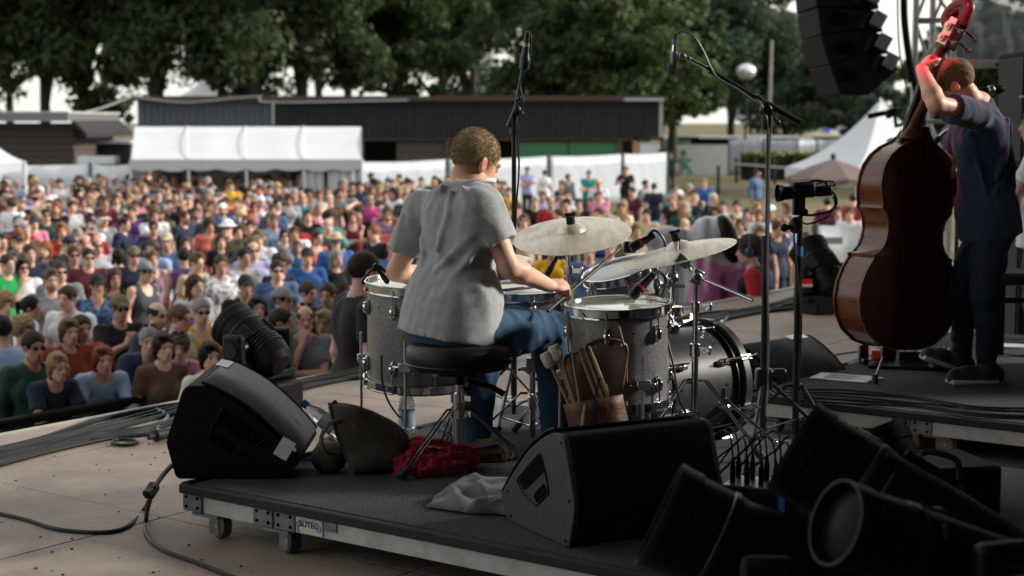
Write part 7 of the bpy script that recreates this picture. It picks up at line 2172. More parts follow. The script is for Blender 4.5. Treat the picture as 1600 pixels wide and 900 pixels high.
 # stick in the right hand, stick in the left
 for (a, c), lab in (((A(856, 486, 6.14), A(969, 388, 6.46)), 'dark drumstick held in the drummer right fist'), ((A(722, 462, 6.55), A(800, 458, 6.85)), 'dark drumstick held in the drummer left hand')):
  b = MB(); dd = c - a; b.tube([a, a + dd * .7, a + dd * .94, a + dd * .97, c], [.0078, .0078, .0042, .0056, .002], 10); tag(b.build('drumstick', mat('dark_stick', (.035, .033, .033), .45, var=.2, scale=20)), lab, 'drumstick')
 return J
DJ = drummer()
# ------------------------------------------------------------------ the double bass and its player
M_varn = mat('reddish_varnish', (.085, .023, .008), .5, col2=(.042, .012, .005), scale=5, contrast=(.3, .7), stretch=(6, 6, 1), coat=.12, spec=.25)
M_varn_rib = mat('flamed_rib_varnish', (.19, .055, .012), .26, col2=(.09, .025, .006), scale=9, contrast=(.35, .65), stretch=(1, 1, 5), coat=.35, spec=.4)
M_ebony = mat('ebony', (.012, .010, .009), .3, coat=.4)
M_brass = mat('pale_brass_plate', (.62, .54, .36), .35, .45, var=.2, scale=20)
def double_bass():
 Y = 8.0
 base = at(1414, 547, Y)
 Zb = Vector((.60, -.80, 0)).normalized()                  # the back faces this way
 X_ = Vector((.80, .60, 0)).normalized()
 roll = rad(5.4)
 U = (Vector((0, 0, 1)) * cos(roll) + X_ * sin(roll)).normalized(); X_ = U.cross(Zb).normalized()
 M = Matrix(((X_.x, U.x, Zb.x, base.x), (X_.y, U.y, Zb.y, base.y), (X_.z, U.z, Zb.z, base.z), (0, 0, 0, 1)))
 t = thing('double_bass', 'reddish brown double bass seen from the back and held upright', 'double bass', M=Matrix.Translation((base.x, base.y, .2)))
 half = [(x * 1.17, y) for x, y in [(0, 0), (.10, .004), (.19, .03), (.265, .085), (.312, .16), (.330, .24), (.322, .32), (.296, .39), (.272, .43), (.258, .452), (.262, .470), (.236, .478), (.205, .51), (.188, .55), (.182, .60), (.190, .645), (.208, .68), (.232, .704), (.230, .722), (.238, .75), (.250, .80), (.252, .85), (.240, .91), (.208, .965), (.158, 1.01), (.10, 1.04), (.052, 1.075), (.034, 1.105)]]
 rt_ = half + [(-x, y) for x, y in half[::-1][:-1]]
 # denser outline
 loop = rt_
 n = len(loop)
 def thick(y): return .160 - .045 * max(0, (y - .72) / .38)
 nseg = n
 def ring(scale, zf):
  out = []
  for x, y in loop:
   cx, cy = 0, .5
   out.append((x * scale, cy + (y - cy) * scale, zf(y)))
  return out
 # ribs
 b = MB(M); vs = []
 for x, y in loop: vs += [(x * .965, .5 + (y - .5) * .985, .0), (x * .965, .5 + (y - .5) * .985, -thick(y))]
 b.add(vs, [(2 * i, 2 * ((i + 1) % n), 2 * ((i + 1) % n) + 1, 2 * i + 1) for i in range(n)][::1]); b.build('ribs', M_varn_rib, t, ang=32)
 def plate(name, z0, bow, m_, flip):
  b = MB(M); rings = [(1.0, -.004), (1.0, .004), (.97, .008), (.80, .008 + bow * .55), (.5, .008 + bow * .9), (.2, .008 + bow)]
  vs = []
  for s, h in rings:
   for x, y in loop:
    z = (0 if not flip else -thick(y)); vs.append((x * s, .5 + (y - .5) * s, z + (h if not flip else -h)))
  k = len(rings)
  fs = [(j * n + i, j * n + (i + 1) % n, (j + 1) * n + (i + 1) % n, (j + 1) * n + i) for j in range(k - 1) for i in range(n)] + [tuple((k - 1) * n + i for i in range(n)), tuple(range(n - 1, -1, -1))]
  if flip: fs = [f[::-1] for f in fs]
  b.add(vs, fs); return b.build(name, m_, t, ang=40)
 plate('back_plate', 0, .012, M_varn, False); plate('front_plate', 0, .035, M_varn_rib, True)
 b = MB(M); b.tube([(x * .998, .5 + (y - .5) * .998, .0045) for x, y in loop] + [(0, .0, .0045)], .0035, 5, caps=False); b.build('edge_binding', mat('pale_edge_wood', (.26, .12, .045), .3, coat=.6), t)
 # heel, neck, fingerboard
 h0 = at(1437, 205, 7.98); p1 = at(1450, 150, 7.93); p2 = at(1465, 95, 7.88); p3 = at(1474, 72, 7.86)
 b = MB(); b.tube(spline([h0 - U * .04 - Zb * .05, h0 - Zb * .035 + U * .03, p1, p2, p3], 5), [.062, .060, .055, .046, .040, .036, .034, .033, .032, .031, .030, .030, .030, .029, .029, .029, .029, .029, .030, .031, .032], 14, flat=.85); b.build('neck', M_varn, t)
 b = MB(M); b.prism([(-.045, 1.05), (.045, 1.05), (.030, 1.13), (-.030, 1.13)], Matrix.Identity(4), -.10, .012); b.build('heel', M_varn, t, bevel=.01)
 f0 = base + U * .60 - Zb * (.27); f1 = p2 - Zb * .035
 b = MB(); b.bar(f0, f1, .07, .02, up=Zb); b.build('fingerboard', M_ebony, t, bevel=.004)
 # bridge, tailpiece, strings on the far side
 b = MB(M); b.prism([(-.09, .40), (.09, .40), (.06, .55), (-.06, .55)], Matrix.Identity(4), -.26, -.245); b.prism([(-.05, .06), (.05, .06), (.06, .34), (-.06, .34)], Matrix.Identity(4), -.31, -.29); b.build('bridge', M_varn_rib, t)
 for k in range(4):
  b = MB(); x = (k - 1.5) * .018; b.tube([M @ Vector((x, .3, -.30)), M @ Vector((x * 1.2, .54, -.335)), f1 + X_ * x * .6 - Zb * .02, p3 + X_ * x * .5 - Zb * .02], .0015, 5); b.build('string', MT['steel'], t)
 # pegbox and scroll
 q0, q1 = p3, at(1497, 31, 7.84)
 ax_ = (q1 - q0).normalized(); side = X_ if True else 0
 F_ = frame(ax_, Zb, q0); Ln = (q1 - q0).length
 b = MB(F_)
 for s in (-1, 1): b.box((s * .030, .012, Ln * .5), (.016, .078, Ln * 1.02), taper=.8)
 b.box((0, .046, Ln * .5), (.07, .014, Ln), taper=.8)
 b.build('pegbox', M_varn, t, bevel=.008)
 b = MB(F_); b.box((-.0395, .010, Ln * .52), (.004, .062, Ln * .98), taper=.78); pl = b.build('machine_plate', M_brass, t, bevel=.003)
 b = MB(F_); b.box((.0395, .010, Ln * .52), (.004, .062, Ln * .98), taper=.78); b.build('machine_plate', M_brass, t, bevel=.003)
 for k, (z, s) in enumerate(((.25, -1), (.68, -1), (.25, 1), (.68, 1))):
  b = MB(F_); b.cyl((s * .040, .008, Ln * z), (s * .058, .008, Ln * z), .020, n=20); b.cyl((s * .058, .008, Ln * z), (s * .066, .008, Ln * z), .011, n=12); gr = b.build('machine_gear', M_brass, t)
  b = MB(F_); b.tube([(s * .05, .03, Ln * z + .012), (s * .055, .085, Ln * z + .0)], .0055, 8); b.ell((s * .057, .10, Ln * z - .002), (.007, .018, .015), nu=12, nv=8); b.build('tuning_key', M_ebony, gr)
 # scroll: the spiral lies in the plane of neck and back
 b = MB(); ctr = q1 + ax_ * .028 - Zb * .030
 for zoff in (0,):
  pts, rr = [], []
  for k in range(40):
   a = -.35 - k * .30; R0 = .066 * (1 - k / 52); pts.append(ctr + Zb * (R0 * cos(a)) * 1.0 - ax_ * (R0 * sin(a)) * 1.0 ); rr.append(.026 - .00035 * k)
 pts = [q1 - ax_ * .03 + Zb * .04] + pts
 rr = [.034] + rr
 b.tube(pts, rr, 12, flat=1.25); b.ell(ctr, (.045, .022, .022), Matrix((X_, Zb, ax_)).transposed(), nu=14, nv=8); b.build('scroll', M_varn, t)
 # endpin
 e = onz(1367, 600, .2); e.z = .205; s = M @ Vector((-.02, .01, -.1))
 b = MB(); b.cyl(s, e + Vector((0, 0, .02)), .006, n=10); b.build('endpin', MT['steel'], t)
 b = MB(); b.cyl(e, e + Vector((0, 0, .045)), .018, .013, 14); b.build('endpin_tip', MT['rubber'], t)
 b = MB(); b.cyl(s - (s - e).normalized() * .06, s + (s - e).normalized() * .03, .018, .024, 14); b.build('endpin_socket', MT['black_metal'], t)
 return M, t
double_bass()
def bassist():
 J = {}
 J['pelvis'] = A(1544, 348, 8.05); J['neck'] = A(1527, 164, 8.02)
 J['shL'], J['shR'] = A(1526, 180, 7.85), A(1516, 182, 8.22)
 R = yawR(rad(66), .60, -.12); J['headR'] = R; J['head'] = A(1493, 133, 7.99)
 J['elL'], J['wrL'] = A(1463, 163, 7.66), A(1440, 108, 7.82)
 J['elR'], J['wrR'] = A(1480, 262, 8.42), A(1432, 320, 8.28)
 J['handL'] = (V3(.35, .45, .45), V3(-.85, -.1, .5), 1.1); J['handR'] = (V3(-.8, .0, -.5), V3(-.2, .9, .1), .6)
 T = torso_frame(J)
 J['hipL'], J['hipR'] = A(1550, 362, 7.95), A(1540, 362, 8.13)
 J['knL'], J['anL'] = A(1537, 460, 7.93), A(1541, 569, 8.02)
 J['knR'], J['anR'] = A(1500, 455, 8.2), A(1502, 551, 8.42)
 J['toeL'], J['toeR'] = V3(-1, -.12, 0), V3(-.93, .0, .30)
 J['soleR'] = V3(-.3, 0, -.95)
 J['calfL'], J['calfR'] = V3(.02, 0, 0), V3(.02, 0, 0)
 M = Matrix.Translation((J['pelvis'][0], J['pelvis'][1], .2))
 def obj(name, prims, res, m_, parent=None, disp=None, tint=None, it=0):
  me = skin_mesh(name, prims, res, m_, disp, tint, it); me.transform(M.inverted()); return link_mesh(name, me, parent, M if parent is None else None)
 body = obj('person', body_prims(J, False, 1.08, 0.0), .0060, M_skin_h, tint=face_tint(J['head'], R, beard=.5))
 tag(body, 'standing double bass player in navy t-shirt with head bowed behind the bass neck', 'person')
 P = top_prims(J, 'tee', False, .006, .0155, hem=-.065)
 post = [p for p in P if p[0] in 'xl']; P = [p for p in P if p[0] not in 'xl']
 H = np.linalg.norm(J['neck'] - J['pelvis'])
 for pts in (((-.10, -.13, .86), (-.15, -.10, .6), (-.17, -.04, .4)), ((-.02, -.145, .8), (-.10, -.13, .5), (-.17, -.03, .28)), ((.0, -.14, .55), (-.09, -.125, .3), (-.165, -.02, .12)), ((.02, -.135, .32), (-.09, -.12, .12), (-.16, .0, .0)), ((-.165, .06, .78), (-.17, .03, .5), (-.165, .0, .2)), ((.05, -.14, .7), (-.03, -.14, .45), (-.12, -.1, .22))):
  Q = [J['pelvis'] + T @ V3(x, y, z * H) for x, y, z in pts]; P += [cap(a, c, .012, .010, .02) for a, c in zip(Q[:-1], Q[1:])]
 for S in 'LR':
  a, e = J['sh' + S], J['el' + S]; d = e - a; pass
 P += post
 obj('t_shirt', P, .0070, mat('navy_cotton', (.019, .035, .070), .92, var=.25, scale=6, bump=.2, bscale=260, sheen=.2, spec=.2), body, lambda p: .0050 * sines((p[0], p[1], p[2] * .5), 30, 15), None, 1)
 P = [ell(J['pelvis'] + V3(0, 0, -.03), (.17, .135, .13), T, .04)]
 for S in 'LR':
  P += leg_prims(J, S, .012, 1.0); a = J['an' + S]; P.append(('l', a, V3(0, 0, -1), a - V3(.12, .12, .09), a + V3(.12, .12, .0)))
  for i in range(7):
   f = i / 6; c = J['kn' + S] + (J['an' + S] - J['kn' + S]) * (f * 1.0 - .05); P.append(cap(c + V3(-.05, -.03, .015), c + V3(.045, -.04, -.02), .010, .009, .015))
 P += [cut(J['pelvis'] + T @ V3(0, 0, .1), T[:, 2])]
 obj('jeans', P, .0085, mat('dark_denim', (.018, .027, .042), .85, var=.3, scale=8, bump=.3, bscale=240, spec=.2), body, lambda p: .004 * sines((p[0], p[1], p[2]), 36, 18), None, 1)
 for S in 'LR':
  sh = obj('shoe', foot_prims(J, S, .014), .008, M_shoe, body)
  a = J['an' + S]; d = J['toe' + S] / np.linalg.norm(J['toe' + S]); dn = J.get('sole' + S, V3(0, 0, -1)); h = a + dn * .086
  b = MB(); b.bar(Vector(h - d * .055), Vector(h + d * .195), .112, .026); b.build('sole', M_sole, sh, bevel=.01)
  b = MB()
  for k in range(4): c = Vector(a - dn * .0 + d * (.055 + .022 * k) + dn * (.012 + .010 * k)); b.tube([c + Vector((0, -.03, 0)), c + Vector((0, 0, .01)), c + Vector((0, .03, 0))], .0035, 5)
  b.build('laces', MT['cable'], sh)
 HM = Matrix.LocRotScale(Vector(J['head']), Matrix(R.tolist()).to_quaternion(), None)
 hp = [ell((0, -.014, .037), (.083, .104, .094), None, .01), sub(ell((0, .125, -.035), (.082, .085, .105), None, .012)), sub(ell((.085, .012, -.024), (.02, .03, .045), None, .008)), sub(ell((-.085, .012, -.024), (.02, .03, .045), None, .008)), cut((0, -.05, -.05), (0, .4, -1))]
 me = skin_mesh('hair', hp, .005, mat('light_brown_hair', (.24, .155, .085), .75, spec=.1, col2=(.13, .08, .042), scale=40, stretch=(1.5, 1.5, .5), bump=.6, bscale=140), lambda p: .003 * sines((p[0], p[1], p[2] * .6), 110, 2))
 link_mesh('hair', me, body, M.inverted() @ HM)
bassist()
# ------------------------------------------------------------------ right side of the stage and the pit
def line_array():
 Y = 15.0
 t = thing('line_array', 'hanging curved stack of black loudspeakers at the top right', 'loudspeaker array', at(1340, 60, Y))
 cabs = [((1296, 103), (1313, 147), (1357, 149), (1404, 108), (1390, 88), (1352, 83)), ((1282, 56), (1296, 102), (1352, 82), (1389, 84), (1381, 54), (1345, 46)), ((1277, 12), (1283, 55), (1345, 45), (1380, 50), (1374, 18), (1340, 14)), ((1272, -32), (1276, 10), (1340, 12), (1374, 14), (1369, -20), (1335, -24)), ((1269, -76), (1272, -34), (1335, -26), (1369, -24), (1366, -62), (1332, -68))]
 for i, q in enumerate(cabs):
  P = [at(x, y, Y) for x, y in q]
  pl = [(p.x, p.z) for p in P]
  ar = sum(pl[k][0] * pl[(k + 1) % 6][1] - pl[(k + 1) % 6][0] * pl[k][1] for k in range(6))
  if ar < 0: pl = pl[::-1]
  M = Matrix(((1, 0, 0, 0), (0, 0, -1, Y), (0, 1, 0, 0), (0, 0, 0, 1)))
  b = MB(); b.prism(pl, M, -1.05, 0); cb = b.build('loudspeaker_cabinet', MT['black_paint'], t, bevel=.012)
  c = Vector((sum(p.x for p in P[:3]) / 3, Y, sum(p.z for p in P[:3]) / 3))
  a = math.atan2(P[2].z - P[1].z, P[2].x - P[1].x) if i == 0 else math.atan2(P[3].z - P[1].z + .1, P[3].x - P[1].x) * .5
  for k in (-1, 1):
   b = MB(); w = at(1324, 118, Y) if i == 0 else P[0].lerp(P[1], .5) + Vector((.17, 0, .02))
   b.box((w.x + k * .042, Y - .012, w.z + .01), (.062, .03, .11), Matrix.Rotation(.25, 3, 'Y')); b.build('handle_slot', MT['dark_hole'], cb, bevel=.006)
  r = P[4].lerp(P[3], .4)
  b = MB(); b.box((r.x - .03, Y - .03, r.z), (.12, .06, .14), Matrix.Rotation(.5, 3, 'Y')); b.build('rigging_plate', MT['zinc'], cb, bevel=.006)
  b = MB(); b.box((r.x - .17, Y - .03, r.z - .01), (.05, .06, .16), Matrix.Rotation(.45, 3, 'Y')); b.build('rigging_bar', MT['black_metal'], cb)
 b = MB(); z = cabs and at(1300, -110, Y).z; b.box((at(1318, -95, Y).x, Y + .5, at(1318, -92, Y).z), (.7, .9, .08)); b.build('fly_frame', MT['zinc'], t)
 for px in (1290, 1345):
  b = MB(); p = at(px, -95, Y); b.cyl((p.x, Y + .5, p.z), (p.x, Y + .5, 6.6), .02, n=8); b.build('hoist_chain', MT['black_metal'], t)
line_array()
def truss():
 Y = 16.6; g = gz(Y)
 xl, xr = at(1429, 100, Y).x, at(1489, 100, Y).x
 w_ = xr - xl
 t = thing('truss_tower', 'grey aluminium lattice tower behind the double bass player', 'truss', ((xl + xr) / 2, Y, g))
 cs = [(xl, Y), (xr, Y), (xr - .12, Y + w_), (xl + .10, Y + w_)]
 for x, y in cs:
  b = MB(); b.cyl((x, y, g), (x, y, 7.2), .032, n=12); b.build('chord', MT['alu_plain'], t)
 for f in range(4):
  (x0, y0), (x1, y1) = cs[f], cs[(f + 1) % 4]
  z = g + .2; k = 0
  while z < 6.8:
   b = MB(); b.cyl((x0, y0, z) if k % 2 else (x1, y1, z), (x1, y1, z + .52) if k % 2 else (x0, y0, z + .52), .018, n=8); b.build('brace', MT['alu_plain'], t)
   if k % 2 == 0: b = MB(); b.cyl((x0, y0, z), (x1, y1, z), .02, n=8); b.build('rung', MT['alu_plain'], t)
   z += .52; k += 1
 c = [at(1412, -20, 15.6), at(1414, 40, 15.6), at(1424, 110, 15.6), at(1438, 165, 15.8), at(1442, 215, 16), at(1436, 300, 16)]
 b = MB(); b.tube(spline(c, 6), .035, 8); tag(b.build('loom_cable', MT['cable']), 'thick black cable loom hanging left of the lattice tower', 'cable')
 c = [at(1402, -20, 15.6), at(1404, 60, 15.6), at(1410, 110, 15.6), at(1420, 150, 15.7)]
 b = MB(); b.tube(spline(c, 6), .008, 6); tag(b.build('thin_cable', MT['cable']), 'thin cable hanging between the loudspeakers and the lattice tower', 'cable')
 # broken parts of the camera rig before the white tent
 p = at(1385, 178, 15.5)
 t2 = thing('clamped_light', 'black rig arm with clamps crossing before the white tent top', 'rig arm', p)
 b = MB(); b.bar(at(1356, 182, 15.5), at(1408, 171, 15.5), .05, .05); b.build('arm', MT['black_metal'], t2, bevel=.008)
 b = MB(); b.bar(at(1384, 180, 15.4), at(1400, 172, 15.4), .09, .08); b.build('clamp', MT['black_metal'], t2, bevel=.01)
 b = MB(); b.tube([at(1398, 176, 15.5), at(1400, 197, 15.5), at(1425, 190, 15.6), at(1440, 183, 15.9)], .02, 8); b.build('bracket', MT['black_metal'], t2)
 p = at(1393, 222, 15.2); b = MB(); b.ell(p, (.05, .05, .04), nu=10, nv=6); b.box(p + Vector((.0, 0, -.05)), (.14, .06, .05)); b.box(p + Vector((-.06, 0, -.09)), (.05, .05, .05)); b.tube([p, p + Vector((.4, .8, .0))], .02, 6)
 tag(b.build('lamp_bracket', MT['black_metal'], bevel=.006), 'small black lamp clamp left of the bass neck heel', 'clamp')
truss()
def sheet():
 Y = 13.5
 x0, x1 = at(1497, 0, Y).x, at(1680, 0, Y).x; z0, z1 = at(0, 98, Y).z, at(0, -120, Y).z
 t = thing('plastic_sheet', 'scratched grey plastic wind sheet with wooden batten at the top right', 'sheet', ((x0 + x1) / 2, Y, z0))
 m = mat('scratched_plastic', (.20, .24, .28), .25, col2=(.42, .46, .50), scale=3.5, contrast=(.45, .75), alpha=.68, stretch=(1, 1, 3), spec=.5)
 b = MB(); n, k = 20, 8; vs = []
 for i in range(n + 1):
  for j in range(k + 1): vs.append((x0 + (x1 - x0) * i / n, Y + .025 * sin(i * 1.3 + j * .8) + .02 * sin(j * 2.1 + i * .3), z0 + (z1 - z0) * j / k))
 b.add(vs, [(i * (k + 1) + j, (i + 1) * (k + 1) + j, (i + 1) * (k + 1) + j + 1, i * (k + 1) + j + 1) for i in range(n) for j in range(k)]); b.build('film', m, t)
 b = MB(); b.box(((x0 + x1) / 2, Y - .02, z0 - .01), (x1 - x0, .03, .075)); b.build('batten', mat('weathered_batten', (.30, .27, .25), .8, var=.3, scale=6, stretch=(.3, 1, 1)), t, bevel=.006)
 b = MB(); p = at(1557, 101, Y - .06); b.cyl(p, p + Vector((0, -.02, 0)), .015, n=10); b.build('bolt', MT['black_metal'], t)
sheet()
def side_fill():
 Y = 10.2; p = at(1588, 600, Y)
 t = thing('side_loudspeaker', 'tall black loudspeaker stack cut by the right edge of the view', 'loudspeaker', (p.x + .3, Y, 0))
 zt = at(1590, 78, Y).z
 for z0, z1 in ((0, zt * .62), (zt * .625, zt)):
  b = MB(); b.box((p.x + .31, Y + .3, (z0 + z1) / 2), (.62, .6, z1 - z0 - .004)); cb = b.build('cabinet', MT['black_paint'], t, bevel=.012)
  b = MB(); b.box((p.x - .002, Y + .3, (z0 + z1) / 2), (.012, .5, z1 - z0 - .08)); b.build('grille', M_grille_d, cb)
 b = MB(); q = at(1597, 151, Y - .01); b.box((q.x, Y - .006, q.z), (.03, .01, .015)); b.build('badge', MT['white_tape'], t)
 # bench by the right edge
 Y = 9.0; z = at(1560, 428, Y).z; x0 = at(1553, 430, Y).x
 t = thing('piano_bench', 'black padded bench with dark legs at the right edge', 'bench', (x0 + .35, Y, .0))
 b = MB(); b.box((x0 + .36, Y + .18, z - .035), (.72, .36, .075)); b.build('seat', mat('bench_vinyl', (.014, .014, .015), .3), t, bevel=.025)
 fz_ = 0.0
 for dx in (.05, .64):
  for dy in (.03, .33):
   b = MB(); b.box((x0 + dx, Y + dy, (z - .07 + fz_) / 2), (.045, .04, z - .07 - fz_)); b.build('leg', MT['black_metal'], t)
  b = MB(); b.box((x0 + dx, Y + .18, fz_ + .03), (.045, .5, .04)); b.build('foot_bar', MT['black_metal'], t)
 b = MB(); b.box((x0 + .34, Y + .18, z - .17), (.6, .03, .03)); b.build('stretcher', MT['black_metal'], t)
 b = MB(); b.box((3.62, 8.3, 1.03), (.5, 1.0, 1.65)); tag(b.build('bass_shade_box', MT['black_paint'], bevel=.02), 'tall black cabinet added unseen beyond the right edge to shade the bass', 'bass_shade_box')  # added out of view to keep the sun off the bass
side_fill()
person(at(1630, 300, 9.6).x, 9.6, .0, rad(60), 'clasp', False, 'short', 'dark brown', 'tee', 'white', None, None, None, 'tan', 0, .93, 'person in white top mostly beyond the right edge behind the bench', None)
def big_mics():
 # vertical stand behind the drummer
 Y = 7.05; c = at(803, 400, Y)
 t = thing('microphone_stand', 'tall black overhead microphone stand rising behind the drummer right shoulder', 'microphone stand', (c.x, Y, .2))
 zj = at(803, 196, Y).z
 b = MB(); b.cyl((c.x, Y, .22), (c.x, Y, zj), .0105, n=12); b.build('pole', MT['black_metal'], t)
 b = MB(); b.cyl((c.x, Y, .3), (c.x, Y, at(0, 470, Y).z), .0145, n=12); b.build('lower_pole', MT['black_metal'], t)
 b = MB(); b.cyl((c.x, Y, zj - .04), (c.x, Y, zj + .04), .018, n=14); b.cyl(at(795, 198, Y), at(808, 168, Y), .014, n=10); b.ell(at(808, 172, Y), (.02, .02, .02), nu=10, nv=8); b.build('joint', MT['black_metal'], t)
 for px, py in ((814, 174), (815, 178), (812, 154)):
  b = MB(); b.cyl(at(806, py + 2, Y), at(px, py, Y - .02), .005, n=8); b.ell(at(px, py, Y - .02), (.010, .010, .010), nu=10, nv=6); b.build('thumb_screw', MT['black_metal'], t)
 b = MB(); b.tube(spline([at(803, 196, Y), at(806, 168, Y), at(811, 140, Y), at(817, 108, Y)], 5), .008, 8); b.build('boom', MT['black_metal'], t)
 tripod(t, c, .2, .30, .22, a0=.3, double=False, m_=MT['black_metal'])
 m = thing('overhead_microphone', 'slim black condenser microphone pointing up above the drummer stand', 'microphone', at(822, 80, Y))
 F2 = frame(at(825, 50, Y) - at(820, 108, Y), (0, 1, 0), at(822, 78, Y))
 b = MB(F2); b.lathe([(0, -.085), (.022, -.083), (.024, -.04), (.019, -.03), (.016, 0), (.013, .03), (.011, .078), (0, .08)], n=18); b.build('body', MT['black_metal'], m)
 b = MB(F2); b.lathe([(.0145, .012), (.0135, .03), (.0145, .03), (.0155, .012)], n=18, closed=True); b.build('ring', mat('copper_ring', (.30, .17, .14), .35, .7), m)
 cable('microphone_cable', 'black cable looping from the overhead microphone down its stand', [at(824, 50, Y), at(829, 56, Y), at(829, 80, Y), at(824, 104, Y - .02), at(812, 130, Y - .03), at(817, 160, Y - .03), at(809, 200, Y - .03), at(811, 260, Y - .02), at(807, 320, Y - .02), at(804, 400, Y - .02), at(806, 480, Y - .02)], .0042)
 # boom stand on the right
 Y = 7.35; c = at(1195, 500, Y)
 t = thing('boom_stand', 'tall black boom stand between the two risers', 'microphone stand', (c.x, Y, 0))
 zj = at(0, 178, Y).z
 b = MB(); b.cyl((c.x + .006, Y, .30), (c.x + .004, Y, zj), .0105, n=12); b.build('pole', MT['black_metal'], t)
 b = MB(); b.cyl((c.x, Y, .04), (c.x, Y, at(0, 385, Y).z), .0165, n=12); b.build('lower_pole', MT['black_metal'], t)
 b = MB(); b.cyl((c.x, Y, at(0, 393, Y).z), (c.x, Y, at(0, 368, Y).z), .021, n=14); b.build('height_clutch', MT['black_metal'], t)
 j = at(1197, 172, Y)
 b = MB(); b.ell(j, (.032, .03, .032), nu=14, nv=10); b.cyl(j - Vector((0, .04, 0)), j + Vector((0, .04, 0)), .02, n=14); b.cyl(j - Vector((0, 0, .09)), j, .02, .024, n=12); b.build('boom_joint', MT['black_metal'], t)
 b = MB(); b.tube([j + Vector((.02, -.02, -.01)), at(1214, 190, Y - .03)], .006, 8); b.ell(at(1215, 191, Y - .03), (.013, .013, .013), nu=10, nv=8); b.build('lever', MT['black_metal'], t)
 b = MB(); b.tube([at(1250, 190, Y), at(1190, 157, Y), at(1104, 107, Y), at(1063, 85, Y)], [.0095, .0095, .0095, .0075], 10); b.build('boom', MT['chrome'], t)
 b = MB(); b.cyl(at(1250, 191, Y), at(1196, 161, Y), .0155, n=14); b.cyl(at(1182, 153.5, Y), at(1105, 108, Y), .0125, n=14); b.build('boom_sleeve', MT['black_metal'], t)
 b = MB(); b.cyl(at(1187, 156.5, Y), at(1180, 152, Y), .018, n=14); b.cyl(at(1108, 110, Y), at(1103, 107, Y), .016, n=14); b.build('boom_clutch', MT['chrome'], t)
 tripod(t, c, 0, .36, .30, a0=2.3, double=False, m_=MT['black_metal'], r=.010)
 b = MB(); b.box((c.x, Y, .33), (.08, .07, .10)); b.cyl((c.x, Y, .36), (c.x + .1, Y - .03, .37), .016, n=10); b.build('base_joint', MT['black_metal'], t, bevel=.012)
 m = thing('condenser_microphone', 'grey side address condenser microphone with purple ring on the boom end', 'microphone', at(1053, 95, Y))
 F2 = frame((0.02, 0, 1), (0, 1, 0), at(1053, 92, Y))
 M_gun = mat('gunmetal', (.12, .135, .14), .35, .6)
 b = MB(F2); b.lathe([(0, -.03), (.015, -.03), (.0165, -.02), (.0165, .03), (.0155, .034), (0, .034)], n=20); b.build('body', M_gun, m)
 b = MB(F2); b.ell((-.008, 0, -.044), (.0235, .016, .030), nu=16, nv=12); b.build('grille_head', mat('dark_mesh', (.05, .055, .06), .5, .4, bump=.6, bscale=500), m)
 b = MB(F2); b.cyl((0, 0, .034), (.001, 0, .062), .011, n=16); b.build('silver_ring', MT['chrome'], m)
 b = MB(F2); b.cyl((.001, 0, .062), (.002, 0, .086), .0125, .011, n=16); b.build('purple_ring', mat('purple_ring', (.12, .07, .30), .4), m)
 b = MB(F2); b.cyl((.002, 0, .086), (.003, 0, .115), .006, .004, 10); b.build('plug', MT['black_metal'], m)
 b = MB(); b.bar(at(1055, 92, Y), at(1066, 85, Y), .03, .022); b.cyl(at(1066, 88, Y - .02), at(1066, 88, Y + .02), .016, n=14); b.cyl(at(1076, 92, Y - .015), at(1076, 92, Y + .015), .012, n=12); b.build('clip', MT['steel'], m, bevel=.004)
 cable('microphone_cable', 'grey cable arching from the boom microphone back to the boom arm', [at(1054, 67, Y), at(1057, 55, Y), at(1068, 49, Y), at(1085, 58, Y), at(1098, 78, Y), at(1110, 104, Y - .01), at(1122, 122, Y - .02), at(1150, 138, Y - .02), at(1176, 156, Y - .02), at(1192, 168, Y - .03), at(1202, 210, Y - .03), at(1201, 300, Y - .03), at(1199, 420, Y - .03), at(1201, 540, Y - .03), at(1197, 650, Y - .04)], .0048, m_=mat('grey_green_cable', (.10, .115, .11), .4))
 # video camera on its stand
 Y = 7.45; c = at(1247, 500, Y)
 t = thing('camera_stand', 'slim black stand carrying the small video camera', 'stand', (c.x, Y, 0))
 zc = at(0, 338, Y).z
 b = MB(); b.cyl((c.x - .004, Y, .05), (c.x, Y, zc), .0135, n=12); b.build('pole', MT['black_metal'], t)
 b = MB(); b.cyl((c.x - .004, Y, .05), (c.x - .002, Y, at(0, 392, Y).z), .0165, n=12); b.build('lower_pole', MT['black_metal'], t)
 b = MB(); b.cyl((c.x - .002, Y, at(0, 400, Y).z), (c.x - .002, Y, at(0, 385, Y).z), .0185, n=12); b.build('blue_tape', mat('blue_band', (.02, .09, .32), .5), t)
 b = MB(); k = at(1243, 352, Y); b.ell(k, (.035, .03, .04), nu=12, nv=8); b.cyl(k, k + Vector((-.05, -.02, -.01)), .012, n=10); b.ell(k + Vector((-.055, -.02, -.01)), (.02, .014, .02), nu=10, nv=8); b.build('head_joint', MT['black_metal'], t)
 tripod(t, Vector((c.x, Y, 0)), 0, .34, .28, a0=1.0, double=False, m_=MT['black_metal'], r=.009)
 v = thing('video_camera', 'small black video camera with lens hood facing left', 'video camera', at(1262, 320, Y))
 R_ = Matrix.Rotation(rad(-4), 3, 'Y')
 b = MB(); p = at(1255, 297, Y); b.box(p, (.105, .075, .07), R_); b.build('body', MT['black_plastic'], v, bevel=.01)
 b = MB(); p = at(1286, 298, Y); b.box(p, (.085, .06, .05), R_); b.build('viewfinder', MT['black_plastic'], v, bevel=.012)
 b = MB(); b.cyl(at(1238, 301, Y), at(1222, 302, Y), .03, .033, 18); b.lathe([(.030, 0), (.040, .035), (.042, .035), (.033, 0)], frame((-1, -.15, 0), (0, 0, 1), at(1226, 302, Y)), 20, closed=True); b.build('lens_hood', MT['black_plastic'], v)
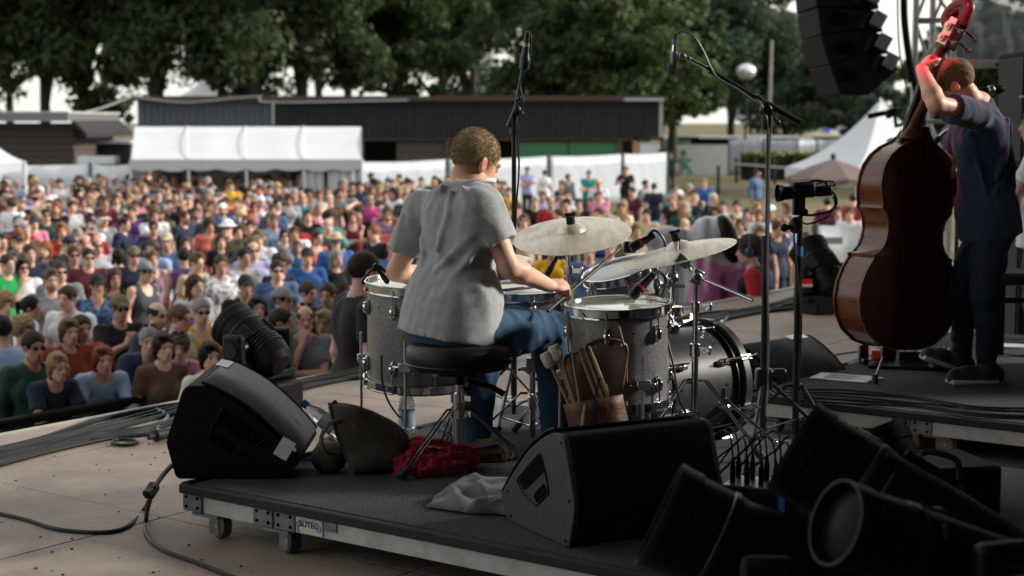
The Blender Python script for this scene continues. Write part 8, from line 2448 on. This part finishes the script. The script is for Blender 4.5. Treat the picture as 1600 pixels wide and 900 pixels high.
 b = MB(); b.box(at(1252, 286, Y), (.08, .05, .012), R_); b.tube(spline([at(1262, 286, Y), at(1275, 282, Y), at(1290, 285, Y), at(1292, 292, Y)], 4), .006, 7); b.build('top_handle', MT['black_plastic'], v)
 b = MB(); b.box(at(1248, 318, Y), (.055, .05, .07)); b.box(at(1250, 331, Y), (.07, .05, .03)); b.build('mount', MT['black_metal'], v, bevel=.006)
 for i, pts in enumerate((((1290, 297), (1303, 302), (1307, 318), (1296, 330), (1270, 336), (1250, 338), (1246, 360)), ((1290, 292), (1302, 290), (1304, 285), (1290, 283), (1276, 288)), ((1302, 306), (1304, 322), (1290, 340), (1262, 350), (1250, 344)))):
  cable('camera_cable', ('thick black cable drooping from the video camera to its stand', 'thin cable loop above the rear of the video camera', 'lower black cable hanging under the video camera')[i], [at(x, y, Y - .02) for x, y in pts], (.006, .004, .0045)[i])
 cable('stand_cable', 'black cable running down the slim camera stand', [at(1243, 350, Y - .03), at(1241, 372, Y - .03), at(1245, 420, Y - .03), at(1252, 500, Y - .03), at(1249, 580, Y - .03), at(1247, 650, Y - .04)], .005)
big_mics()
def bass_floor():
 # pedals and set list by the bassist's feet
 c = onz(1440, 577, .2); R_ = Matrix.Rotation(rad(-14), 3, 'Z')
 t = thing('pedal_board', 'black tilted pedal board with small effect pedals at the bassist feet', 'pedal board', (c.x, c.y, .2))
 b = MB(); b.box((c.x, c.y + .08, .222), (.52, .26, .02), R_ @ Matrix.Rotation(.10, 3, 'X')); b.build('board', MT['black_plastic'], t, bevel=.005)
 for dx, dy, sx, m_, lab in ((-.19, .14, .11, MT['black_metal'], None), (-.04, .05, .16, MT['black_metal'], None), (.13, .05, .14, MT['black_plastic'], None)):
  p = Vector((c.x, c.y, .255)) + R_ @ Vector((dx, dy + .03, .012))
  b = MB(); b.box(p, (sx, .13, .05), R_); pd = b.build('effect_pedal', m_, t, bevel=.006)
  for k in range(4):
   b = MB(); q = p + R_ @ Vector((-sx * .32 + k * sx * .21, .03, .025)); b.cyl(q, q + Vector((0, 0, .018)), .008, .006, 10); b.build('knob', MT['steel'], pd)
  b = MB(); q = p + R_ @ Vector((0, -.035, .025)); b.cyl(q, q + Vector((0, 0, .014)), .01, n=10); b.build('foot_switch', MT['chrome'], pd)
 p = Vector((c.x, c.y, .27)) + R_ @ Vector((-.24, .02, .0)); b = MB(); b.box(p, (.05, .06, .05), R_); o = b.build('red_pedal', mat('red_enamel', (.55, .035, .015), .35), t, bevel=.006)
 p = onz(1352, 570, .2)
 b = MB(); b.box(p + Vector((0, .05, .05)), (.05, .05, .11)); b.box(p + Vector((.04, .02, .02)), (.12, .12, .03)); tag(b.build('floor_clip', MT['black_metal'], bevel=.006), 'small black pedal stand left of the endpin', 'pedal stand')
 p = onz(1318, 591, .2)
 t = thing('set_list', 'white set list sheet taped to the bass riser carpet', 'paper', (p.x, p.y, .2))
 Rz = Matrix.Rotation(rad(-28), 3, 'Z')
 b = MB(); b.box((p.x, p.y, .2045), (.30, .21, .002), Rz); sh = b.build('sheet', mat('white_paper', (.70, .71, .74), .7), t)
 b = MB()
 for k in range(8): b.box(Vector((p.x, p.y, .2062)) + Rz @ Vector((-.02 + .015 * (k % 3), .075 - k * .02, 0)), (.14 + .03 * (k % 3), .006, .0006), Rz)
 b.build('printed_lines', M_ink, sh)
 for dx, dy, m_ in ((.15, -.03, 'b'), (-.10, -.10, 'b'), (.16, .05, 'b')):
  b = MB(); b.box(Vector((p.x, p.y, .2072)) + Rz @ Vector((dx, dy, 0)), (.07, .03, .0012), Rz @ Matrix.Rotation(dx * 3, 3, 'Z')); b.build('tape_strip', mat('pale_blue_tape', (.30, .45, .55), .5), t)
 p = onz(1582, 541, .2); b = MB(); b.box((p.x, p.y, .2045), (.24, .16, .002), Rz); tag(b.build('paper_sheet', mat('white_paper_2', (.66, .67, .7), .7)), 'white paper lying on the riser near the bench foot', 'paper')
 p = onz(1518, 545, .2); M_pet = bpy.data.materials['clear_bottle']
 t = thing('water_bottle', 'slim water bottle standing between the bassist legs', 'bottle', (p.x, p.y + .1, .2))
 b = MB(); b.lathe([(0, 0), (.03, 0), (.032, .01), (.032, .14), (.013, .19), (.012, .2), (0, .2)], Matrix.Translation((p.x, p.y + .1, .2)), 18); b.build('bottle_body', M_pet, t)
 b = MB(); b.cyl((p.x, p.y + .1, .39), (p.x, p.y + .1, .42), .015, n=14); b.build('cap', bpy.data.materials['blue_cap'], t)
 b = MB(); b.cyl((p.x, p.y + .1, .26), (p.x, p.y + .1, .31), .0325, n=18); b.build('label_wrap', bpy.data.materials['blue_bottle_label'], t)
bass_floor()
def pit():
 # man in black below the stage edge
 zst = -1.25
 p = at(556, 425, 10.25); s = (p.z - zst) / 1.615
 person(p.x, 10.25, zst, rad(-62), 'down', False, 'buzz', 'dark brown', 'tee', 'black', None, None, None, 'rosy', .5, s, 'big man in black t-shirt with his back turned standing at the stage edge', None)
 # camera operator with headphones
 p = at(1180, 392, 14.2); s = (p.z - zst) / 1.615
 o = person(p.x, 14.2, zst, rad(80), 'cup', False, 'curly', 'brown', 'long', 'red', None, None, None, 'rosy', 0, s, 'camera operator with blue headphones beside the wrapped camera', None)
 J = JS[('cup', False)]
 c = link_mesh('black_vest', get_top('cup', False, 'tank'), o); c.color = (.012, .012, .013, 1); c.scale = (1.06, 1.12, 1.0)
 HM = Matrix.LocRotScale(Vector(J['head']), Matrix(J['headR'].tolist()).to_quaternion(), None)
 b = MB(); b.tube([(.108 * cos(a), -.01, .02 + .125 * sin(a)) for a in np.linspace(0, pi, 14)], .009, 6)
 for q in (-1, 1): b.ell((q * .112, -.01, -.005), (.024, .042, .05), nu=12, nv=8)
 o2 = b.build('headphones', mat('navy_headphones', (.015, .03, .10), .4), o, local=True); o2.matrix_local = HM
 b = MB(); b.box((-.07, .135, 1.27), (.02, .01, .3), Matrix.Rotation(.2, 3, 'Y')); b.build('pink_strap', mat('pink_strap', (.40, .10, .20), .6), o, local=True)
 # wrapped television camera
 Y = 14.6
 t = thing('wrapped_camera', 'television camera wrapped in a grey and pink rain cover beyond the kit', 'television camera', at(1110, 440, Y))
 q = lambda px, py, dy=0: np.array(at(px, py, Y + dy))
 pr = [ell(q(1116, 362), (.20, .22, .17), None, .08), cap(q(1105, 390), q(1100, 470), .20, .30, .08), cap(q(1130, 400), q(1160, 470), .16, .22, .08), cap(q(1040, 385), q(1030, 475), .16, .24, .08), cap(q(1020, 372), q(1090, 372), .09, .12, .06)]
 m1 = mat('grey_rain_cover', (.34, .34, .37), .35, var=.25, scale=4, coat=.3); m2 = mat('magenta_rain_cover', (.42, .12, .27), .35, var=.25, scale=4, coat=.3)
 zc = at(0, 402, Y).z; xc = at(1092, 0, Y).x
 me = skin_mesh('rain_cover', pr, .02, [m1, m2], lambda p: .045 * np.abs(sines((p[0], p[1] * .8, p[2] * .45), 9, 4)) - .01, None, 1, lambda c: ((c[:, 2] < zc + .06 * np.sin(c[:, 0] * 9)) & (c[:, 0] > xc + .3 * (c[:, 2] - zc))).astype(int))
 Mt = MW[t.name]; me.transform(Mt.inverted()); link_mesh('rain_cover', me, t)
 b = MB(); b.ell(at(1137, 375, Y - .1), (.10, .16, .24), Matrix.Rotation(-.3, 3, 'Y'), nu=16, nv=10); b.build('lens_shroud', MT['black_plastic'], t)
 b = MB(); p = at(1100, 470, Y); b.cyl((p.x, Y, -1.25), (p.x, Y, p.z), .12, n=16); b.build('pedestal', MT['black_metal'], t)
 b = MB(); p = at(1090, 470, Y); b.box((p.x + .1, 14.9, -1.5), (3.4, 1.6, .5)); o = b.build('pit_platform', M_under); tag(o, 'low dark platform carrying the wrapped camera and its operator', 'platform')
 # moving head by the right part of the stage edge
 moving_light('black moving head light with red label near the far stage edge', at(1262, 388, 12.9), (-.30, .55, .60), r=.16, L=.50, base_z=0, base_h=.16)
 p = at(1262, 440, 12.55); b = MB(); b.box(p, (.075, .02, .04)); b.box(p + Vector((0, 0, -.03)), (.075, .02, .022), mi=1)
 t = [o_ for o_ in bpy.data.objects if o_.get('label', '').startswith('black moving head light with red')][0]
 b.build('red_label', [mat('red_label', (.75, .02, .012), .4), MT['white_tape']], t)
 fence('mesh_barrier', 'white mesh barrier with grey print left of the double bass', [Vector((at(1273, 400, 21).x, 21, -1.8)), Vector((at(1420, 400, 22).x, 22, -1.8))], at(0, 352, 21).z + 1.8)
 p = at(1300, 376, 20.9); b = MB(); b.box((p.x, 20.9, p.z), (.28, .02, .09)); tag(b.build('grey_print', M_grey), 'grey sign strip on the white mesh barrier', 'sign')
 # stage microphone behind the bassist
 m = mic('vocal_microphone', 'pale ball head microphone behind the bassist shoulder', at(1548, 141, 8.6), (.95, .1, .1), .15, .025)
 b = MB(); b.ell(at(1549, 141, 8.6), (.028, .028, .028), nu=14, nv=10); b.build('ball_grille', MT['steel'], m)
 b = MB(); b.tube([at(1536, 142, 8.6), at(1530, 150, 8.62), at(1524, 300, 8.7)], .011, 8); b.tube([at(1524, 300, 8.7), Vector((at(1524, 300, 8.7).x, 8.7, .2))], .011, 8); b.build('stand_pole', MT['black_metal'], m)
 t = thing('music_stand_mic', 'black microphone boom crossing behind the bass neck', 'microphone stand', at(1450, 225, 9.4))
 b = MB(); b.tube([at(1436, 243, 9.4), at(1476, 208, 9.4), at(1500, 190, 9.4)], [.016, .013, .010], 10); b.build('boom', MT['chrome'], t)
 b = MB(); b.cyl(at(1454, 228, 9.4), at(1468, 215, 9.4), .02, n=12); b.build('clutch', MT['black_metal'], t)
 q = at(1500, 190, 9.4); b = MB(); b.cyl(q, (q.x, 9.4, .2), .012, n=10); b.build('pole', MT['black_metal'], t)
pit()
# ---- the pink stage lamp that tints the bassist and the kit
def lamp(label, pos, target, power, col, size, blend=.5):
 pos, target = Vector(pos), Vector(target)
 d = (target - pos).normalized(); F_ = frame(d, (0, 0, 1), pos)
 t = thing('stage_spotlight', label, 'stage light', pos)
 b = MB(F_); b.lathe([(0, -.34), (.07, -.33), (.10, -.26), (.11, -.02), (.125, 0), (.118, .004), (.105, -.03), (0, -.031)], n=28); b.build('can', MT['black_metal'], t)
 b = MB(F_); b.lathe([(0, -.020), (.1, -.026)], n=24); b.build('lit_lens', mat('lit_lens', (.8, .1, .3), .3, emit=col, es=6), t)
 b = MB(); b.cyl(pos - d * .15 + Vector((0, 0, .1)), (pos.x - d.x * .15, pos.y - d.y * .15, 6.6), .025, n=8); b.build('hanger', MT['black_metal'], t)
 l = bpy.data.lights.new('stage_spotlight_lamp', 'SPOT'); l.energy, l.color, l.spot_size, l.spot_blend, l.shadow_soft_size = power, col, rad(size), blend, .08
 o = bpy.data.objects.new('stage_spotlight_lamp', l); o.matrix_world = Matrix.Translation(pos + d * .03) @ d.to_track_quat('-Z', 'Y').to_matrix().to_4x4(); COL.objects.link(o)
lamp('pink stage lamp hung from the roof aimed at the double bass player', (-.2, 6.2, 5.9), at(1486, 84, 7.9), 420, (1.0, .03, .16), 6.5)
